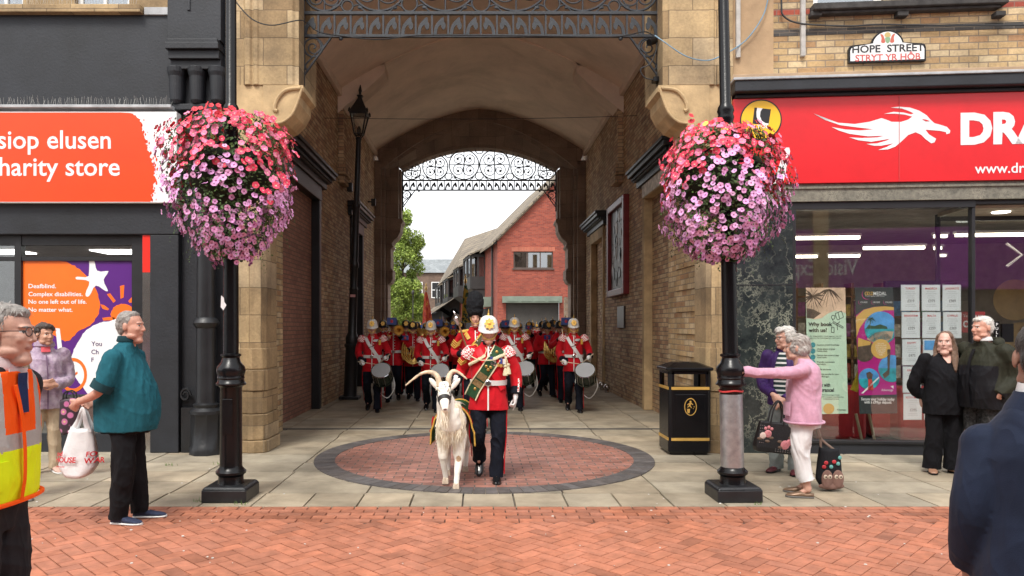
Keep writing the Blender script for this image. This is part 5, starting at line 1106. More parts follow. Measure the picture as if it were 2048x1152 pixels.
for s_, e_ in ((2.0, 8.2), (10.0, 15.5)):
    a, b = W(s_, .02), W(e_, .02); m.add([(a[0], a[1], .3), (b[0], b[1], .3), (b[0], b[1], 2.7), (a[0], a[1], 2.7)], [(0, 1, 2, 3)])
m.build('shop_front', [MATS['dark_room']], bl)
m = MB(); a, b = W(1.6, .5), W(4.2, .5); c, d = W(4.2, 0), W(1.6, 0); m.loft([[(p[0], p[1], 2.75) for p in (a, b, c, d)], [(p[0], p[1], 3.3) for p in (a, b, c, d)]]); m.build('fascia_box', [MATS['green_grey']], bl)
b2 = thing('brick_shop_building', 'farther brick building with a steep tiled roof and dark bay windows, left of the gable', 'building', (-3, 65, 0))
m = MB(); a, b = W(s1+.02), W(s2); m.add([(a[0], a[1], 0), (b[0], b[1], 0), (b[0], b[1], 5.7), (a[0], a[1], 5.9)], [(0, 1, 2, 3)]); m.add([(b[0], b[1], 0), (5, b[1]+.5, 0), (5, b[1]+.5, 5.7), (b[0], b[1], 5.7)], [(0, 1, 2, 3)]); m.build('wall', [REDB], b2)
m = MB(); a, b = W(s1-.5, .5), W(s2, .5); m.add([(a[0], a[1], 5.95), (b[0], b[1], 5.65), (-1.35, 72, 10.2), (2.6, 60, 10.0)], [(0, 1, 2, 3)]); m.add([(b[0], b[1], 5.65), (4, 76, 5.7), (3.5, 72, 10.2), (-1.35, 72, 10.2)], [(0, 1, 2, 3)]); m.add([(-1.35, 72, 10.2), (2.6, 60, 10.0), (4, 60, 5.7), (5, 74, 5.7)], [(0, 1, 2, 3)]); m.build('roof', [TILE], b2)
bay(b2, 18.2, 22.5, .9, 3.2, 5.45); bay(b2, 25, 30.5, .9, 3.0, 5.3)
m = MB(); a, b, c, d = W(16.5, 2.2), W(33, 2.2), W(33, .0), W(16.5, .0); m.add([(a[0], a[1], 2.7), (b[0], b[1], 2.6), (c[0], c[1], 4.1), (d[0], d[1], 4.2)], [(0, 1, 2, 3)]); m.build('canopy_roof', [TILE], b2)
m = MB(); a, b = W(16.5, 1.5), W(33, 1.5); m.add([(a[0], a[1], 0), (b[0], b[1], 0), (b[0], b[1], 2.75), (a[0], a[1], 2.75)], [(0, 1, 2, 3)]); m.build('shop_front', [MATS['dark_room']], b2)
b3 = thing('town_building', 'distant brown brick building with a slate roof and white sash windows', 'building', (-7, 96, 0))
m = MB(); m.box(-15, -2, 96, 104, 0, 8.6); m.build('wall', [brick_mat('dull_brick', (.14, .085, .06), (.21, .13, .09), (.14, .11, .09), .3, .1, .012, .2)], b3)
m = MB(); m.loft([[(-15.3, 95.7, 8.6), (-1.7, 95.7, 8.6), (-1.7, 104.3, 8.6), (-15.3, 104.3, 8.6)], [(-15.3, 98.5, 10.6), (-1.7, 98.5, 10.6), (-1.7, 101, 10.6), (-15.3, 101, 10.6)]]); m.build('roof', [SLATE], b3)
for x in (-13, -10.4, -7.85, -5.6, -3.4):
    for z in (1.6, 5.3):
        m = MB(); [m.box(*q) for q in ((x-.55, x-.45, 95.9, 96, z, z+2.1), (x+.45, x+.55, 95.9, 96, z, z+2.1), (x-.45, x+.45, 95.9, 96, z, z+.1), (x-.45, x+.45, 95.9, 96, z+2, z+2.1), (x-.45, x+.45, 95.9, 96, z+1, z+1.1))]; f = m.build('window', [MATS['window_white']], b3)
        m = MB(); m.box(x-.45, x+.45, 95.95, 95.96, z+.1, z+2); m.build('pane', [MATS['dark_room']], f)
m = MB(); rr = random.Random(9)
m.box(4.35, 7.2, 37, 37.5, 0, 3.1); tag(m.build('stone_wall', [brick_mat('rubble', (.20, .13, .09), (.36, .26, .17), (.2, .17, .13), .4, .2, .02, .8, .4, 1.2)]), 'rough stone wall at the right edge of the street beyond the archway', 'wall')
# ------------------------------------------------------------------ trees
def tree(x, y, h, rw_, z0, label, tone, seed, n=9000, ls=.16):
    r_ = random.Random(seed); t = thing('broadleaf_tree', label, 'tree', (x, y, 0), 0, 'trees beyond the archway')
    m = MB(); m.tube([(0, 0, 0), (.05, 0, h*.3), (-.05, .05, h*.6), (0, 0, h*.9)], [.2, .16, .09, .02], 8)
    cl = []
    for k in range(60):
        u = r_.random(); z = z0+(h-z0)*u; rad = rw_*(sin(pi*min(1, .12+u*.86))**.7)*r_.uniform(.2, .95); a = r_.uniform(0, 2*pi); c = (rad*cos(a), rad*sin(a), z); cl.append((c, r_.uniform(.5, 1.0)*rw_*.44))
        m.tube([(0, 0, max(z0*.6, z-1.0)), (c[0]*.6, c[1]*.6, z-.3), c], [.06, .04, .01], 5)
    m.build('trunk', [mat('bark', (.08, .06, .045), .9, .3, 6)], t, smooth=True, world=False)
    lv = []
    for k in range(n):
        c, q = r_.choice(cl); d = Vector((r_.gauss(0, 1), r_.gauss(0, 1), r_.gauss(0, .8))).normalized()*q*r_.random()**.4; lv.append((Vector(c)+d, (r_.gauss(0, 1), r_.gauss(0, 1)-.3, r_.gauss(.6, 1)), r_.uniform(.6, 1.2)*ls))
    scatter('crown', lv, [tone], t, (LEAFV, LEAFF, LEAFM), seed, .35)
G1 = mat('tree_leaf', (.22, .30, .05), .6, .4, .8, 0, attr='tint'); G2 = mat('tree_leaf_pale', (.30, .36, .07), .6, .3, .8, 0, attr='tint'); G3 = mat('tree_leaf_deep', (.11, .17, .04), .6, .3, .8, 0, attr='tint')
tree(gx(806, 58), 58, 10.4, 1.75, 1.6, 'tall pale green tree at the left of the view through the archway', G1, 5, 34000, .16)
tree(gx(822, 64), 64, 5.6, 1.3, 1.2, 'lower green tree beside the foot of the tall tree beyond the archway', G3, 6, 11000, .15)
tree(gx(845, 72), 72, 4.6, 1.0, 1.0, 'small yellow green tree in front of the far brown building', G2, 7, 8000, .15)
m = MB(); x = gx(826, 45); m.lathe([(.035, 0), (.03, 3.2), (.02, 3.6)], 8, (x, 45, 0)); m.ell((x, 45, 3.7), (.09, .09, .15), 8, 6); tag(m.build('far_street_lamp', [MATS['timber_dark']], smooth=True), 'slim dark street lamp in front of the trees beyond the archway', 'street lamp')
m = MB(); m.tube(spline([(gx(842, 24.5), 24.5, gz(390, 24.5)), (gx(870, 24.5), 24.5, gz(406, 24.5)), (gx(900, 24.5), 24.5, gz(414, 24.5)), (gx(935, 24.5), 24.5, gz(405, 24.5)), (gx(962, 24.5), 24.5, gz(386, 24.5))], 8), .006, 5); tag(m.build('slack_wire', MATS['cable_black']), 'thin slack wire hanging across the sky beyond the archway', 'wire')
# ------------------------------------------------------------------ the other side of the street, seen in the shop windows
op = thing('opticians_shop', 'red brick building with a purple shop fascia, reflected in the travel shop window', 'shop', (8, -3, 0))
oy = -3.0; plain('optic_purple', (.30, .015, .30), .35)
m = MB(); m.box(-14, 15, oy-.4, oy, 5.0, 7.0); m.build('upper_wall', [REDB], op)
m = MB(); m.box(-14, 15, oy-.3, oy+.05, 4.45, 5.0); m.build('frieze', [MATS['timber_dark']], op)
m = MB(); m.box(1.5, 15, oy-.2, oy+.12, 2.75, 4.43); m.build('fascia_sign', [MATS['optic_purple']], op)
m = MB(); m.box(-14, 1.48, oy-.2, oy+.12, 2.75, 4.43); m.build('neighbour_fascia', [MATS['room_grey']], op)
m = MB(); put_text(m, 'VisionExpress', 0, 0, 0, .46, .01, width=2.5); m.xform(lambda p: Vector((8.75-p.x, oy+.125, 3.12+p.z))); m.build('lettering', [MATS['sign_silver']], op, fix=False)
m = MB(); m.box(7.55, 7.95, oy-.1, oy+.2, 0, 5.3); m.box(7.4, 8.1, oy-.1, oy+.25, 5.3, 5.6); m.box(-5, -4.6, oy-.1, oy+.2, 0, 5.3); m.build('pilaster', [MATS['carved_sandstone']], op)
m = MB(); m.box(-14, 15, oy-.35, oy-.3, 0, 2.75); m.build('shop_window', [mat('optic_interior', (.20, .16, .13), .6, .3, 1.5)], op)
m = MB(); m.box(9.2, 11.2, oy-.05, oy+.1, 5.3, 5.5); m.box(9.3, 11.1, oy+.0, oy+.04, 5.5, 6.9); m.box(2, 4, oy-.05, oy+.1, 5.3, 5.5); m.box(2.1, 3.9, oy, oy+.04, 5.5, 6.9); m.build('window', [MATS['window_white']], op)
m = MB(); m.box(-14, 15, oy-8, oy-.4, 0, 7.0); m.build('rear_block', [MATS['room_grey']], op)
# ------------------------------------------------------------------ figures: closed shapes fused into one skin, clothes made the same way
def npv(me):
    a = np.empty(len(me.vertices)*3, 'f'); me.vertices.foreach_get('co', a); return a.reshape(-1, 3).astype(float)
def fuse(mb, voxel, smooth=3, wr=None):
    """voxel-fuse the closed shapes of mb into one continuous mesh, relax it, optionally wrinkle it"""
    me = mb.mesh('tmp'); ob = bpy.data.objects.new('tmp', me); COL.objects.link(ob)
    md = ob.modifiers.new('r', 'REMESH'); md.mode = 'VOXEL'; md.voxel_size = voxel; md.adaptivity = 0
    dg = bpy.context.evaluated_depsgraph_get(); ev = ob.evaluated_get(dg); out = bpy.data.meshes.new_from_object(ev)
    bpy.data.objects.remove(ob); bpy.data.meshes.remove(me)
    co = npv(out); e = np.empty(len(out.edges)*2, 'i'); out.edges.foreach_get('vertices', e); e = e.reshape(-1, 2)
    deg = np.bincount(e.ravel(), minlength=len(co)).astype(float)[:, None]; deg[deg == 0] = 1
    for k in range(smooth):
        acc = np.zeros_like(co); np.add.at(acc, e[:, 0], co[e[:, 1]]); np.add.at(acc, e[:, 1], co[e[:, 0]]); co = co+.6*(acc/deg-co)
    if wr:
        out.vertices.foreach_set('co', co.astype('f').ravel()); out.update()
        nr = np.empty(len(co)*3, 'f'); out.vertex_normals.foreach_get('vector', nr); nr = nr.reshape(-1, 3); co = co+nr*wr(co)[:, None]
    out.vertices.foreach_set('co', co.astype('f').ravel()); out.update(); return out
def folds(amp, f=(26, 26, 12), seed=0, n=7, sharp=True):
    r_ = np.random.RandomState(seed); K = [(r_.randn(3)*np.array(f)*r_.uniform(.5, 1.5), r_.uniform(0, 6.28), r_.uniform(.5, 1)) for _ in range(n)]
    def fn(co):
        d = np.zeros(len(co)); wv = .04*np.sin(co@np.array([9., 7, 11.])+seed)
        for k, p, a in K:
            sn = np.sin((co+wv[:, None])@k*(.6 if sharp else 1)+p); d += a*(1-2*np.abs(sn)**.65) if sharp else a*sn
        d /= n*(.34 if sharp else .5)
        return amp*d
    return fn
def limb(mb, pts, rs, n=14, flat=1.0, k=5):
    P = spline(pts, k); ts = np.linspace(0, len(rs)-1, len(P)); rr_ = list(np.interp(ts, range(len(rs)), rs))
    mb.tube(P, rr_, n, sx=flat); mb.ell(pts[0], (rs[0],)*3, 12, 8); mb.ell(pts[-1], (rs[-1],)*3, 12, 8); return mb
def RZ(a): return Matrix.Rotation(a, 3, 'Z')
def RX(a): return Matrix.Rotation(a, 3, 'X')
def RY(a): return Matrix.Rotation(a, 3, 'Y')
class Torso:
    """rings: (z, half width, front, back, cx, cy)"""
    def __init__(s, rings): s.r = sorted(rings)
    def at(s, z):
        zs = [q[0] for q in s.r]; return [float(np.interp(z, zs, [q[i] for q in s.r])) for i in range(1, 6)]
    def ring(s, z, grow=0, n=28):
        hw, f, b, cx, cy = s.at(z); out = []
        for k in range(n):
            a = 2*pi*k/n; c, d = cos(a), sin(a); e = .82
            x = math.copysign(abs(c)**e, c)*(hw+grow); y = math.copysign(abs(d)**e, d); y = y*(b+grow) if y > 0 else y*(f+grow); out.append((cx+x, cy+y, z))
        return out
    def loft(s, mb, z0=None, z1=None, grow=0, n=14):
        z0 = s.r[0][0] if z0 is None else z0; z1 = s.r[-1][0] if z1 is None else z1
        return mb.loft([s.ring(z0+(z1-z0)*k/n, grow) for k in range(n+1)])
    def front(s, x, z, grow=.0):
        hw, f, b, cx, cy = s.at(z); u = min(.97, abs(x-cx)/(hw+grow)); return cy-(f+grow)*(1-u**(2/.82))**(.82/2)
    def strip(s, mb, path, w, grow=.006, across=5, m=0, th=.004, n=6):
        """a flat strap lying on the front: path of (x, z), half width w"""
        P = [(p.x, p.y) for p in spline([(a, b, 0) for a, b in path], n)]; rows = []
        for i, p in enumerate(P):
            a, b = P[max(0, i-1)], P[min(len(P)-1, i+1)]; d = Vector((b[0]-a[0], b[1]-a[1])).normalized(); q = Vector((-d.y, d.x)); row = []
            for k in range(across):
                t = -1+2*k/(across-1); x, z = p[0]+q.x*w*t, p[1]+q.y*w*t; row.append((x, s.front(x, z, grow)-.001, z))
            rows.append(row)
        rings = [r+[(x, y+th, z) for x, y, z in r[::-1]] for r in rows]; return mb.loft(rings, m)
def hand(mb, wrist, d, palm, curl=.5, side=1, s=1.0, spread=.12, fingers=None, thumb=.5):
    """d: along the fingers; palm: way the palm faces; side +1 puts the thumb on palm x d"""
    d = Vector(d).normalized(); p = Vector(palm); p = (p-d*p.dot(d)).normalized(); t = p.cross(d)*side; w = Vector(wrist)
    Mx = Matrix((d, t, p)).transposed()
    def P(x, y, z): return w+Mx @ Vector((x*s, y*s, z*s))
    mb.ell(P(.048, 0, 0), (.054*s, .040*s, .019*s), 14, 9, rot=Mx); limb(mb, [P(-.03, 0, 0), P(.02, 0, 0)], [.026*s, .027*s])
    Ls = (.072, .080, .074, .058)
    for i, (y, L) in enumerate(zip((.028, .010, -.009, -.027), Ls)):
        c = curl if fingers is None else fingers[i]; a = -c*.35; pos = Vector((.088-.004*abs(i-1), y, 0)); pts = [P(*(pos-Vector((.03, 0, 0)))), P(*pos)]
        for seg in (.45, .32, .25):
            a += c*.75+.05; pos = pos+Vector((cos(a)*L*seg, spread*L*seg*(1.5-i)*.5, sin(a)*L*seg)); pts.append(P(*pos))
        limb(mb, pts, [.0105*s, .0105*s, .0095*s, .0088*s, .0075*s], 9, k=2)
    q = [(.012, .026, .004), (.040, .050, .010+.012*thumb), (.066, .056-.012*thumb, .018+.022*thumb), (.088, .052-.03*thumb, .024+.03*thumb)]
    limb(mb, [P(*v) for v in q], [.015*s, .0125*s, .0105*s, .0085*s], 9, k=2)
    return P
def headprims(mb, c, Rm, s=1.0, fat=0, nose=1.0):
    def P(x, y, z): return Vector(c)+Rm @ (Vector((x, y, z))*s)
    def E(x, y, z, a, b, d): mb.ell(P(x, y, z), (a*s, b*s, d*s), 20, 14, rot=Rm)
    E(0, .015, .035, .076, .097, .086); E(0, -.022, -.026, .064+fat*.01, .068, .090); E(0, -.060, -.092, .030, .030, .022); E(0, -.072, .030, .052, .020, .012)
    for q in (-1, 1): E(q*.034, -.060, -.022, .024+fat*.006, .026, .024); E(q*.079, .020, -.004, .010, .020, .032); E(q*.042, -.02, -.075, .026+fat*.012, .045, .028)
    limb(mb, [P(0, -.084, .018), P(0, -.098, -.004), P(0, -.106*nose-.0, -.024)], [.0075*s, .009*s, .0115*s], 10); E(0, -.092, -.030, .0165, .012, .008)
    E(0, -.084, -.055, .024, .013, .007); E(0, -.082, -.066, .021, .013, .007)
    if fat: E(0, -.045, -.112, .045, .05, .03)
    limb(mb, [P(0, .035, -.21), P(0, .028, -.14), P(0, .022, -.05)], [.064*s, (.055+.008*fat)*s, .056*s])
    return P
SKINS = {}
def skin(name, c):
    if name not in SKINS: SKINS[name] = mat('skin_'+name, c, .5, .12, 14, .12, 90, sheen=.05)
    return SKINS[name]
plain('lips', (.42, .20, .16), .5); plain('eye_dark', (.025, .02, .018), .25); plain('eye_white', (.62, .60, .57), .3); mat('glove_white', (.72, .71, .70), .7, .1, 30, .2, 90)
def hairmat(n, c): return mat('hair_'+n, c, .55, .35, 40, .6, 120, sheen=.15)
HAIRS = dict(grey=hairmat('grey', (.26, .24, .22)), white=hairmat('white', (.58, .56, .52)), silver=hairmat('silver', (.36, .33, .30)), brown=hairmat('brown', (.13, .07, .04)), darkbrown=hairmat('dark_brown', (.055, .042, .035)), black=hairmat('black', (.012, .011, .010)))
def fabric(name, c, rough=.85, var=.12, scale=7, bump=.35, bscale=160, sheen=.0, crease=.30):
    new = name not in MATS; m = mat(name, c, rough, var, scale, bump, bscale, sheen=sheen, bdist=.003, spec=.22)
    if new:      # creases of worn cloth over the weave
        t = m.node_tree; b = t.nodes['Principled BSDF']; old = b.inputs['Normal'].links[0].from_socket
        tc = t.nodes.new('ShaderNodeTexCoord'); mp = t.nodes.new('ShaderNodeMapping'); mp.inputs['Rotation'].default_value = (.3, .5, .2); mp.inputs['Scale'].default_value = (1.3, 1.3, .5); t.links.new(tc.outputs['Object'], mp.inputs[0])
        n = _tex(t, 6.5, 1.5, .45, vec=mp.outputs[0]); n.inputs['Distortion'].default_value = .7
        r = _ramp(t, n.outputs[0], [(.25, (0, 0, 0)), (.52, (1, 1, 1)), (.80, (.15, .15, .15))])
        k = t.nodes.new('ShaderNodeBump'); k.inputs['Strength'].default_value = crease; k.inputs['Distance'].default_value = .03; t.links.new(r.outputs[0], k.inputs['Height']); t.links.new(old, k.inputs['Normal']); t.links.new(k.outputs[0], b.inputs['Normal'])
    return m
def strands(me, n, seed, L=.035, w=.0016, mat_i=0, down=(0, .25, -1), c=(0, 0, 1.5)):
    """loose thin locks growing from a hair shape, added to the same mesh"""
    r_ = random.Random(seed); nv = len(me.vertices); bm = bmesh.new(); bm.from_mesh(me); bm.normal_update(); src = [(v.co.copy(), v.normal.copy()) for v in bm.verts]; D = Vector(down)
    for i in range(n):
        p, nn = src[r_.randrange(nv)]; d = (D-nn*D.dot(nn)); d = d.normalized() if d.length > .05 else Vector((r_.gauss(0, 1), r_.gauss(0, 1), 0)).normalized()
        d = (d+Vector((r_.gauss(0, .35), r_.gauss(0, .35), r_.gauss(0, .25)))+nn*.22).normalized(); s = d.cross(nn).normalized()*w*r_.uniform(.7, 1.6); l = L*r_.uniform(.5, 1.3); p = p-nn*.002
        q = [bm.verts.new(x) for x in (p-s, p+s, p+d*l*.55+s*.8-nn*l*.03, p+d*l*.55-s*.8-nn*l*.03, p+d*l-nn*l*.16)]; bm.faces.new(q[:4]); bm.faces.new((q[3], q[2], q[4]))
    bm.to_mesh(me); bm.free(); return me
def paint(me, fn):
    n = len(me.polygons); c = np.empty(n*3, 'f'); me.polygons.foreach_get('center', c); me.polygons.foreach_set('material_index', fn(c.reshape(-1, 3).astype(float)).astype('i'))
def shoe(t, ankle, yaw, mats, L=.27, w=.046, pitch=0, high=.085, sole=.022, name='shoe'):
    m = MB(); secs = [(.075, .022, .050), (.066, .033, high), (.035, .037, high), (0, .038, high*.92), (-.045, .041, .066), (-.09, w, .052), (-.13, w*.97, .044), (-.165, w*.75, .036), (-.185, w*.35, .026)]
    def prof(y, a, h, z0):
        out = []
        for k in range(14):
            g = 2*pi*k/14; x = math.copysign(abs(cos(g))**.7, cos(g))*a; z = sin(g); z = z0+(h-z0)*(.5+.5*math.copysign(abs(z)**.8, z)) ; out.append((x, y, z))
        return out
    k_ = L/.26
    m.loft([prof(y*k_, a, h, sole*.6) for y, a, h in secs], 0)
    m.loft([prof(y*k_*1.02, a*1.06, sole, 0) for y, a, h in secs], 1)
    A = Vector(ankle); Rm = RZ(yaw) @ RX(pitch)
    m.xform(lambda p: A+Rm @ (p-Vector((0, .02, .085)))); return m.build(name, mats, t, smooth=True, world=False, angle=60)
def place(o, t): o.parent = t; return o
def part_mesh(me, name, mats, t, label=None):
    boxuv(me); return link(name, me, mats, t, True, 0, label, False, 181)
def figure(label, X, Y, rz, H, torso, arms, hands=None, legs=None, head=(0, 0, 0), skin_c=('fair', (.55, .31, .23)), hair=None, vox=.006, top=None, bottom=None, shoes=None, fat=0, group=None, gloves=False, sleeve=None, headoff=(0, 0), hs=1.0, wr_top=None, wr_bot=None, top_name='jacket', bottom_name='trousers', leg_r=(.098, .085, .072, .064), core=True, cat='person', topvox=None, hem=None, bare=None, hairamp=.006, nose=1.0, topzone=None, skirt=None, seed=0, handscale=1.0):
    """arms/legs: dict side -> joints; side 'R' is the person's right (-X when facing -Y)"""
    t = thing('person', label, cat, (X, Y, 0), rz, group); T = Torso(torso); t['H'] = H; del t['H']
    hc = Vector((headoff[0], -.035+headoff[1], H-.122*hs)); Rm = RZ(head[0]) @ RX(head[1]) @ RY(head[2])
    b = MB(); P = headprims(b, hc, Rm, hs, fat, nose)
    nz = T.r[-1][0]; limb(b, [(0, .02, nz-.12), (headoff[0]*.5, .0+headoff[1]*.5, nz+.0), tuple(Vector(hc)+Rm@Vector((0, .028, -.12)))], [.085, .066, .056])
    if core:
        T.loft(b, T.r[0][0]+.06, T.r[-1][0]-.02, -.03); 
    spheres = []
    for s_, sg in (('R', -1), ('L', 1)):
        a = arms[s_]; limb(b, a, [.05, .040, .027] if len(a) == 3 else [.05, .044, .038, .026])
        if hands and s_ in hands:
            h = hands[s_]; hand(b, a[-1], h['d'], h['palm'], h.get('curl', .5), -sg*h.get('flip', 1), h.get('s', 1.0)*handscale, fingers=h.get('fingers'), thumb=h.get('thumb', .5)); spheres.append(Vector(a[-1])+Vector(h['d']).normalized()*.075)
        if legs:
            l = legs[s_]; limb(b, l[:3], [.07, .05, .036])
            limb(b, [l[2], tuple(Vector(l[2])+RZ(l[3])@Vector((0, -.09, -.055)))], [.030, .017])
    if core and legs: limb(b, [legs['R'][0], legs['L'][0]], [.08, .08]); limb(b, [(0, T.r[0][5]+.01, T.r[0][0]+.08), (0, legs['R'][0][1], legs['R'][0][2])], [.07, .06])
    me = fuse(b, vox, 2); Ri = np.array(Rm.transposed())
    S = [Vector(s_) for s_ in spheres]
    def zone(c):
        q = (c-np.array(hc))@Ri.T/hs; ax = np.abs(q[:, 0]); f = q[:, 1] < -.045; out = np.zeros(len(c))
        out[f & (((ax-.031)/.017)**2+((q[:, 2]-.030)/.0045)**2 < 1)] = 2
        out[f & (((ax-.031)/.014)**2+((q[:, 2]-.010)/.0055)**2 < 1)] = 4
        out[f & (((ax-.031)/.006)**2+((q[:, 2]-.010)/.006)**2 < 1)] = 3
        out[f & ((q[:, 0]/.026)**2+((q[:, 2]+.060)/.010)**2 < 1)] = 1
        if gloves:
            for s_ in S: out[np.linalg.norm(c-np.array(s_), axis=1) < .125] = 5
        return out
    paint(me, zone)
    sk_ = skin(*skin_c); hm = HAIRS[hair[0]] if hair else HAIRS['darkbrown']
    part_mesh(me, 'body', [sk_, MATS['lips'], hm, MATS['eye_dark'], MATS['eye_white'], MATS['glove_white']], t)
    if hair and len(hair) > 1:
        h = MB()
        for e in hair[1]: h.ell(P(*e[:3]), tuple(v*hs for v in e[3:6]), 18, 12, rot=Rm)
        if len(hair) > 2:
            for pts, rs in hair[2]: limb(h, [P(*q) for q in pts], rs, 12, .6)
        me = fuse(h, max(vox*1.2, .007), 1, folds(hairamp, (95, 95, 70), seed+5, 9, False)); part_mesh(strands(me, 900 if vox < .01 else 0, seed, .022+hairamp*1.6), 'hair', [hm], t)
    if top:
        g = MB(); T.loft(g)
        for s_ in ('R', 'L'):
            a = arms[s_]; sl = sleeve or (.078, .066, .052); fr = 1.0 if bare is None else bare
            pts = spline(a, 8); kN = max(2, int(len(pts)*fr)); pts = [tuple(p) for p in pts[:kN]]; tz = np.linspace(0, fr*(len(sl)-1), kN); rs = list(np.interp(tz, range(len(sl)), sl))
            g.tube(pts, rs, 16); g.ell(pts[0], (rs[0],)*3, 14, 9)
        if hem: hem(g)
        me = fuse(g, topvox or vox*1.3, 3, wr_top or folds(.0075, (24, 24, 13), seed))
        if topzone: paint(me, topzone)
        part_mesh(me, top_name, top if isinstance(top, list) else [top], t)
    if bottom and legs:
        g = MB(); hipz = legs['R'][0][2]; hw, f, bk, cx, cy = T.at(max(hipz, T.r[0][0]))
        TT = Torso([(hipz-.10, hw*.86, f*.8, bk*.9, cx, cy), (hipz+.0, hw*.95, f*.9, bk*.95, cx, cy), (max(T.r[0][0]+.12, hipz+.12), hw*.9, f*.85, bk*.85, cx, cy)]); TT.loft(g, n=5)
        for s_ in ('R', 'L'):
            l = legs[s_]; hp = Vector(l[0]); ank = Vector(l[2]); q_ = spline([tuple(hp), tuple(Vector(l[1])*.55+hp*.45+Vector((0, -.01, 0))), l[1], tuple(Vector(l[1])*.45+ank*.55), tuple(ank+Vector((0, 0, skirt or -.045)))], 5); g.tube(q_, list(np.interp(np.linspace(0, 4, len(q_)), range(5), [leg_r[0], leg_r[0]*.95, leg_r[1], leg_r[2], leg_r[3]])), 16); g.ell(tuple(hp), (leg_r[0],)*3, 14, 9)
        me = fuse(g, topvox or vox*1.3, 3, wr_bot or folds(.010, (24, 24, 14), seed+2)); part_mesh(me, bottom_name, bottom if isinstance(bottom, list) else [bottom], t)
    if shoes and legs:
        for s_ in ('R', 'L'): l = legs[s_]; shoe(t, l[2], l[3], shoes[0], pitch=l[4] if len(l) > 4 else 0, name=shoes[1] if len(shoes) > 1 else 'shoe', **(shoes[2] if len(shoes) > 2 else {}))
    return t, T, P, Rm
def stand_legs(H, w=.085, toe=.2, ay=.0, spread=.02):
    z = .085
    return {'R': ((-w, .01, .50*H), (-w-spread*.5, -.01, .275*H), (-w-spread, .03+ay, z), -toe), 'L': ((w, .01, .50*H), (w+spread*.5, -.01, .275*H), (w+spread, .03-ay, z), toe)}
SHORT = [(0, .034, .050, .083, .090, .082), (0, .055, .01, .078, .072, .075), (0, .0, .098, .062, .060, .030)]
def glasses(t, P, Rm, mname='spectacle_frame', r=.022):
    m = MB()
    for q in (-1, 1):
        m.tube([P(q*.032+r*1.1*cos(a), -.098, .010+r*.8*sin(a)) for a in [2*pi*k/14 for k in range(15)]], .0022, 5)
        m.tube([P(q*.055, -.096, .014), P(q*.080, -.04, .012), P(q*.084, .02, .008)], .0022, 5)
    m.tube([P(-.010, -.100, .014), P(.010, -.100, .014)], .0022, 5)
    return m.build('spectacles', [mat(mname, (.03, .02, .02), .35)], t, world=False)
# ---------------- man in a teal polo shirt
TEAL = fabric('teal_pique', (.012, .098, .130), .85, .12, 30, .4, 220); BLACKD = fabric('black_denim', (.005, .005, .0065), .85, .25, 9, .4, 150); NAVYSHOE = mat('navy_mesh', (.02, .03, .07), .8, .3, 60, .5, 150); SOLEW = mat('white_sole', (.7, .7, .68), .6)
H = 1.77
tor = [(.765, .205, .235, .255, 0, .0), (.80, .208, .25, .262, 0, .0), (.90, .212, .265, .268, 0, .0), (1.02, .215, .262, .265, 0, .0), (1.14, .215, .228, .258, 0, .0), (1.26, .212, .175, .24, 0, .0), (1.35, .20, .13, .205, 0, .005), (1.42, .165, .098, .15, 0, .015), (1.49, .11, .075, .085, 0, .01), (1.525, .072, .07, .07, 0, .0)]
arms = {'R': ((-.195, .03, 1.38), (-.255, .10, 1.13), (-.17, .33, 1.02)), 'L': ((.195, .03, 1.38), (.255, .10, 1.13), (.10, .32, 1.01))}
hd = {'R': dict(d=(.35, .55, -.5), palm=(.6, -.3, .5), curl=1.0, flip=1), 'L': dict(d=(-.6, .4, -.35), palm=(-.3, -.6, .4), curl=.9)}
lg = {'R': ((-.09, .01, .85), (-.105, -.02, .47), (-.10, .03, .085), -.15), 'L': ((.09, .01, .85), (.105, -.01, .47), (.11, -.06, .085), .12)}
t, T, P, Rm = figure('heavy grey haired man in a teal polo shirt and black trousers, seen in profile', -2.97, 6.22, pi/2, H, tor, arms, hd, lg, (0, .02, 0), ('ruddy', (.56, .29, .21)), ('grey', SHORT+[(0, .06, -.03, .066, .05, .05)]), .006, TEAL, BLACKD, ([NAVYSHOE, SOLEW],), 1.0, bare=.52, sleeve=(.090, .086, .082), leg_r=(.108, .10, .090, .084), top_name='polo_shirt', seed=1, hairamp=.003, hs=1.03)
m = MB(); m.lathe([(.078, 0), (.083, .012), (.072, .05), (.066, .052), (.072, .01)], 22, (0, .0, 1.515), sy=1.05, sx=1.0); m.build('collar', [fabric('teal_dark', (.012, .045, .055))], t, smooth=True, world=False)
for s_, sg in (('R', -1), ('L', 1)):
    pts = spline(arms[s_], 8); p, q = pts[int(len(pts)*.52)-2], pts[int(len(pts)*.52)]; m = MB(); m.tube([p, q], [.089, .088], 18); m.build('sleeve_trim', [MATS['teal_dark']], t, smooth=True, world=False)
# white carrier bag behind him
def bag_mesh(w, d, h, taper, pinch, seed, amp=.012, nz=14, nr=36):
    m = MB(); rings = []; r_ = random.Random(seed); ph = [r_.uniform(0, 6.28) for _ in range(6)]
    for j in range(nz+1):
        u = j/nz; k = 1-(1-taper)*u**1.5; k *= (.62+.38*min(1, u*5)); ring = []
        for i in range(nr):
            a = 2*pi*i/nr; q = 1+amp*8*(sin(a*5+ph[0]+u*3)*.35+sin(a*9+ph[1]-u*5)*.25+sin(a*3+ph[2]+u*7)*.3)*(.35+.65*u)
            c, s = cos(a), sin(a); e = .75; ring.append((math.copysign(abs(c)**e, c)*w*k*q, math.copysign(abs(s)**e, s)*d*(1-pinch*u)*q, h*u+.012*sin(a*2+ph[3])))
        rings.append(ring)
    m.loft(rings, 0); return m
PLAST = mat('white_plastic', (.68, .68, .68), .35, .12, 3, .35, 14, bdist=.02)
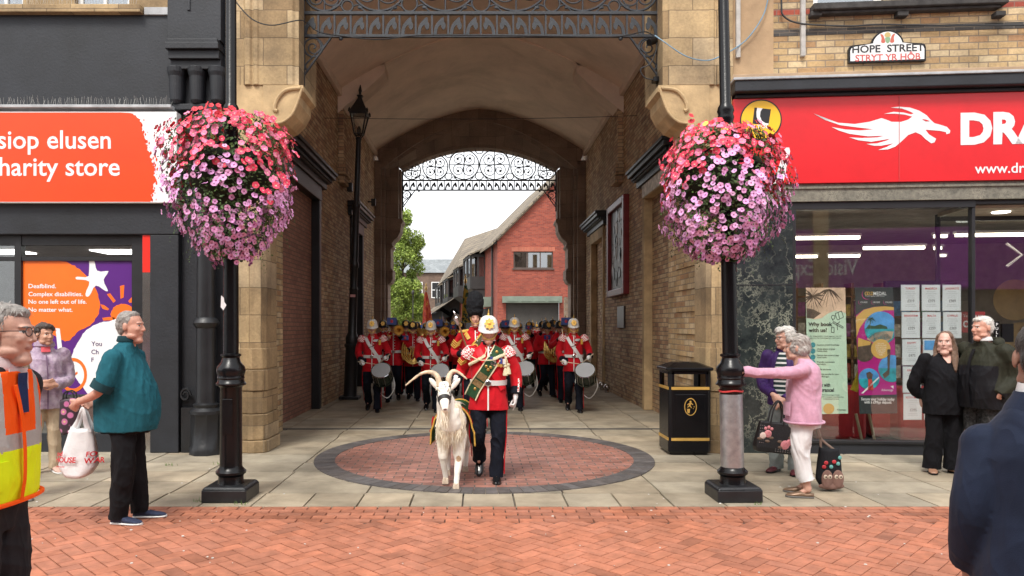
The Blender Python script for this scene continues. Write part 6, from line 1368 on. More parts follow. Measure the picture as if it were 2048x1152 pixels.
bx, by = gx(157, 6.2), 6.2; bz = gz(950, 6.2)
bg = thing('carrier_bag', 'white plastic carrier bag with red lettering held behind the man in teal', 'carrier bag', (bx, by, bz))
m = bag_mesh(.165, .10, .40, .50, .45, 4); m.v = [(x+.03*(z/.4), y, z) for x, y, z in m.v]; me = m.mesh('bag'); part_mesh(me, 'bag_body', [PLAST], bg)
for dy in (-.025, .025):
    m = MB(); m.tube(spline([(-.05, dy, .36), (.0, dy, .45), (.04, dy*.5, .565), (.07, dy, .46), (.10, dy, .36)], 6), [.028, .024, .024, .022, .020, .018, .016, .014, .013, .012, .011, .012, .013, .014, .016, .018, .020, .022, .024, .026, .028, .028, .028, .028, .028], 8, sx=.35); m.build('handle', [PLAST], bg, smooth=True, world=False)
def bagtext(t, s, x, z, h, d, w, col, a0=0):
    m = MB(); put_text(m, s, x, 0, z, h, .03); 
    def f(p):
        u = max(-.98, min(.98, p.x/w)); return Vector((p.x+.03*(p.z/.4), -d*(1-abs(u)**2.6)**.5*(1-.45*p.z/.4)-.013, p.z))
    m.xform(f); return m.build('lettering', [col], t, world=False, fix=False)
RINK = plain('bag_red', (.50, .02, .03), .4)
bagtext(bg, 'od', -.155, .175, .04, .115, .18, RINK); bagtext(bg, 'HOUSE', -.165, .125, .042, .115, .18, RINK); bagtext(bg, 'FO', .095, .17, .04, .10, .17, RINK); bagtext(bg, 'WAR', .085, .115, .042, .105, .17, RINK); bagtext(bg, 'supermarket', -.15, .085, .012, .115, .18, RINK)
# ---------------- steward in a high visibility waistcoat
ORANGE = fabric('hivis_orange', (.95, .11, .005), .6, .06, 8, .25, 120); YELLOW = fabric('hivis_yellow', (.78, .95, .01), .6, .05, 8, .2, 120); SILVER = mat('reflective_band', (.46, .46, .44), .35, .08, 30, .15, 90, metal=.25); CHAR = fabric('charcoal_cloth', (.020, .020, .023), .9, .2, 14); SHIRT = fabric('pale_pink_shirt', (.66, .56, .57), .8); NAVYTIE = fabric('navy_tie', (.012, .03, .10), .5)
H = 1.74
tor = [(.90, .235, .125, .17, 0, .06), (1.00, .235, .14, .17, 0, .06), (1.12, .232, .14, .165, 0, .06), (1.24, .23, .13, .16, 0, .055), (1.34, .225, .115, .155, 0, .045), (1.41, .195, .095, .135, 0, .03), (1.465, .12, .08, .09, 0, .012), (1.49, .08, .07, .075, 0, .0)]
arms = {'R': ((-.22, .05, 1.38), (-.27, .17, 1.12), (-.22, .24, .89)), 'L': ((.22, .05, 1.38), (.27, .16, 1.12), (.25, .22, .88))}
hd = {'R': dict(d=(.1, -.05, -1), palm=(1, 0, 0), curl=.5), 'L': dict(d=(0, -.1, -1), palm=(-1, 0, 0), curl=.5)}
def zv(c):
    out = np.zeros(len(c)); z, x = c[:, 2], c[:, 0]; out[z < 1.125] = 1; out[(z > 1.125) & (z < 1.195)] = 2; ax = np.abs(x); out[(z >= 1.195) & (ax > .10) & (ax < .155)] = 2
    return out
t, T, P, Rm = figure('grey haired steward with glasses in an orange and yellow high visibility waistcoat', -2.045, 3.15, radians(88), H, tor, arms, hd, {k: tuple((p[0], p[1]+.06, p[2]) for p in v[:3])+v[3:] for k, v in stand_legs(H, .095, .2).items()}, (radians(6), .03, 0), ('pinkish', (.58, .33, .25)), ('grey', SHORT+[(0, .06, -.03, .068, .05, .05), (0, -.035, .088, .055, .045, .03)]), .005, CHAR, CHAR, ([MATS['gloss_black'], MATS['gloss_black']],), .5, sleeve=(.085, .075, .064), leg_r=(.115, .095, .088, .085), top_name='suit_jacket', seed=3, hairamp=.004, topvox=.008)
g = MB(); V = Torso([(z, hw+.022, f+.022, b_+.022, cx, cy) for z, hw, f, b_, cx, cy in tor[:-1]]); V.loft(g)
for sg in (-1, 1): g.ell((sg*.20, .055, 1.365), (.085, .088, .07), 14, 9)
me = fuse(g, .0075, 3, folds(.006, (11, 11, 14), 9)); paint(me, zv); part_mesh(me, 'waistcoat', [ORANGE, YELLOW, SILVER], t)
m = MB(); rg_ = V.ring(.905, .004, 40); m.tube([*rg_, rg_[0]], .010, 6); m.build('hem_trim', [ORANGE], t, smooth=True, world=False)
m = MB(); V.strip(m, [(-.015, .91), (-.012, 1.1), (-.02, 1.25), (-.05, 1.40)], .009, .012); m.build('front_trim', [ORANGE], t, smooth=True, world=False)
m = MB(); V.strip(m, [(-.155, .97), (-.155, 1.09)], .055, .008); m.build('pocket', [YELLOW], t, smooth=True, world=False)
m = MB(); m.lathe([(.085, -.02), (.09, .0), (.075, .05), (.068, .052), (.075, 0)], 22, (0, .015, 1.48), sy=1.05); m.build('shirt_collar', [SHIRT], t, smooth=True, world=False)
m = MB(); T.strip(m, [(0, 1.47), (0, 1.40), (0, 1.30)], .06, .014); m.build('shirt_front', [SHIRT], t, smooth=True, world=False)
m = MB(); T.strip(m, [(0, 1.45), (0, 1.38), (0, 1.28)], .028, .03); m.build('tie_blade', [NAVYTIE], t, smooth=True, world=False)
glasses(t, P, Rm, r=.024)
# ---------------- person in a beige knit mostly hidden behind the steward
BEIGE = fabric('beige_knit', (.36, .29, .20), .95, .3, 40, .6, 90); STONEC = fabric('stone_cotton', (.50, .40, .28), .9)
WT = lambda H, b=1.0: [(.47*H, .175*b, .13*b, .15*b, 0, .0), (.56*H, .165*b, .13*b, .14*b, 0, .0), (.62*H, .155*b, .13*b, .13*b, 0, .0), (.70*H, .16*b, .145*b, .12*b, 0, .0), (.77*H, .175*b, .13*b, .115*b, 0, .005), (.815*H, .155*b, .09, .10*b, 0, .01), (.845*H, .09, .07, .075, 0, .01), (.862*H, .06, .055, .06, 0, .005)]
def arms_down(H, w=.19, ex=.05): return {'R': ((-w, .01, .80*H), (-w-ex, .05, .63*H), (-w-.01, -.04, .49*H)), 'L': ((w, .01, .80*H), (w+ex, .05, .63*H), (w+.01, -.04, .49*H))}
hdn = {'R': dict(d=(0, -.1, -1), palm=(1, 0, 0), curl=.5), 'L': dict(d=(0, -.1, -1), palm=(-1, 0, 0), curl=.5)}
BOB = [(0, .034, .055, .090, .094, .088), (0, .06, .0, .088, .072, .085), (0, -.02, .095, .066, .062, .040)]
figure('person in a beige knit mostly hidden behind the high visibility steward', -4.42, 6.85, radians(70), 1.56, WT(1.56), arms_down(1.56), hdn, stand_legs(1.56), (0, 0, 0), ('fair', (.55, .31, .23)), ('silver', BOB), .008, BEIGE, STONEC, ([MATS['room_grey'], MATS['room_grey']],), seed=4, top_name='cardigan')
# ---------------- woman in a lilac jacket
m_, t_, b_ = _nt('lilac_print'); nn = _tex(t_, 9, 6, .75); rr_ = _ramp(t_, nn.outputs[0], [(.32, (.20, .13, .20)), (.48, (.36, .27, .36)), (.66, (.50, .42, .48))]); t_.links.new(rr_.outputs[0], b_.inputs['Base Color']); b_.inputs['Roughness'].default_value = .75; n2 = _tex(t_, 60, 3); _bump(t_, b_, n2.outputs[0], .3, .004); LILAC = m_
PALESHOE = mat('pale_pink_shoe', (.50, .33, .27), .7)
H = 1.67
arms = {'R': ((-.185, .01, .80*H), (-.255, .02, .63*H), (-.07, -.245, .615*H)), 'L': ((.185, .01, .80*H), (.245, .02, .63*H), (.06, -.25, .60*H))}
hd = {'R': dict(d=(.85, -.25, .05), palm=(0, 1, .3), curl=.8), 'L': dict(d=(-.85, -.2, .15), palm=(0, 1, -.3), curl=.8)}
tor = [(.72, .20, .155, .17, 0, .0), (.84, .19, .15, .16, 0, .0), (1.0, .175, .15, .145, 0, .0), (1.14, .18, .16, .135, 0, .0), (1.27, .19, .145, .13, 0, .005), (1.345, .17, .10, .11, 0, .01), (1.40, .10, .08, .085, 0, .01), (1.44, .075, .07, .075, 0, .005)]
t, T, P, Rm = figure('smiling dark haired woman in a mottled lilac jacket and beige trousers by the shop window', -4.87, 8.25, radians(38), H, tor, arms, hd, stand_legs(H, .085, .15), (radians(24), .02, 0), ('tan', (.52, .28, .19)), ('darkbrown', [(0, .034, .060, .092, .098, .085), (0, .07, .01, .086, .062, .07), (0, -.035, .098, .068, .055, .035), (.05, -.05, .075, .03, .03, .03)]), .006, LILAC, STONEC, ([PALESHOE, SOLEW],), sleeve=(.085, .075, .058), leg_r=(.095, .08, .075, .075), top_name='jacket', seed=6, hairamp=.010)
m = MB(); m.lathe([(.085, 0), (.11, .03), (.10, .07), (.075, .085), (.07, .05)], 22, (0, .02, 1.40), sy=1.0); m.build('hood_collar', [LILAC], t, smooth=True, world=False)
m = MB(); T.strip(m, [(0, 1.43), (0, 1.36)], .045, .010); m.build('pink_top', [fabric('coral_top', (.62, .10, .12))], t, smooth=True, world=False)
m = MB(); T.strip(m, [(.01, .73), (.012, 1.0), (.0, 1.33)], .007, .012); m.build('zip', [fabric('lilac_dark', (.16, .10, .16))], t, smooth=True, world=False)
for sg in (-1, 1): m = MB(); T.strip(m, [(sg*.13, .87), (sg*.07, .92)], .012, .008); m.build('pocket_flap', [LILAC], t, smooth=True, world=False)
# her patterned bag
m_, t_, b_ = _nt('floral_print'); v = t_.nodes.new('ShaderNodeTexVoronoi'); v.inputs['Scale'].default_value = 11; cc_ = t_.nodes.new('ShaderNodeTexCoord'); t_.links.new(cc_.outputs['Object'], v.inputs['Vector']); r1 = _ramp(t_, v.outputs['Distance'], [(.0, (.55, .42, .20)), (.13, (.50, .40, .18)), (.16, (.50, .10, .26)), (.34, (.42, .14, .26)), (.42, (.03, .012, .02))]); t_.links.new(r1.outputs[0], b_.inputs['Base Color']); FLORAL = m_
fx, fy = gx(140, 8.0), 8.0
fb = thing('shopping_bag', 'dark shopping bag with pink flowers beside the woman in lilac', 'bag', (fx, fy, gz(868, 8.0))); m = bag_mesh(.11, .06, .38, .95, .3, 3, .004); part_mesh(m.mesh('b'), 'bag_body', [FLORAL], fb)
for dy in (-.03, .03): m = MB(); m.tube(spline([(-.06, dy, .36), (-.05, dy, .44), (.0, dy, .47), (.05, dy, .44), (.06, dy, .36)], 6), .009, 6); m.build('handle', [MATS['cable_black']], fb, smooth=True, world=False)
# ---------------- woman in a pink cardigan, hand on the lamp post
PINK = fabric('pink_wool', (.54, .30, .40), .95, .10, 25, .45, 170, sheen=.2); WHITEC = fabric('white_cotton', (.66, .66, .66), .85, .08, 10); BRONZE = mat('bronze_leather', (.22, .14, .09), .35, .25, 20, .2, 60, metal=.35)
H = 1.555; wz = -radians(112); px_, py_ = 3.16, 7.16
def tolocal(X, Y, Z, ox, oy, rz): v = RZ(-rz) @ Vector((X-ox, Y-oy, 0)); return (v.x, v.y, Z)
wr = tolocal(gx(1488, 6.93), 6.97, gz(744, 6.95), px_, py_, wz); el = tolocal(2.86, 6.98, 1.20, px_, py_, wz)
tor = [(.70, .215, .16, .18, 0, .0), (.80, .215, .165, .18, 0, .0), (.92, .205, .165, .17, 0, .0), (1.05, .20, .165, .165, 0, .0), (1.16, .20, .155, .165, 0, .005), (1.245, .185, .11, .145, 0, .02), (1.30, .12, .075, .10, 0, .015), (1.345, .075, .06, .07, 0, -.005)]
arms = {'L': ((.19, .0, 1.235), el, wr), 'R': ((-.19, .01, 1.235), (-.25, .06, .98), (-.22, .02, .78))}
dvec = Vector(tolocal(gx(1455, 7.0), 7.02, gz(733, 7.0), px_, py_, wz))-Vector(wr)
hd = {'L': dict(d=tuple(dvec), palm=tuple(RZ(-wz) @ Vector((.1, .8, -.5))), curl=.35, thumb=.3), 'R': dict(d=(0, -.1, -1), palm=(1, 0, 0), curl=1.1)}
lg = {'R': ((-.085, .01, .76), (-.09, -.02, .42), (-.095, .02, .085), -.1), 'L': ((.085, .01, .76), (.095, -.02, .42), (.10, .04, .085), .15)}
t, T, P, Rm = figure('grey haired woman in pink cardigan and white trousers, hand on the lamp post', px_, py_, wz, H, tor, arms, hd, lg, (radians(-8), .05, 0), ('fair', (.55, .31, .23)), ('silver', [(0, .034, .050, .094, .100, .090), (0, .07, -.01, .088, .066, .075), (0, -.02, .08, .075, .065, .05), (.06, .0, .0, .035, .05, .05), (-.06, .0, .0, .035, .05, .05)]), .006, PINK, WHITEC, ([BRONZE, MATS['room_floor']], 'shoe', dict(high=.05, L=.25)), sleeve=(.080, .066, .050), leg_r=(.11, .092, .084, .086), top_name='cardigan', seed=7, hairamp=.014, skirt=.07, headoff=(0, -.03), wr_top=folds(.009, (16, 16, 10), 12), wr_bot=folds(.009, (24, 24, 8), 44))
m = MB(); T.strip(m, [(.13, .79), (.13, .92)], .06, .016); m.build('pocket', [PINK], t, smooth=True, world=False)
m = MB(); rg_ = T.ring(.725, .006, 40); m.tube([*rg_, rg_[0]], .009, 6, sx=1.6); m.build('hem_band', [PINK], t, smooth=True, world=False)
m = MB(); w0 = Vector(wr); dd = (w0-Vector(el)).normalized(); m.tube([w0-dd*.015, w0+dd*.002], .034, 14); m.build('watch_strap', [MATS['gloss_black']], t, smooth=True, world=False)
# her owl tote bag
ox_, oyy = gx(1658, 7.35), 7.35
ob_ = thing('tote_bag', 'black tote bag printed with brown owls hanging beside the woman in pink', 'bag', (ox_, oyy, gz(976, 7.35))); m = bag_mesh(.135, .05, .40, .72, .3, 6, .006); part_mesh(m.mesh('b'), 'bag_body', [fabric('black_canvas', (.012, .013, .016), .8)], ob_)
m = MB(); m.tube(spline([(-.08, 0, .37), (-.09, 0, .52), (-.12, 0, .60), (-.09, 0, .50), (.08, 0, .36)], 6), .012, 6, sx=.5); m.build('strap', [fabric('taupe_strap', (.22, .16, .13))], ob_, smooth=True, world=False)
OWL = fabric('owl_brown', (.19, .11, .09)); m = MB()
for x in (-.045, .062): m.ell((x, -.058, .10), (.058, .012, .092), 16, 10)
m.ell((.0, -.05, .03), (.13, .014, .035), 16, 8); m.build('owl_print', [OWL], ob_, smooth=True, world=False)
m = MB(); [m.ell((x+dx, -.070, .125), (.020, .004, .022), 12, 7) for x in (-.045, .062) for dx in (-.022, .022)]; m.build('owl_eye', [fabric('owl_cream', (.55, .45, .35))], ob_, smooth=True, world=False)
m = MB(); [m.ell((x+dx, -.075, .125), (.008, .003, .009), 10, 6) for x in (-.045, .062) for dx in (-.018, .022)]; m.build('owl_pupil', [MATS['eye_dark']], ob_, smooth=True, world=False)
m = MB(); [m.ell(p, (.022, .006, .02), 10, 6) for p in ((-.05, -.045, .26), (-.07, -.045, .22), (.03, -.046, .27))]; m.build('red_spot', [plain('owl_red', (.45, .03, .04))], ob_, smooth=True, world=False)
m = MB(); [m.ell(p, (.02, .006, .02), 10, 6) for p in ((.07, -.045, .25), (.0, -.047, .22), (.09, -.04, .31))]; m.build('teal_spot', [plain('owl_teal', (.12, .35, .33))], ob_, smooth=True, world=False)
# ---------------- woman in a purple jacket
PURP = fabric('purple_shell', (.045, .018, .10), .55, .2, 10, .3, 80); GREYG = fabric('grey_green_trouser', (.21, .235, .225), .85, .1); BURG = mat('burgundy_leather', (.10, .015, .022), .3, .2, 20)
H = 1.63; X_, Y_ = 3.44, 8.25
arms = {'R': ((-.185, .01, .80*H), (-.25, .02, .62*H), (-.06, -.22, .545*H)), 'L': ((.185, .01, .80*H), (.25, .02, .62*H), (.05, -.23, .515*H))}
hd = {'R': dict(d=(.7, -.25, -.45), palm=(.2, .8, -.3), curl=.9), 'L': dict(d=(-.65, -.2, -.5), palm=(-.2, .8, -.3), curl=.9)}
tor = [(.76, .195, .145, .16, 0, .0), (.88, .19, .15, .16, 0, .0), (1.0, .18, .15, .15, 0, .0), (1.12, .18, .155, .14, 0, .0), (1.24, .185, .14, .135, 0, .005), (1.315, .165, .10, .11, 0, .01), (1.365, .10, .075, .085, 0, .01), (1.40, .065, .06, .065, 0, .0)]
t, T, P, Rm = figure('white haired woman in glasses, purple jacket and striped top, carrying a flowered handbag', X_, Y_, radians(-38), H, tor, arms, hd, stand_legs(H, .085, .2, .02), (radians(-38), .03, 0), ('fair', (.55, .31, .23)), ('white', [(0, .034, .055, .092, .100, .090), (0, .07, .0, .084, .064, .07), (0, -.045, .095, .065, .055, .035)]), .006, PURP, GREYG, ([BURG, MATS['gloss_black']], 'shoe', dict(high=.06, L=.25)), sleeve=(.084, .076, .06), leg_r=(.10, .085, .080, .085), top_name='jacket', seed=8, hairamp=.012)
STR = _nt('striped_knit'); wv = STR[1].nodes.new('ShaderNodeTexWave'); wv.bands_direction = 'Z'; wv.inputs['Scale'].default_value = 6.2; c_ = STR[1].nodes.new('ShaderNodeTexCoord'); STR[1].links.new(c_.outputs['Object'], wv.inputs['Vector']); r1 = _ramp(STR[1], wv.outputs['Fac'], [(.62, (.012, .03, .03)), (.72, (.6, .6, .58))]); STR[1].links.new(r1.outputs[0], STR[2].inputs['Base Color']); STR[2].inputs['Roughness'].default_value = .9
m = MB(); T.strip(m, [(-.0, .87), (0, 1.0), (0, 1.2), (0, 1.36)], .085, .010, 9); m.build('striped_top', [STR[0]], t, smooth=True, world=False)
m = MB()
for sg in (-1, 1): T.strip(m, [(sg*.09, .78), (sg*.10, 1.0), (sg*.085, 1.2), (sg*.06, 1.37)], .022, .020)
m.build('jacket_edge', [PURP], t, smooth=True, world=False)
m = MB(); m.lathe([(.07, 0), (.10, .03), (.105, .07), (.085, .09), (.075, .05)], 22, (0, .03, 1.34), sy=.9); m.build('jacket_collar', [PURP], t, smooth=True, world=False)
glasses(t, P, Rm)
hx, hy = gx(1545, 7.95), 7.95; hb = thing('handbag', 'black studded handbag with pink roses held in front of the woman in purple', 'handbag', (hx, hy, gz(905, 7.95)), radians(8)); BLK = mat('black_leather', (.012, .012, .013), .38, .3, 16, .3, 70)
hb.rotation_euler = (0, radians(7), radians(6))
m = MB(); m.loft([[(-.20, -.05, 0), (.20, -.05, 0), (.20, .05, 0), (-.20, .05, 0)], [(-.215, -.055, .05), (.215, -.055, .05), (.215, .055, .05), (-.215, .055, .05)], [(-.185, -.03, .33), (.185, -.03, .33), (.185, .03, .33), (-.185, .03, .33)]]); m.build('bag_body', [BLK], hb, world=False, bevel=.015)
for dy in (-.028, .028): m = MB(); m.tube(spline([(-.075, dy, .30), (-.06, dy, .46), (.0, dy*.5, .56), (.06, dy, .46), (.075, dy, .30)], 6), .010, 6); m.build('handle', [BLK], hb, smooth=True, world=False)
RPK = plain('rose_pink', (.68, .25, .27), .7); RPL = plain('rose_pale', (.72, .55, .48), .7); RGR = plain('rose_brown', (.16, .10, .07), .7)
def yface(z): return -.056+.026*(z-.05)/.28
m = MB()
for x, z, r_ in ((-.10, .20, .042), (.10, .10, .050), (.145, .13, .035)): m.ell((x, yface(z)-.004, z), (r_, .008, r_), 12, 7); m.tube([(x+(.6*r_-.0015*k)*cos(k*.7)*(1-k/22), yface(z)-.012, z+(.6*r_)*sin(k*.7)*(1-k/22)) for k in range(20)], .004, 5)
[m.ell((-.13+.035*k, yface(.26)-.004, .255+.015*(k % 2)), (.018, .006, .018), 10, 6) for k in range(3)]; m.build('rose', [RPK], hb, smooth=True, world=False)
m = MB(); m.ell((-.155, yface(.17)-.004, .175), (.036, .008, .036), 12, 7); m.build('pale_rose', [RPL], hb, smooth=True, world=False)
m = MB(); [m.ell((x, yface(z)-.002, z), (.028, .005, .016), 10, 6) for x, z in ((-.06, .16), (-.19, .14), (.05, .07), (.04, .13), (.16, .18), (-.10, .12))]; m.build('rose_leaf', [RGR], hb, smooth=True, world=False)
m = MB(); [m.ell((x, yface(z), z), (.0055, .005, .0055), 6, 4) for x in (-.185, -.165, -.145) for z in [.10+.03*k for k in range(7)]]; [m.ell((x, yface(z), z), (.0055, .005, .0055), 6, 4) for x in [.0+.028*k for k in range(7)] for z in (.025, .045)]; [m.ell((x, yface(z), z), (.0055, .005, .0055), 6, 4) for x in (.165, .185) for z in [.06+.03*k for k in range(7)]]
m.build('studs', [MATS['steel']], hb, smooth=True, world=False)
# ---------------- woman in black
BLKN = fabric('black_knit', (.006, .006, .008), .9, .2, 20, .4, 130)
H = 1.585; X_, Y_ = 5.22, 8.25
tor = [(.66, .205, .17, .17, 0, .0), (.80, .205, .18, .17, 0, .0), (.95, .195, .175, .16, 0, .0), (1.08, .195, .19, .155, 0, .0), (1.19, .195, .155, .15, 0, .005), (1.27, .19, .11, .13, 0, .01), (1.32, .11, .075, .09, 0, .01), (1.355, .065, .06, .065, 0, .0)]
arms = {'R': ((-.19, .01, .80*H), (-.275, .09, .62*H), (-.18, .13, .54*H)), 'L': ((.19, .01, .80*H), (.24, .08, .62*H), (.18, .0, .50*H))}
t, T, P, Rm = figure('long haired woman all in black with sandals, standing in front of the price cards', X_, Y_, radians(-8), H, tor, arms, hdn, stand_legs(H, .09, .3), (radians(-32), -.02, 0), ('pale', (.60, .36, .29)), ('brown', [(0, .036, .052, .084, .092, .082), (0, .075, -.02, .080, .05, .09)], [([(.055, -.02, .07), (.085, -.0, -.06), (.10, -.04, -.20), (.11, -.075, -.30)], [.03, .036, .036, .016]), ([(-.055, -.02, .07), (-.082, .0, -.06), (-.085, -.03, -.16), (-.09, -.08, -.25)], [.03, .034, .030, .014]), ([(0, .09, .04), (0, .105, -.10), (0, .11, -.24)], [.06, .06, .04])]), .006, BLKN, BLKN, ([mat('tan_sandal', (.30, .16, .10), .5), MATS['gloss_black']], 'sandal', dict(high=.045, L=.24)), .7, sleeve=(.082, .076, .062), leg_r=(.115, .10, .10, .105), top_name='cardigan', seed=9, hairamp=.004)
m = MB(); T.strip(m, [(0, 1.345), (0, 1.30), (0, 1.24)], .045, .008); m.v = [(x*min(1, max(.1, (z-1.21)/.09)), y, z) for x, y, z in m.v]; m.build('neckline', [skin('pale', (.60, .36, .29))], t, smooth=True, world=False)
# ---------------- man in a parka
OLIVE = fabric('olive_shell', (.022, .023, .014), .7, .2, 10, .3, 60); PARKA = fabric('black_shell', (.006, .006, .008), .6, .25, 8, .3, 60); PATT = fabric('grey_print', (.03, .03, .03), .9, .9, 45)
H = 1.75; X_, Y_ = 5.47, 7.95
tor = [(.76, .26, .19, .20, 0, .0), (.88, .265, .21, .20, 0, .0), (1.02, .265, .225, .19, 0, .0), (1.15, .26, .215, .185, 0, .0), (1.29, .255, .185, .18, 0, .005), (1.39, .225, .135, .15, 0, .01), (1.45, .14, .09, .10, 0, .01), (1.49, .085, .08, .085, 0, .0)]
arms = {'R': ((-.235, .01, 1.385), (-.29, .09, 1.11), (-.235, -.09, .92)), 'L': ((.235, .01, 1.385), (.29, .10, 1.11), (.235, -.08, .92))}
hd = {'R': dict(d=(.35, -.15, -.6), palm=(.5, .7, .2), curl=.6), 'L': dict(d=(-.45, -.05, -.5), palm=(-.5, .7, .2), curl=.6)}
def zp(c): return ((c[:, 2] > 1.23) | (np.abs(c[:, 0]) > .235)).astype(float)*(c[:, 2] > .95)
t, T, P, Rm = figure('white haired man in a dark olive and black hooded parka beside the woman in black', X_, Y_, radians(-76), H, tor, arms, hd, stand_legs(H, .10, .25), (radians(-8), .04, 0), ('ruddy', (.56, .29, .21)), ('white', SHORT+[(0, .06, -.03, .066, .05, .05), (0, -.04, .09, .055, .045, .028)]), .006, [PARKA, OLIVE], PATT, ([MATS['gloss_black'], MATS['gloss_black']],), .8, sleeve=(.10, .092, .075), leg_r=(.12, .10, .095, .09), top_name='parka', seed=10, hairamp=.004, topzone=zp, wr_top=folds(.009, (16, 16, 14), 3))
m = MB(); 
for a in [pi*.0+k*pi/9 for k in range(10)]: m.ell((.115*cos(a), .045+.10*sin(a), 1.465+.02*sin(a)), (.055, .05, .055), 12, 8)
me = fuse(m, .009, 4, folds(.006, (20, 20, 20), 4)); part_mesh(me, 'hood', [OLIVE], t)
m = MB(); m.lathe([(.08, 0), (.083, .01), (.07, .045), (.066, .04)], 20, (0, -.005, 1.49)); m.build('shirt_collar', [MATS['white_cotton']], t, smooth=True, world=False)
m = MB(); T.strip(m, [(.0, .78), (.0, 1.1), (-.01, 1.40)], .018, .010); m.build('zip_placket', [PARKA], t, smooth=True, world=False)
# ---------------- man in a navy suit, close on the right
NAVY = fabric('navy_suit', (.010, .016, .036), .8, .18, 6, .35, 260, sheen=.05)
H = 1.66; X_, Y_ = 1.925, 2.5
tor = [(.74, .215, .16, .20, 0, .0), (.88, .205, .165, .19, 0, .0), (1.0, .195, .165, .175, 0, .0), (1.12, .20, .165, .175, 0, .0), (1.23, .195, .15, .175, 0, .005), (1.30, .165, .12, .15, 0, .01), (1.36, .125, .085, .12, 0, .02), (1.405, .09, .07, .085, 0, .01)]
arms = {'R': ((-.175, .01, 1.235), (-.225, .05, 1.00), (-.22, -.06, .80)), 'L': ((.175, .01, 1.235), (.21, .05, 1.02), (.21, -.05, .80))}
t, T, P, Rm = figure('dark haired man in a navy suit seen from behind, close at the right edge', X_, Y_, radians(180-26), H, tor, arms, hdn, stand_legs(H, .09, .2), (0, 0, 0), ('brownish', (.32, .17, .12)), ('black', [(0, .034, .050, .082, .088, .078), (0, .06, .0, .077, .068, .075), (0, -.01, .095, .062, .060, .03)]), .006, NAVY, NAVY, ([MATS['gloss_black'], MATS['gloss_black']],), sleeve=(.078, .075, .064), leg_r=(.115, .095, .085, .085), top_name='suit_jacket', seed=11, hairamp=.003, topvox=.007, wr_top=folds(.006, (10, 10, 13), 15))
m = MB(); m.lathe([(.084, -.01), (.086, .0), (.076, .05), (.070, .05), (.075, .0)], 24, (0, .008, 1.405), sy=1.05); m.build('shirt_collar', [MATS['white_cotton']], t, smooth=True, world=False)
m = MB(); m.lathe([(.125, -.05), (.115, -.02), (.095, .012), (.088, .03), (.084, .01), (.1, -.04)], 24, (0, .016, 1.398), sy=1.0); m.build('jacket_collar', [NAVY], t, smooth=True, world=False)
# ------------------------------------------------------------------ the band
SCAR = fabric('scarlet_cloth', (.50, .006, .014), .8, .12, 7, .25, 150, sheen=.05); NAVYC = fabric('navy_cloth', (.005, .0065, .013), .85, .25, 9, .35, 150); WHITEB = mat('white_leather', (.70, .69, .67), .5, .1, 12); HELW = mat('helmet_white', (.74, .74, .72), .4, .05, 6); HELB = mat('helmet_black', (.014, .014, .017), .5, .2, 9, .2, 80)
BRASS = mat('brass', (.80, .52, .15), .25, .15, 8, .1, 40, metal=.6); PLATE = mat('gilt_plate', (.78, .46, .10), .35, .25, 60, .3, 120, metal=.35); BRASSD = mat('brass_dull', (.45, .28, .08), .38, .3, 20, .3, 60, metal=.8); CHROME = mat('chrome', (.7, .7, .72), .12, .05, 5, 0, metal=1); PATENT = mat('patent_leather', (.008, .008, .009), .14, .1, 4, 0, coat=.3); GOLDL = fabric('gold_lace', (.60, .36, .07), .5, .25, 60); REDST = fabric('red_stripe', (.42, .008, .014)); CORDM = fabric('cream_cord', (.62, .54, .36), .8, .2, 60); MEDR = plain('medal_ribbon_blue', (.04, .06, .25)); BUFFT = fabric('brown_sling', (.10, .035, .02), .5)
def lace_mat(name, scale):
    m, t, b = _nt(name); k = t.nodes.new('ShaderNodeTexChecker'); k.inputs['Scale'].default_value = scale; k.inputs['Color1'].default_value = (.80, .74, .70, 1); k.inputs['Color2'].default_value = (.50, .05, .06, 1)
    c = t.nodes.new('ShaderNodeTexCoord'); t.links.new(c.outputs['Object'], k.inputs['Vector']); t.links.new(k.outputs[0], b.inputs['Base Color']); b.inputs['Roughness'].default_value = .8; return m
LACE = lace_mat('wing_lace', 55)
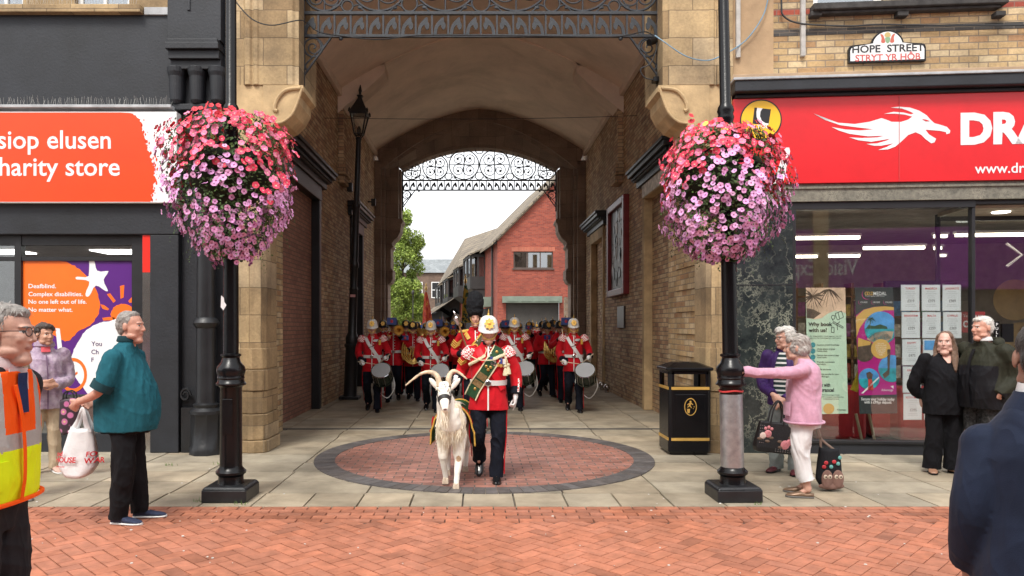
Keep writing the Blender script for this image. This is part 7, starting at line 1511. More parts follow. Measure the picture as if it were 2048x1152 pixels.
def helmet(t, P, Rm, mt, n=28):
    def xf(m): m.xform(lambda p: P(p.x, p.y, p.z))
    m = MB(); rings = []
    for z, r in ((.165, .012), (.160, .045), (.140, .078), (.105, .097), (.065, .105), (.040, .108), (.032, .112)):
        rings.append([(r*.96*cos(2*pi*k/n), .012+r*1.12*sin(2*pi*k/n), z) for k in range(n)])
    for dz, g in ((.0, 1.0), (-.012, 1.12), (-.020, 1.20), (-.026, 1.20), (-.018, 1.08), (.0, .9)):
        rg_ = []
        for k in range(n):
            a = 2*pi*k/n; f = max(0, -sin(a)); bk = max(0, sin(a)); rr_ = .108*(1+(g-1)*(.35+.75*f**2+.9*bk**2)); rg_.append((rr_*.96*cos(a), .012+rr_*1.12*sin(a), .036+dz*(1.0+1.0*f+1.4*bk)))
        rings.append(rg_)
    m.loft(rings); xf(m); h = m.build('helmet', [mt], t, smooth=True, world=False, angle=60)
    m = MB(); pts = []
    for k in range(16): a = 2*pi*k/16+pi/2; r = .058 if k % 2 == 0 else .040; pts.append((r*cos(a), .088+r*1.08*sin(a)))
    m.prism(pts, -.128, -.105, 'y'); m.xform(lambda p: Vector((p.x, p.y+(p.z-.06)*.35-.002, p.z))); st = len(m.v); m.ell((0, -.128+.01, .088), (.022, .012, .024), 12, 8); xf(m); m.build('helmet_plate', [PLATE], t, smooth=True, world=False, angle=30)
    m = MB(); m.lathe([(.018, .160), (.020, .168), (.010, .175), (.012, .185), (.007, .19), (.009, .20), (.002, .235)], 8, (0, .012, 0)); xf(m); m.build('helmet_spike', [BRASS], t, smooth=True, world=False)
    m = MB(); m.tube([P(.085*cos(a), -.055-.030*sin(a), .020-.105*sin(a)) for a in [pi*k/14 for k in range(15)]], .0095, 6, sx=.5); m.build('chin_chain', [BRASSD], t, smooth=True, world=False)
    return h
def uniform_torso(H, b=1.0):
    k = H/1.76; return [(z*k, hw*b, f*b, bk*b, 0, cy) for z, hw, f, bk, cy in ((.77, .212, .155, .165, 0), (.90, .198, .15, .155, 0), (1.05, .176, .14, .135, 0), (1.18, .186, .155, .135, 0), (1.32, .20, .15, .135, .005), (1.41, .175, .105, .115, .01), (1.47, .10, .075, .085, .01), (1.52, .070, .065, .068, 0))]
def soldier(label, X, Y, H, arms, hd, lg, helm='black', vox=.014, rz=0, head=(0, .1, 0), gloves=False, belt=True, cross=False, wings=True, b=1.0, group=None, fine=False, seed=20, stripe=True, fat=.2):
    k = H/1.76
    wl = [(arms[s_][-1], arms[s_][-2]) for s_ in ('R', 'L')]
    t, T, P, Rm = figure(label, X, Y, rz, H, uniform_torso(H, b), arms, hd, lg, head, ('ruddy', (.56, .29, .21)), ('brown', [(0, .04, .02, .080, .082, .085)]), vox, [SCAR, NAVYC], NAVYC, ([PATENT, PATENT], 'shoe', dict(high=.07)), fat, group, gloves, (.082, .072, .060), seed=seed, top_name='tunic', leg_r=(.105, .088, .080, .085), wr_top=folds(.006 if fine else .007, (20, 20, 10), seed), wr_bot=folds(.009, (24, 24, 9), seed+1),
        topzone=lambda c: np.maximum((np.linalg.norm(c-np.array(wl[0][0]), axis=1) < .105*k).astype(float), (np.linalg.norm(c-np.array(wl[1][0]), axis=1) < .105*k).astype(float)), topvox=vox*.9, handscale=1.05)
    if helm in ('black', 'white'): helmet(t, P, Rm, HELW if helm == 'white' else HELB)
    elif helm == 'bearskin':
        m = MB(); m.ell(P(0, .01, .245), (.140, .150, .20), 22, 16, rot=Rm); m.ell(P(0, .02, .13), (.135, .145, .12), 20, 12, rot=Rm); m.ell(P(0, .05, .02), (.125, .10, .09), 16, 10, rot=Rm)
        me = fuse(m, .012, 1, folds(.010, (90, 90, 60), 31, 12, False)); part_mesh(me, 'bearskin', [mat('bear_fur', (.006, .007, .010), .95, .5, 60, .8, 120)], t)
        m = MB(); m.tube([P(.085*cos(a), -.055-.030*sin(a), .020-.105*sin(a)) for a in [pi*q/14 for q in range(15)]], .006, 6); m.build('chin_strap', [BRASSD], t, smooth=True, world=False)
    m = MB(); m.lathe([(.078, 1.485*k), (.080, 1.50*k), (.068, 1.535*k), (.062, 1.53*k)], 18); m.build('collar', [SCAR if not fine else NAVYC], t, smooth=True, world=False)
    m = MB(); m.tube([(.072*cos(a), .072*sin(a), 1.53*k) for a in [2*pi*q/18 for q in range(19)]], .006, 5); T.strip(m, [(0, .78*k), (0, 1.1*k), (0, 1.40*k), (0, 1.47*k)], .008, .008, 3); m.build('white_piping', [WHITEB], t, smooth=True, world=False)
    if not fine:
        m = MB(); [m.ell((.03, T.front(.03, z*k)-.010, z*k), (.011, .008, .011), 8, 5) for z in (1.14, 1.20, 1.26, 1.32, 1.38, 1.44)]; m.build('buttons', [WHITEB], t, smooth=True, world=False)
    if wings:
        for s_, sg in (('R', -1), ('L', 1)):
            sh = Vector(arms[s_][0]); el = Vector(arms[s_][1]); d = (el-sh).normalized(); m = MB(); Mx = Vector((0, 0, 1)).rotation_difference(d).to_matrix()
            rings = []
            for u, r in ((-.070, .03), (-.055, .064), (-.01, .085), (.040, .096), (.046, .088)): rings.append([sh+Mx@Vector((r*cos(2*pi*q/16), r*.92*sin(2*pi*q/16), u)) for q in range(16)])
            m.loft(rings); m.build('shoulder_wing', [LACE], t, smooth=True, world=False)
    if belt:
        m = MB(); m.loft([T.ring(1.045*k, .010, 32), T.ring(1.10*k, .010, 32)]); m.build('belt', [WHITEB], t, smooth=True, world=False, angle=50)
        m = MB(); y = T.front(0, 1.07*k)-.010; m.lathe([(.034, 0), (.034, .012), (.026, .016), (.001, .016)], 16); m.xform(lambda p: Vector((p.x, y-p.z, 1.072*k+p.y))); m.build('belt_buckle', [CHROME], t, world=False)
    if cross:
        m = MB(); T.strip(m, [(-.125*b, 1.44*k), (-.06, 1.32*k), (.05, 1.16*k), (.14*b, 1.02*k), (.155, .96*k)], .030, .013); m.build('crossbelt', [WHITEB], t, smooth=True, world=False)
        m = MB(); T.strip(m, [(.03, 1.385*k), (.12, 1.385*k)], .022, .010); m.build('medal_bar', [MATS['reflective_band']], t, smooth=True, world=False)
        m = MB(); T.strip(m, [(-.02, 1.33*k), (-.10, 1.42*k)], .012, .012); T.strip(m, [(.14, 1.43*k), (.06, 1.30*k), (-.06, 1.25*k)], .006, .018, 3); m.build('brown_sling', [BUFFT], t, smooth=True, world=False)
        m = MB(); T.strip(m, [(.15, 1.40*k), (.15, 1.30*k)], .020, .022); m.build('gold_tassel', [GOLDL], t, smooth=True, world=False)
    if stripe:
        for s_, sg in (('R', -1), ('L', 1)):
            l = [Vector(q) for q in lg[s_][:3]]; m = MB(); o = Vector((sg, -.35, 0)).normalized(); m.tube(spline([l[0]+o*.103+Vector((0, 0, -.06)), l[0].lerp(l[1], .5)+o*.098, l[1]+o*.090, l[1].lerp(l[2], .5)+o*.083, l[2]+o*.088], 4), .0065, 5); m.build('trouser_stripe', [REDST], t, smooth=True, world=False)
    return t, T, P, Rm
def march(H, phase=1, lift=.10):
    k = H/1.76; f = lambda s, fw: (s*.10, -.02*fw, .49*k+.4*(k-1)) 
    A = ((.095, .0, .87*k), (.10, -.10, .49*k), (.10, -.16, .085), .12, 0.0); B = ((.095, .0, .87*k), (.10, -.06, .48*k), (.095, .20, .085+lift), .10, .55)
    L, R_ = (A, B) if phase > 0 else (B, A)
    mir = lambda l: tuple((-p[0], p[1], p[2]) for p in l[:3])+(-l[3], l[4])
    return {'L': L, 'R': mir(R_)}
H = 1.72
# ---------------- goat handler
GX, GYd = gx(977, 7.9), 7.9
arms = {'R': ((-.20, .0, 1.365), (-.30, .10, 1.15), (-.335, -.11, 1.075)), 'L': ((.20, .0, 1.365), (.295, .03, 1.12), (.29, -.05, .915))}
hd = {'R': dict(d=(-.25, -.75, .25), palm=(.75, -.1, -.3), curl=1.35, thumb=1.0), 'L': dict(d=(-.05, -.12, -1), palm=(-1, .1, 0), curl=1.0, fingers=(.25, 1.2, 1.3, 1.3), thumb=.8)}
lg = {'L': ((.10, .0, .86), (.105, -.07, .47), (.085, -.10, .088), .05, .0), 'R': ((-.10, .0, .86), (-.115, -.10, .49), (-.10, .13, .235), -.05, .80)}
t, T, P, Rm = soldier('goat handler in a scarlet tunic, white helmet and green sash, marching beside the goat', GX, GYd, H, arms, hd, lg, 'white', .007, radians(-2), (radians(6), .10, 0), True, True, False, True, 1.06, fine=True, fat=.6)
SASH = fabric('green_sash', (.018, .055, .022), .7, .2, 12); SASHG = fabric('sash_panel', (.20, .125, .055), .8, .35, 40)
ps = [(.125, 1.42), (.07, 1.32), (-.02, 1.18), (-.13, 1.02), (-.19, .90)]
m = MB(); T.strip(m, ps, .064, .012, 7); m.build('baldric', [SASH], t, smooth=True, world=False)
for o in (-1, 1):
    m = MB(); P2 = [(p.x, p.y) for p in spline([(a, b, 0) for a, b in ps], 5)]; Q = []
    for i, p in enumerate(P2): a, b = P2[max(0, i-1)], P2[min(len(P2)-1, i+1)]; d = Vector((b[0]-a[0], b[1]-a[1])).normalized(); Q.append((p[0]-d.y*.064*o, p[1]+d.x*.064*o))
    T.strip(m, Q[::5]+[Q[-1]], .0065, .017, 3); m.build('baldric_edge', [CORDM], t, smooth=True, world=False)
m = MB(); T.strip(m, [(-.045, 1.145), (-.085, 1.085)], .050, .016); T.strip(m, [(-.095, 1.07), (-.130, 1.015)], .050, .016); m.build('baldric_panel', [SASHG], t, smooth=True, world=False)
m = MB(); [m.ell((x, T.front(x, z)-.02, z), (.017, .007, .017), 10, 6) for x, z in ((.09, 1.375), (.0, 1.19), (-.02, 1.225), (.025, 1.215), (-.14, .985))]; m.build('baldric_badge', [BRASSD], t, smooth=True, world=False)
m = MB(); T.strip(m, [(-.125, 1.425), (-.09, 1.36), (-.02, 1.25)], .034, .009); T.strip(m, [(.06, 1.15), (.13, 1.04), (.16, .98)], .034, .007); m.build('red_sash', [fabric('crimson_silk', (.62, .01, .02), .45)], t, smooth=True, world=False)
for i in range(5):
    x = .035+.033*i; z = 1.315-.006*i; m = MB(); y = T.front(x, z)-.026; m.box(x-.014, x+.014, y, y+.004, z-.045, z+.012); md_ = m.build('medal_ribbon', [[MEDR, WHITEB, REDST, MEDR, WHITEB][i]], t, world=False)
    m = MB(); m.lathe([(.018, 0), (.018, .004), (.001, .006)], 14); m.xform(lambda p, x=x, z=z, y=y: Vector((x+p.x, y-p.z, z-.064+p.y))); m.build('medal', [[CHROME, CHROME, BRASS, BRASS, CHROME][i]], t, world=False)
def plait(path, r, n=40):
    m = MB(); Pp = spline(path, 8); 
    for s in (0, 1, 2): m.tube([p+Vector((r*.5*cos(i*.9+s*2.1), r*.6*sin(i*.9+s*2.1)*.6, r*.6*sin(i*.9+s*2.1))) for i, p in enumerate(Pp)], r*.6, 6)
    return m
def fr(x, z, g=.02): return (x, T.front(x, z)-g, z)
plait([fr(-.20, 1.24, .03), fr(-.15, 1.27), fr(-.08, 1.31), fr(-.04, 1.335)], .017).build('plaited_cord', [CORDM], t, smooth=True, world=False)
plait([fr(.06, 1.305, .035), fr(.12, 1.33, .035), fr(.17, 1.345, .03)], .016).build('plaited_cord', [CORDM], t, smooth=True, world=False)
m = MB(); m.tube(spline([fr(-.19, 1.33), fr(-.10, 1.295, .03), fr(.0, 1.29, .035), fr(.08, 1.30, .04), fr(.17, 1.345, .03)], 6), .006, 6); m.tube(spline([fr(-.04, 1.335), fr(-.02, 1.39), fr(-.03, 1.42)], 5), .005, 6)
m.tube(spline([fr(.17, 1.345, .03), fr(.185, 1.28, .05), fr(.185, 1.23, .055)], 6), .006, 6); m.tube(spline([fr(.17, 1.345, .03), fr(.20, 1.28, .05), fr(.205, 1.24, .055)], 6), .006, 6); m.build('cord', [CORDM], t, smooth=True, world=False)
for x, z in ((.182, 1.20), (.212, 1.215)):
    m = MB(); y = T.front(min(x, .18), z)-.055; m.lathe([(.006, .04), (.018, .035), (.018, .02), (.010, .012), (.024, -.03), (.030, -.07), (.026, -.075), (.001, -.07)], 12, (x, y, z)); m.build('tassel', [CORDM], t, smooth=True, world=False)
m = MB(); [m.ell((.012+.014*(i % 2), T.front(.0, z)-.012, z), (.0095, .007, .0095), 8, 5) for i, z in enumerate((1.33, 1.36, 1.39, 1.42, 1.45))]; m.build('buttons', [WHITEB], t, smooth=True, world=False)
for s_, sg in (('R', -1), ('L', 1)):    # sleeve lace and chevrons
    pts = spline(arms[s_], 8); m = MB(); n_ = len(pts); o = Vector((sg*.35, -1, 0)).normalized(); kk = int(n_*.55)
    m.tube([p+o*float(np.interp(i+kk, [0, n_/2, n_], [.082, .074, .062])) for i, p in enumerate(pts[kk:-2])], .011, 5, sx=.6); m.build('sleeve_lace', [LACE], t, smooth=True, world=False)
m = MB(); a, b_ = Vector(arms['R'][0]), Vector(arms['R'][1])
for q in (.42, .50, .58): c = a.lerp(b_, q); m.tube([c+Vector((-.075, -.02, .03)), c+Vector((-.035, -.075, -.01)), c+Vector((.03, -.078, .03))], .006, 5)
m.build('chevrons', [GOLDL], t, smooth=True, world=False)
m = MB(); w0 = Vector(arms['R'][-1]); m.tube([w0+Vector((-.03, -.13, .05)), w0+Vector((-.07, -.14, -.02)), w0+Vector((-.10, -.10, -.13)), w0+Vector((-.115, -.06, -.22))], [.012, .017, .016, .012], 8, sx=.6)
ld = m.build('lead_strap', [mat('dark_strap', (.03, .03, .035), .4)], smooth=True); ld.location = (GX, GYd, 0); ld.rotation_euler = (0, 0, radians(-2)); tag(ld, 'short dark lead strap in the white gloved hand of the goat handler', 'lead')
# ---------------- the goat
gt = thing('goat', 'white billy goat with long curved horns and a green regimental coat', 'goat', (gx(905, 7.62), 7.72, 0), radians(-3))
m = MB()
limb(m, [(0, -.16, .65), (0, .05, .65), (0, .35, .66), (0, .56, .66)], [.150, .16, .17, .12], 18, .92)
limb(m, [(0, -.16, .60), (0, -.24, .66), (-.01, -.25, .76)], [.125, .14, .125], 16, .9)
limb(m, [(-.01, -.16, .66), (-.03, -.26, .80), (-.055, -.30, .93)], [.15, .115, .085], 16, .95)
hx0, hz0 = -.06, .985
limb(m, [(hx0, -.29, hz0), (hx0+.005, -.37, hz0-.035), (hx0+.02, -.455, hz0-.105), (hx0+.03, -.50, hz0-.145)], [.072, .066, .048, .036], 16, .95)
m.ell((hx0+.03, -.505, hz0-.150), (.036, .034, .030), 14, 9); m.ell((hx0+.028, -.475, hz0-.175), (.028, .04, .018), 12, 8); m.ell((hx0, -.335, hz0+.03), (.055, .05, .03), 14, 9)
for sg in (-1, 1): m.ell((hx0+sg*.050, -.365, hz0-.005), (.018, .022, .016), 10, 7)
for sg in (-1, 1):
    Mx = RZ(sg*-.5) @ RY(sg*.95); m.ell((hx0+sg*.105, -.265, hz0+.075), (.030, .014, .085), 14, 9, rot=RY(sg*.72))
legs_ = [[(.075, -.17, .52), (.080, -.20, .30), (.065, -.255, .16), (.06, -.275, .055)], [(-.075, -.15, .48), (-.085, -.17, .31), (-.075, -.13, .17), (-.065, -.10, .075)]]
for l in legs_: limb(m, l[:2], [.085, .052], 12); limb(m, l[1:3], [.046, .032], 12); limb(m, l[2:], [.030, .028], 12); m.ell(l[1], (.044, .046, .05), 10, 7)
for sg, fw in ((1, .12), (-1, -.10)): limb(m, [(sg*.09, .48, .52), (sg*.10, .36+fw, .36), (sg*.095, .52+fw, .25), (sg*.09, .50+fw, .06)], [.12, .062, .036, .028], 12)
limb(m, [(0, .60, .70), (0, .68, .72), (0, .74, .66)], [.03, .03, .02], 8)
fl = folds(.006, (55, 55, 14), 41, 10, False)
def fur(c):
    d = fl(c); body = (c[:, 2] > .33) & (c[:, 2] < .88); return d*np.where(body, 1.0, .25)
me = fuse(m, .0075, 2, fur)
def gz_(c):
    out = np.zeros(len(c)); q = c-np.array((hx0+.03, -.515, hz0-.150)); out[(np.linalg.norm(q*np.array([1, .8, 1.3]), axis=1) < .022)] = 1
    for sg in (-1, 1): out[np.linalg.norm(c-np.array((hx0+sg*.062, -.372, hz0-.004)), axis=1) < .013] = 2
    out[np.linalg.norm((c-np.array((.080, -.245, .30)))*np.array([1, 1, .8]), axis=1) < .026] = 3
    return out
paint(me, gz_); GOATC = mat('goat_hair', (.86, .82, .73), .85, .14, 5, .5, 90); part_mesh(me, 'body', [GOATC, plain('goat_nose', (.20, .12, .11), .4), MATS['eye_dark'], mat('bare_knee', (.42, .28, .17), .8)], gt)
# hanging hair: many thin locks on chest, beard, flanks
rr = random.Random(77); m = MB()
def lock(p, d, L, w):
    p = Vector(p); d = Vector(d); s = Vector((rr.gauss(0, 1), rr.gauss(0, 1), 0)).normalized()*w; q1 = p+d*L*.5+Vector((rr.gauss(0, .006), rr.gauss(0, .006), 0)); q2 = p+d*L+Vector((rr.gauss(0, .012), rr.gauss(0, .012), 0)); m.add([p-s, p+s, q1+s*.8, q1-s*.8, q2], [(0, 1, 2, 3), (3, 2, 4)])
for k in range(1500):
    a = rr.uniform(-2.4, 2.4); z = rr.uniform(.53, .88); r_ = float(np.interp(z, [.48, .60, .74, .88], [.11, .145, .14, .10])); cy = float(np.interp(z, [.48, .64, .76, .88], [-.14, -.20, -.20, -.24])); lock((sin(a)*r_*.95-.02*(z-.5), cy-cos(a)*r_, z), (sin(a)*.12, -cos(a)*.12, -1), rr.uniform(.06, .16), rr.uniform(.002, .005))
for k in range(170): a = rr.uniform(0, 2*pi); q = abs(rr.gauss(0, .022)); lock((hx0+.02+q*cos(a), -.44+q*sin(a)*1.6, hz0-.17), (rr.gauss(0, .1), -.05+rr.gauss(0, .1), -1), rr.uniform(.09, .22), rr.uniform(.003, .006))
for k in range(300): sg = rr.choice((-1, 1)); lock((sg*rr.uniform(.03, .13), rr.uniform(-.25, -.05), rr.uniform(.42, .54)), (sg*.05, 0, -1), rr.uniform(.06, .14), rr.uniform(.003, .006))
for k in range(90): lock((hx0+rr.gauss(0, .035), -.335+rr.gauss(0, .02), hz0+.05), (rr.gauss(0, .4), -.6, -.5), rr.uniform(.04, .08), .004)
m.build('long_hair', [mat('goat_hair_warm', (.85, .78, .63), .85, .16, 12, 0)], gt, world=False, fix=False)
HORN = mat('horn', (.56, .44, .30), .45, .35, 14, .4, 60)
for sg, pts in ((-1, [(hx0-.045, -.28, hz0+.055), (hx0-.075, -.26, hz0+.15), (hx0-.14, -.24, hz0+.195), (hx0-.25, -.25, hz0+.175), (hx0-.40, -.27, hz0+.06)]), (1, [(hx0+.035, -.28, hz0+.06), (hx0+.045, -.26, hz0+.155), (hx0+.085, -.235, hz0+.205), (hx0+.15, -.23, hz0+.185), (hx0+.225, -.25, hz0+.125)])):
    m = MB(); Pp = spline(pts, 8); n_ = len(Pp); m.tube(Pp, [.032*(1-.82*(i/n_)**1.3)+.0018*sin(i*2.2) for i in range(n_)], 12, sx=.75); m.build('horn', [HORN], gt, smooth=True, world=False, angle=180)
m = MB(); m.prism(poly2([(-.040, -.055), (.040, -.055), (.048, .0), (.042, .045), (.018, .058), (-.018, .058), (-.042, .045), (-.048, .0)], 3), -.012, 0, 'y'); m.ell((0, -.012, 0), (.026, .010, .03), 12, 8); m.ell((0, -.016, .01), (.012, .010, .012), 10, 6); [m.ell((.033*cos(a), -.012, .04*sin(a)), (.007, .006, .007), 8, 5) for a in [2*pi*k/8 for k in range(8)]]
Mx = RX(-.75); m.xform(lambda p: Vector((hx0, -.355, hz0+.055))+Mx@p); m.build('head_plate', [mat('silver_plate', (.72, .70, .62), .25, .12, 20, .2, 60, metal=.7)], gt, smooth=True, world=False)
m = MB(); d = Vector((.02, -.085, -.07)).normalized(); c0 = Vector((hx0+.012, -.415, hz0-.075))
u_ = Vector((1, 0, 0)); v_ = d.cross(u_).normalized(); u_ = v_.cross(d)
m.loft([[c0+d*o+u_*(.062*k_*cos(a))+v_*(.064*k_*sin(a)) for a in [2*pi*k/20 for k in range(20)]] for o, k_ in ((-.025, 1.0), (-.025, 1.07), (.022, .98), (.022, .90))]); m.tube([c0+u_*.06, (hx0+.07, -.31, hz0-.0), (hx0+.05, -.27, hz0+.06)], .008, 6); m.tube([c0-u_*.06, (hx0-.07, -.31, hz0-.0), (hx0-.05, -.27, hz0+.06)], .008, 6); m.build('halter', [mat('black_strap', (.02, .017, .016), .5)], gt, smooth=True, world=False)
GREENC = fabric('green_coat', (.02, .07, .025), .7, .2, 12); m = MB(); rows = []
for j in range(12):
    y = -.02+.60*j/11; row = []
    for i in range(25):
        a = -1.0+2.0*i/24; th = a*1.75; r_ = .205; x = sin(th)*r_ if abs(th) < pi/2 else math.copysign(r_+.045*(abs(th)-pi/2), th); z = .61+cos(th)*r_*1.0 if abs(th) < pi/2 else .61-(abs(th)-pi/2)*.9
        if abs(th) > pi/2 and j < 4: x *= 1+.10*(4-j)/4
        z += .010*sin(y*22+th*3)-(.05*(1-j/4) if j < 4 else 0)*abs(a); row.append((x+.01*sin(y*15), y+.04*abs(a)*(1 if j < 3 else 0), z))
    rows.append(row)
rings = [r+[(x*.97, y, z-.008) for x, y, z in r[::-1]] for r in rows]; m.loft(rings); cloth = m.build('coat', [GREENC], gt, smooth=True, world=False)
m = MB()
for o in (0, 1): 
    e = [Vector(p)+Vector((0, -.006 if o == 0 else 0, .004)) for p in (rows[0] if o == 0 else rows[-1])]; m.tube(e, .009, 6)
for i in (0, 24): m.tube([Vector(r[i]) for r in rows], .010, 6)
m.build('gold_border', [GOLDL], gt, smooth=True, world=False)
m = MB(); m.tube([Vector(p)*1.0+Vector((0, .035, .006)) for p in rows[0]], .011, 6)
for i in (1, 23): m.tube([Vector(r[i])+Vector((.008 if i > 12 else -.008, 0, 0)) for r in rows], .012, 6)
m.ell((.225, .17, .60), (.02, .07, .08), 12, 8); m.ell((-.225, .17, .60), (.02, .07, .08), 12, 8); m.build('red_border', [REDST], gt, smooth=True, world=False)
for l in legs_+[[0, 0, 0, (.09, .62, .06)], [0, 0, 0, (-.09, .40, .06)]]:
    x, y, z = l[3]
    for sg in (-1, 1):
        m = MB(); m.loft([[(x+sg*.016+a*.018*s, y-.018+b*.038*s, z-.055+q) for a, b in ((-1, -1.0), (1, -1.0), (1, .7), (-1, .7))] for q, s in ((0, 1.0), (.03, .9), (.06, .6))]); m.build('hoof', [mat('hoof_pale', (.50, .40, .30), .6, .2, 20)], gt, smooth=True, world=False, angle=50, bevel=.004)
# ---------------- prototypes of the bandsmen, then copies
def at(px, Y): return (gx(px, Y), Y, 0)
H = 1.74; k = 1
GF = 'scarlet bandsmen marching through the archway'
adr = {'R': ((-.20, .0, 1.40), (-.275, .06, 1.13), (-.20, -.15, .98)), 'L': ((.20, .0, 1.40), (.30, .05, 1.15), (.30, -.20, 1.05))}
hdr = {'R': dict(d=(.35, -.8, -.25), palm=(.3, .1, -1), curl=1.3, thumb=1), 'L': dict(d=(-.2, -.85, .05), palm=(-.6, .1, -.6), curl=1.3, thumb=1)}
dr, T, P, Rm = soldier('x', 0, 0, H, adr, hdr, march(H, 1), 'white', .0125, 0, (0, .08, 0), True, True, True, True, group=GF)
drum = thing('side_drum', 'x', 'drum', (0, 0, 0), 0, 'side drums of the front rank'); DSH = mat('drum_shell', (.012, .022, .014), .2, .6, 14, .1, coat=.3)
Mx = RX(.80) @ RY(-.12); C0 = Vector((.21, -.31, .72))
def dx(m): m.xform(lambda p: C0+Mx@p)
m = MB(); m.lathe([(.178, -.145), (.178, .135)], 28); dx(m); m.build('shell', [DSH], drum, smooth=True, world=False)
m = MB(); [m.lathe([(.180, z-.018), (.193, z-.018), (.193, z+.018), (.180, z+.018), (.180, z-.018)], 28, cap=False) for z in (-.125, .125)]; dx(m); m.build('hoop', [DSH], drum, smooth=True, world=False)
m = MB(); m.lathe([(.182, .137), (.180, .141), (.001, .142)], 28); dx(m); m.build('drum_head', [mat('drum_skin', (.36, .37, .38), .6, .06, 4)], drum, smooth=True, world=False)
m = MB(); [m.tube([(.19*cos(a), .19*sin(a), -.13), (.19*cos(a+.0), .19*sin(a+.0), .14)], .006, 5) for a in [2*pi*q/10 for q in range(10)]]; m.lathe([(.190, .135), (.197, .140), (.190, .145)], 28, cap=False); dx(m); m.build('tension_rod', [CHROME], drum, smooth=True, world=False)
m = MB(); pt = [C0+Mx@Vector(q) for q in ((.19, .03, -.14), (-.18, .08, -.14))]; m.tube(spline([pt[0], pt[0]+Vector((.02, .03, -.20)), pt[0].lerp(pt[1], .45)+Vector((.03, .04, -.40)), pt[1]+Vector((0, .02, -.16)), pt[1]], 8), .009, 6); m.build('drag_rope', [WHITEB], drum, smooth=True, world=False)
STK = mat('stick_wood', (.62, .50, .36), .5)
def stick(h, d): m = MB(); a = Vector(h); d = Vector(d).normalized(); m.tube([a-d*.10, a+d*.22, a+d*.29], [.009, .007, .004], 6); m.ell(a+d*.295, (.009,)*3, 8, 5); return m.build('drumstick', [STK], smooth=True)
sR = stick((-.165, -.235, .955), (.9, -.25, -.12)); sL = stick((.28, -.29, 1.05), (-.75, .05, -.62))
DP = [(745, 14.3, 'at the left end by the lamp'), (862, 14.3, 'just behind the goat horns'), (1029, 14.6, 'beside the goat handler\'s shoulder'), (1147, 14.25, 'at the right end by the brick wall')]
first = True
def setup(o, px, Y, lab, s=1.0, rz=0, yaw=None):
    o.location = at(px, Y); o.rotation_euler = (0, 0, rz); o.scale = (s, s, s); o['label'] = lab; return o
for i, (px, Y, lab) in enumerate(DP):
    s = (1.0, .985, 1.02, 1.01)[i]; rz = (.06, 0, -.05, -.08)[i]
    a = dr if i == 0 else copy_tree(dr); setup(a, px, Y, 'white helmeted drummer of the front rank '+lab, s, rz)
    d = drum if i == 0 else copy_tree(drum); setup(d, px, Y, 'dark side drum played by the drummer '+lab, s, rz)
    for st, nm in ((sR, 'right hand'), (sL, 'left hand')):
        q = st if i == 0 else st.copy()
        if i: COL.objects.link(q)
        setup(q, px, Y, f'drumstick in the {nm} of the drummer '+lab, s, rz); q['category'] = 'drumstick'; q['group'] = 'drumsticks of the front rank'
# brass players
CARDB = plain('music_card_blue', (.02, .05, .24), .5); CARDR = plain('card_red', (.5, .02, .05), .5); GV = dict(gloves=False)
ab = {'R': ((-.20, .0, 1.40), (-.31, -.10, 1.20), (-.12, -.36, 1.36)), 'L': ((.20, .0, 1.40), (.32, -.06, 1.19), (.13, -.20, 1.42))}
hb_ = {'R': dict(d=(.2, -.8, .2), palm=(.8, 0, 0), curl=1.2), 'L': dict(d=(-.3, -.6, .5), palm=(-.8, 0, 0), curl=1.2)}
brass_p, T, P, Rm = soldier('x', 0, 0, 1.75, ab, hb_, march(1.75, -1), 'black', .014, 0, (0, .05, 0), False, True, False, False, group=GF, seed=25)
tbn = thing('trombone', 'x', 'trombone', (0, 0, 0), 0, 'brass instruments of the band')
m = MB(); m.lathe([(.012, -.55), (.014, -.30), (.02, -.15), (.035, -.06), (.06, -.01), (.105, .03), (.11, .035), (.10, .028), (.05, -.02), (.02, -.12), (.004, -.2)], 24); Mb = RX(pi/2-.05); m.xform(lambda p: Vector((.13, -.42, 1.53))+Mb@p); m.build('bell', [BRASS], tbn, smooth=True, world=False)
m = MB(); m.tube([(.02, -.10, 1.555), (.0, -.75, 1.43)], .009, 8); m.tube([(-.08, -.10, 1.555), (-.10, -.75, 1.43)], .009, 8); m.tube([(.0, -.75, 1.43), (-.02, -.80, 1.42), (-.08, -.80, 1.42), (-.10, -.75, 1.43)], .010, 8); m.tube([(-.08, -.10, 1.555), (.02, .10, 1.57), (.13, .12, 1.57)], .010, 8); m.tube([(.01, -.36, 1.50), (-.09, -.36, 1.50)], .008, 6); m.build('slide', [BRASS], tbn, smooth=True, world=False)
def card(parent, x, y, z, w=.10, h=.075, rz=0, col=None):
    m = MB(); m.box(-w, w, -.004, .004, -h, h); Mq = RZ(rz) @ RX(-.15); m.xform(lambda p: Vector((x, y, z))+Mq@p); c = m.build('music_card', [col or CARDB], parent, world=False)
    m = MB(); m.ell((0, -.006, -.005), (.03, .004, .035), 10, 6); m.ell((0, -.007, -.0), (.016, .005, .02), 8, 5); m.xform(lambda p: Vector((x, y, z))+Mq@p); m.build('card_emblem', [CARDR], c, world=False)
card(tbn, -.02, -.46, 1.72)
at_ = {'R': ((-.20, .0, 1.40), (-.29, -.04, 1.14), (-.06, -.27, 1.20)), 'L': ((.20, .0, 1.40), (.30, -.02, 1.12), (.14, -.30, 1.00))}
ht = {'R': dict(d=(.7, -.5, 0), palm=(.3, .8, 0), curl=.8), 'L': dict(d=(-.5, -.5, .2), palm=(0, .9, .2), curl=.8)}
tuba_p, T, P, Rm = soldier('x', 0, 0, 1.75, at_, ht, march(1.75, 1), 'black', .014, 0, (0, .05, 0), False, True, False, False, group=GF, seed=27)
tub = thing('tuba', 'x', 'tuba', (0, 0, 0), 0, 'brass instruments of the band')
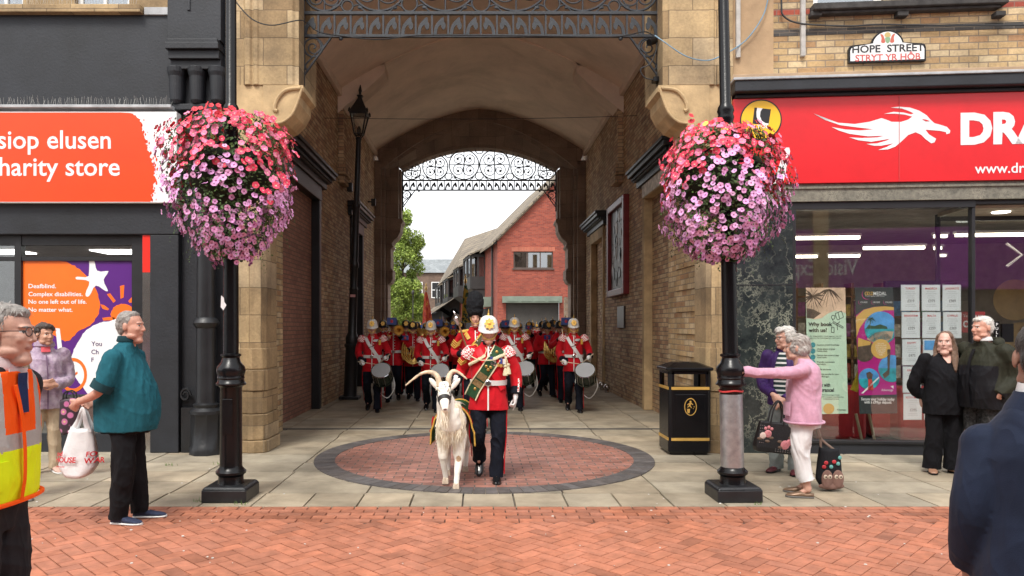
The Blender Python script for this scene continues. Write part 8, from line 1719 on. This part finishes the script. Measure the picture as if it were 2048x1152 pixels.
m = MB(); m.lathe([(.04, -.15), (.05, .05), (.075, .22), (.12, .38), (.185, .46), (.195, .465), (.17, .45), (.09, .32), (.03, .1)], 28); Mb = RY(.75) @ RX(.35); m.xform(lambda p: Vector((.10, -.30, 1.15))+Mb@p); m.build('bell', [BRASS], tub, smooth=True, world=False)
m = MB()
for o, r_ in ((0, .016), (.05, .018), (.10, .02), (.15, .016)): m.tube(spline([(-.20+o*.6, -.36, 1.32-o), (-.22+o, -.40, 1.02), (.0, -.41, .84+o*.5), (.22-o, -.38, .98), (.20-o*.6, -.34, 1.22-o)], 7), r_, 8)
for x in (-.06, 0, .06): m.tube([(x, -.40, .98), (x+.04, -.36, 1.20)], .018, 8)
m.build('tubing', [BRASS], tub, smooth=True, world=False); card(tub, -.16, -.40, 1.42, .08, .05)
ac = {'R': ((-.20, .0, 1.40), (-.32, -.06, 1.22), (-.05, -.27, 1.46)), 'L': ((.20, .0, 1.40), (.32, -.06, 1.22), (.05, -.25, 1.44))}
cor_p, T, P, Rm = soldier('x', 0, 0, 1.75, ac, {'R': dict(d=(.5, -.5, .3), palm=(.5, .6, 0), curl=1.1), 'L': dict(d=(-.5, -.5, .3), palm=(-.5, .6, 0), curl=1.1)}, march(1.75, -1), 'black', .014, 0, (0, .0, 0), False, True, False, False, group=GF, seed=29)
cor = thing('cornet', 'x', 'cornet', (0, 0, 0), 0, 'brass instruments of the band')
m = MB(); m.lathe([(.008, -.30), (.01, -.10), (.022, .0), (.055, .06), (.06, .064), (.04, .05), (.004, -.05)], 18); Mb = RX(pi/2+.1); m.xform(lambda p: Vector((.0, -.44, 1.50))+Mb@p); m.tube(spline([(.0, -.36, 1.505), (.03, -.22, 1.46), (-.02, -.36, 1.44), (.0, -.20, 1.55)], 6), .009, 6); m.build('bell', [BRASS], cor, smooth=True, world=False)
m = MB(); [m.tube([(0, -.26-.03*q, 1.43), (0, -.26-.03*q, 1.54)], .011, 8) for q in range(3)]; m.build('valves', [CHROME], cor, smooth=True, world=False); card(cor, .0, -.40, 1.63, .085, .055)
gen_p, T, P, Rm = soldier('x', 0, 0, 1.75, {'R': ((-.20, .0, 1.40), (-.28, .04, 1.13), (-.18, -.20, 1.06)), 'L': ((.20, .0, 1.40), (.28, .04, 1.13), (.12, -.24, 1.10))}, {'R': dict(d=(.6, -.5, .2), palm=(.5, .6, 0), curl=1.0), 'L': dict(d=(-.6, -.5, .2), palm=(-.5, .6, 0), curl=1.0)}, march(1.75, 1), 'black', .014, 0, (0, .05, 0), False, True, False, False, group=GF, seed=30)
cla = thing('clarinet', 'x', 'clarinet', (0, 0, 0), 0, 'woodwind instruments of the band'); m = MB(); m.tube([(0, -.13, 1.54), (0, -.34, 1.16), (0, -.40, 1.04)], [.010, .014, .028], 8); m.build('clarinet_body', [MATS['gloss_black']], cla, smooth=True, world=False); m = MB(); [m.ell((0, -.16-.05*q, 1.50-.09*q), (.014, .01, .02), 8, 5) for q in range(5)]; m.build('keys', [CHROME], cla, smooth=True, world=False)
used = set()
PROTO = dict(b=(brass_p, tbn, 'trombone'), t=(tuba_p, tub, 'tuba'), c=(cor_p, cor, 'cornet'), g=(gen_p, cla, 'clarinet'))
BAND = [('b', 787, 16.2, 1.02, .08, 'between the two drummers on the left', 'bandsman'), ('b', 880, 16.6, 1.0, .0, 'behind the drummer at the goat', ''), ('b', 1131, 16.1, 1.02, -.05, 'close behind the drummer at the right end', ''),
        ('t', 812, 17.6, 1.0, .1, 'second behind the left lamp drummer', ''), ('t', 1104, 18.6, 1.01, .5, 'in the right hand file before the shutters', ''), ('t', 1006, 19.5, .99, .2, 'between the bearskin and the third drummer', ''),
        ('c', 906, 18.4, 1.0, .05, 'left of the drum major', ''), ('c', 1058, 19.8, .99, -.1, 'just right of the third drummer', ''), ('g', 1118, 17.6, .99, .15, 'second in the right hand file', ''), ('g', 1090, 22.8, 1.03, .35, 'tallest in the right hand file', ''),
        ('g', 834, 19.6, .98, .0, 'left of the goat, in the third rank', ''), ('g', 851, 23.0, .98, .05, 'left of the goat, in the fourth rank', ''), ('c', 893, 21.4, .99, .0, 'in front of the second bearskin', ''), ('g', 866, 26.0, 1.0, .0, 'far back beside the red flag', ''), ('c', 840, 27.5, 1.0, .05, 'farthest back under the trees', ''),
        ('g', 1040, 23.4, .98, -.05, 'in front of the brick pier between shutters', ''), ('c', 1100, 26.5, .99, .2, 'far back in the right hand file', ''), ('g', 1073, 28.0, .98, .0, 'farthest back before the shutter', ''), ('c', 985, 24.5, .98, .0, 'far back behind the handler\'s helmet', ''), ('g', 1136, 20.4, .99, .0, 'against the far right jamb of the archway', ''),
        ('g', 766, 18.3, 1.0, .1, 'next to the passage lamp, in the third rank', ''), ('t', 826, 16.4, .98, .05, 'whose tubing shows between the two left drummers', ''), ('g', 921, 17.2, .98, .0, 'at the mace of the drum major', ''), ('b', 1010, 17.0, .99, .05, 'right behind the third drummer', ''), ('t', 1092, 17.2, .98, .35, 'turned to the centre, right of the third drummer', ''), ('g', 1065, 24.6, 1.0, .1, 'in mid street before the grey shutter', ''), ('g', 772, 21.5, .99, .1, 'at the far left jamb of the archway', ''), ('c', 1083, 20.6, 1.0, .2, 'inside the right hand file, fourth from its front', '')]
for kd, px, Y, s, rz, lab, _ in BAND:
    pr, ins, nm = PROTO[kd]; fst = kd not in used; used.add(kd)
    a = pr if fst else copy_tree(pr); setup(a, px, Y, f'{nm} player in a black spiked helmet '+lab, s, rz)
    i_ = ins if fst else copy_tree(ins); setup(i_, px, Y, f'{nm} held by the player '+lab, s, rz)
# drum major with bearskin, sash and mace; a second bearskin farther back; two colours
am = {'R': ((-.20, .0, 1.50), (-.33, .0, 1.24), (-.20, -.26, 1.22)), 'L': ((.20, .0, 1.50), (.31, .06, 1.22), (.26, -.08, 1.02))}
DY = 11.6; dm, T, P, Rm = soldier('tall drum major in a black bearskin with a gold sash, behind the goat handler', gx(950, DY), DY, 1.89, am, {'R': dict(d=(.5, -.6, .4), palm=(.4, .6, 0), curl=1.3), 'L': dict(d=(0, -.2, -1), palm=(-1, 0, 0), curl=.9)}, march(1.86, 1), 'bearskin', .011, .05, (radians(4), .02, 0), True, True, False, False, 1.12, None, seed=33)
m = MB(); T.strip(m, [(.15, 1.51), (.06, 1.40), (-.06, 1.26), (-.18, 1.10)], .06, .014); m.build('gold_sash', [fabric('sash_brown', (.07, .06, .025), .6)], dm, smooth=True, world=False)
m = MB(); T.strip(m, [(.10, 1.54), (.0, 1.42), (-.12, 1.28), (-.21, 1.17)], .010, .02, 3); T.strip(m, [(.18, 1.44), (.11, 1.34), (.0, 1.21), (-.12, 1.06)], .010, .02, 3); T.strip(m, [(-.16, 1.55), (-.10, 1.45)], .03, .012); m.ell((-.01, T.front(0, 1.33)-.03, 1.33), (.05, .012, .05), 14, 8); m.build('sash_edge', [GOLDL], dm, smooth=True, world=False)
m = MB(); m.ell((-.01, T.front(0, 1.33)-.04, 1.33), (.032, .012, .032), 12, 8); m.build('sash_badge', [REDST], dm, smooth=True, world=False)
m = MB(); a, b_ = Vector(am['R'][0]), Vector(am['R'][1])
for q in (.42, .52, .62, .72): c = a.lerp(b_, q); m.tube([c+Vector((-.085, -.02, .045)), c+Vector((-.03, -.09, -.01)), c+Vector((.05, -.08, .045))], .010, 5)
m.build('chevrons', [GOLDL], dm, smooth=True, world=False)
for sg in (-1, 1): m = MB(); m.loft([[(sg*.20+.05*s*cos(a), .05*s*sin(a), z) for a in [2*pi*q/10 for q in range(10)]] for z, s in ((1.55, 1.4), (1.57, .8))]); m.tube([(sg*.10, .0, 1.575), (sg*.25, 0, 1.545)], .03, 8, sx=.5); m.build('shoulder_board', [GOLDL], dm, smooth=True, world=False)
mc = thing('mace', 'silver headed drum major\'s mace carried at a slant beside the tall bearskin', 'mace', dm.location, .05)
m = MB(); m.tube([(-.28, -.30, 1.72), (-.10, -.26, 1.20), (.02, -.22, .80)], [.014, .013, .010], 8); m.build('shaft', [WOOD], mc, smooth=True, world=False); m = MB(); m.lathe([(.012, -.06), (.03, -.04), (.055, .02), (.07, .06), (.05, .10), (.015, .12), (.02, .14), (.003, .17)], 16); Mb = RY(-.33); m.xform(lambda p: Vector((-.285, -.30, 1.72))+Mb@p); m.build('head', [CHROME], mc, smooth=True, world=False)
b2_, T, P, Rm = soldier('x', 0, 0, 1.84, {'R': ((-.20, .0, 1.48), (-.28, .04, 1.20), (-.18, -.18, 1.10)), 'L': ((.20, .0, 1.48), (.28, .04, 1.20), (.2, -.1, 1.0))}, {'R': dict(d=(.6, -.5, .2), palm=(.5, .6, 0), curl=1.0), 'L': dict(d=(-.1, -.5, -.8), palm=(-.5, .6, 0), curl=1.0)}, march(1.84, 1), 'bearskin', .016, 0, (0, .0, 0), True, True, True, False, group=GF, seed=35)
setup(b2_, 909, 20.6, 'bandsman in a black bearskin farther back, left of the drum major', 1.0)
def flag_mat(name, c1, c2, c3):
    m, t_, b = _nt(name); n = _tex(t_, 5, 2, .5); r = _ramp(t_, n.outputs[0], [(.38, c1), (.45, c2), (.58, c2), (.63, c3)]); r.color_ramp.interpolation = 'CONSTANT'; t_.links.new(r.outputs[0], b.inputs['Base Color']); b.inputs['Roughness'].default_value = .6; return m
for px, Y, lab, fm, zt in ((852, 25.0, 'furled red and gold flag on a pole among the helmets left of centre', flag_mat('flag_red', (.5, .03, .02), (.65, .10, .03), (.70, .42, .05)), 2.85), (931, 22.5, 'furled green and gold flag on a pole just left of the tall bearskin', flag_mat('flag_green', (.03, .10, .04), (.55, .42, .06), (.55, .08, .03)), 2.95)):
    f = thing('furled_flag', lab, 'flag', at(px, Y), 0, 'furled flags carried in the band'); m = MB(); m.tube([(0, 0, .9), (0, 0, zt)], .016, 8); m.build('pole', [WOOD], f, world=False); m = MB(); m.lathe([(.02, zt), (.035, zt+.03), (.045, zt+.10), (.015, zt+.18), (.03, zt+.2), (.004, zt+.27)], 8); m.build('finial', [BRASS], f, smooth=True, world=False)
    m = MB(); rings = []
    for j in range(13):
        u = j/12; r_ = .03+.12*u**.8; rings.append([((r_*(1+.30*sin(a*4+u*3)))*cos(a)+.06*u, .6*r_*sin(a), zt-.05-u*1.15) for a in [2*pi*q/24 for q in range(24)]])
    m.loft(rings); m.build('cloth', [fm], f, smooth=True, world=False)
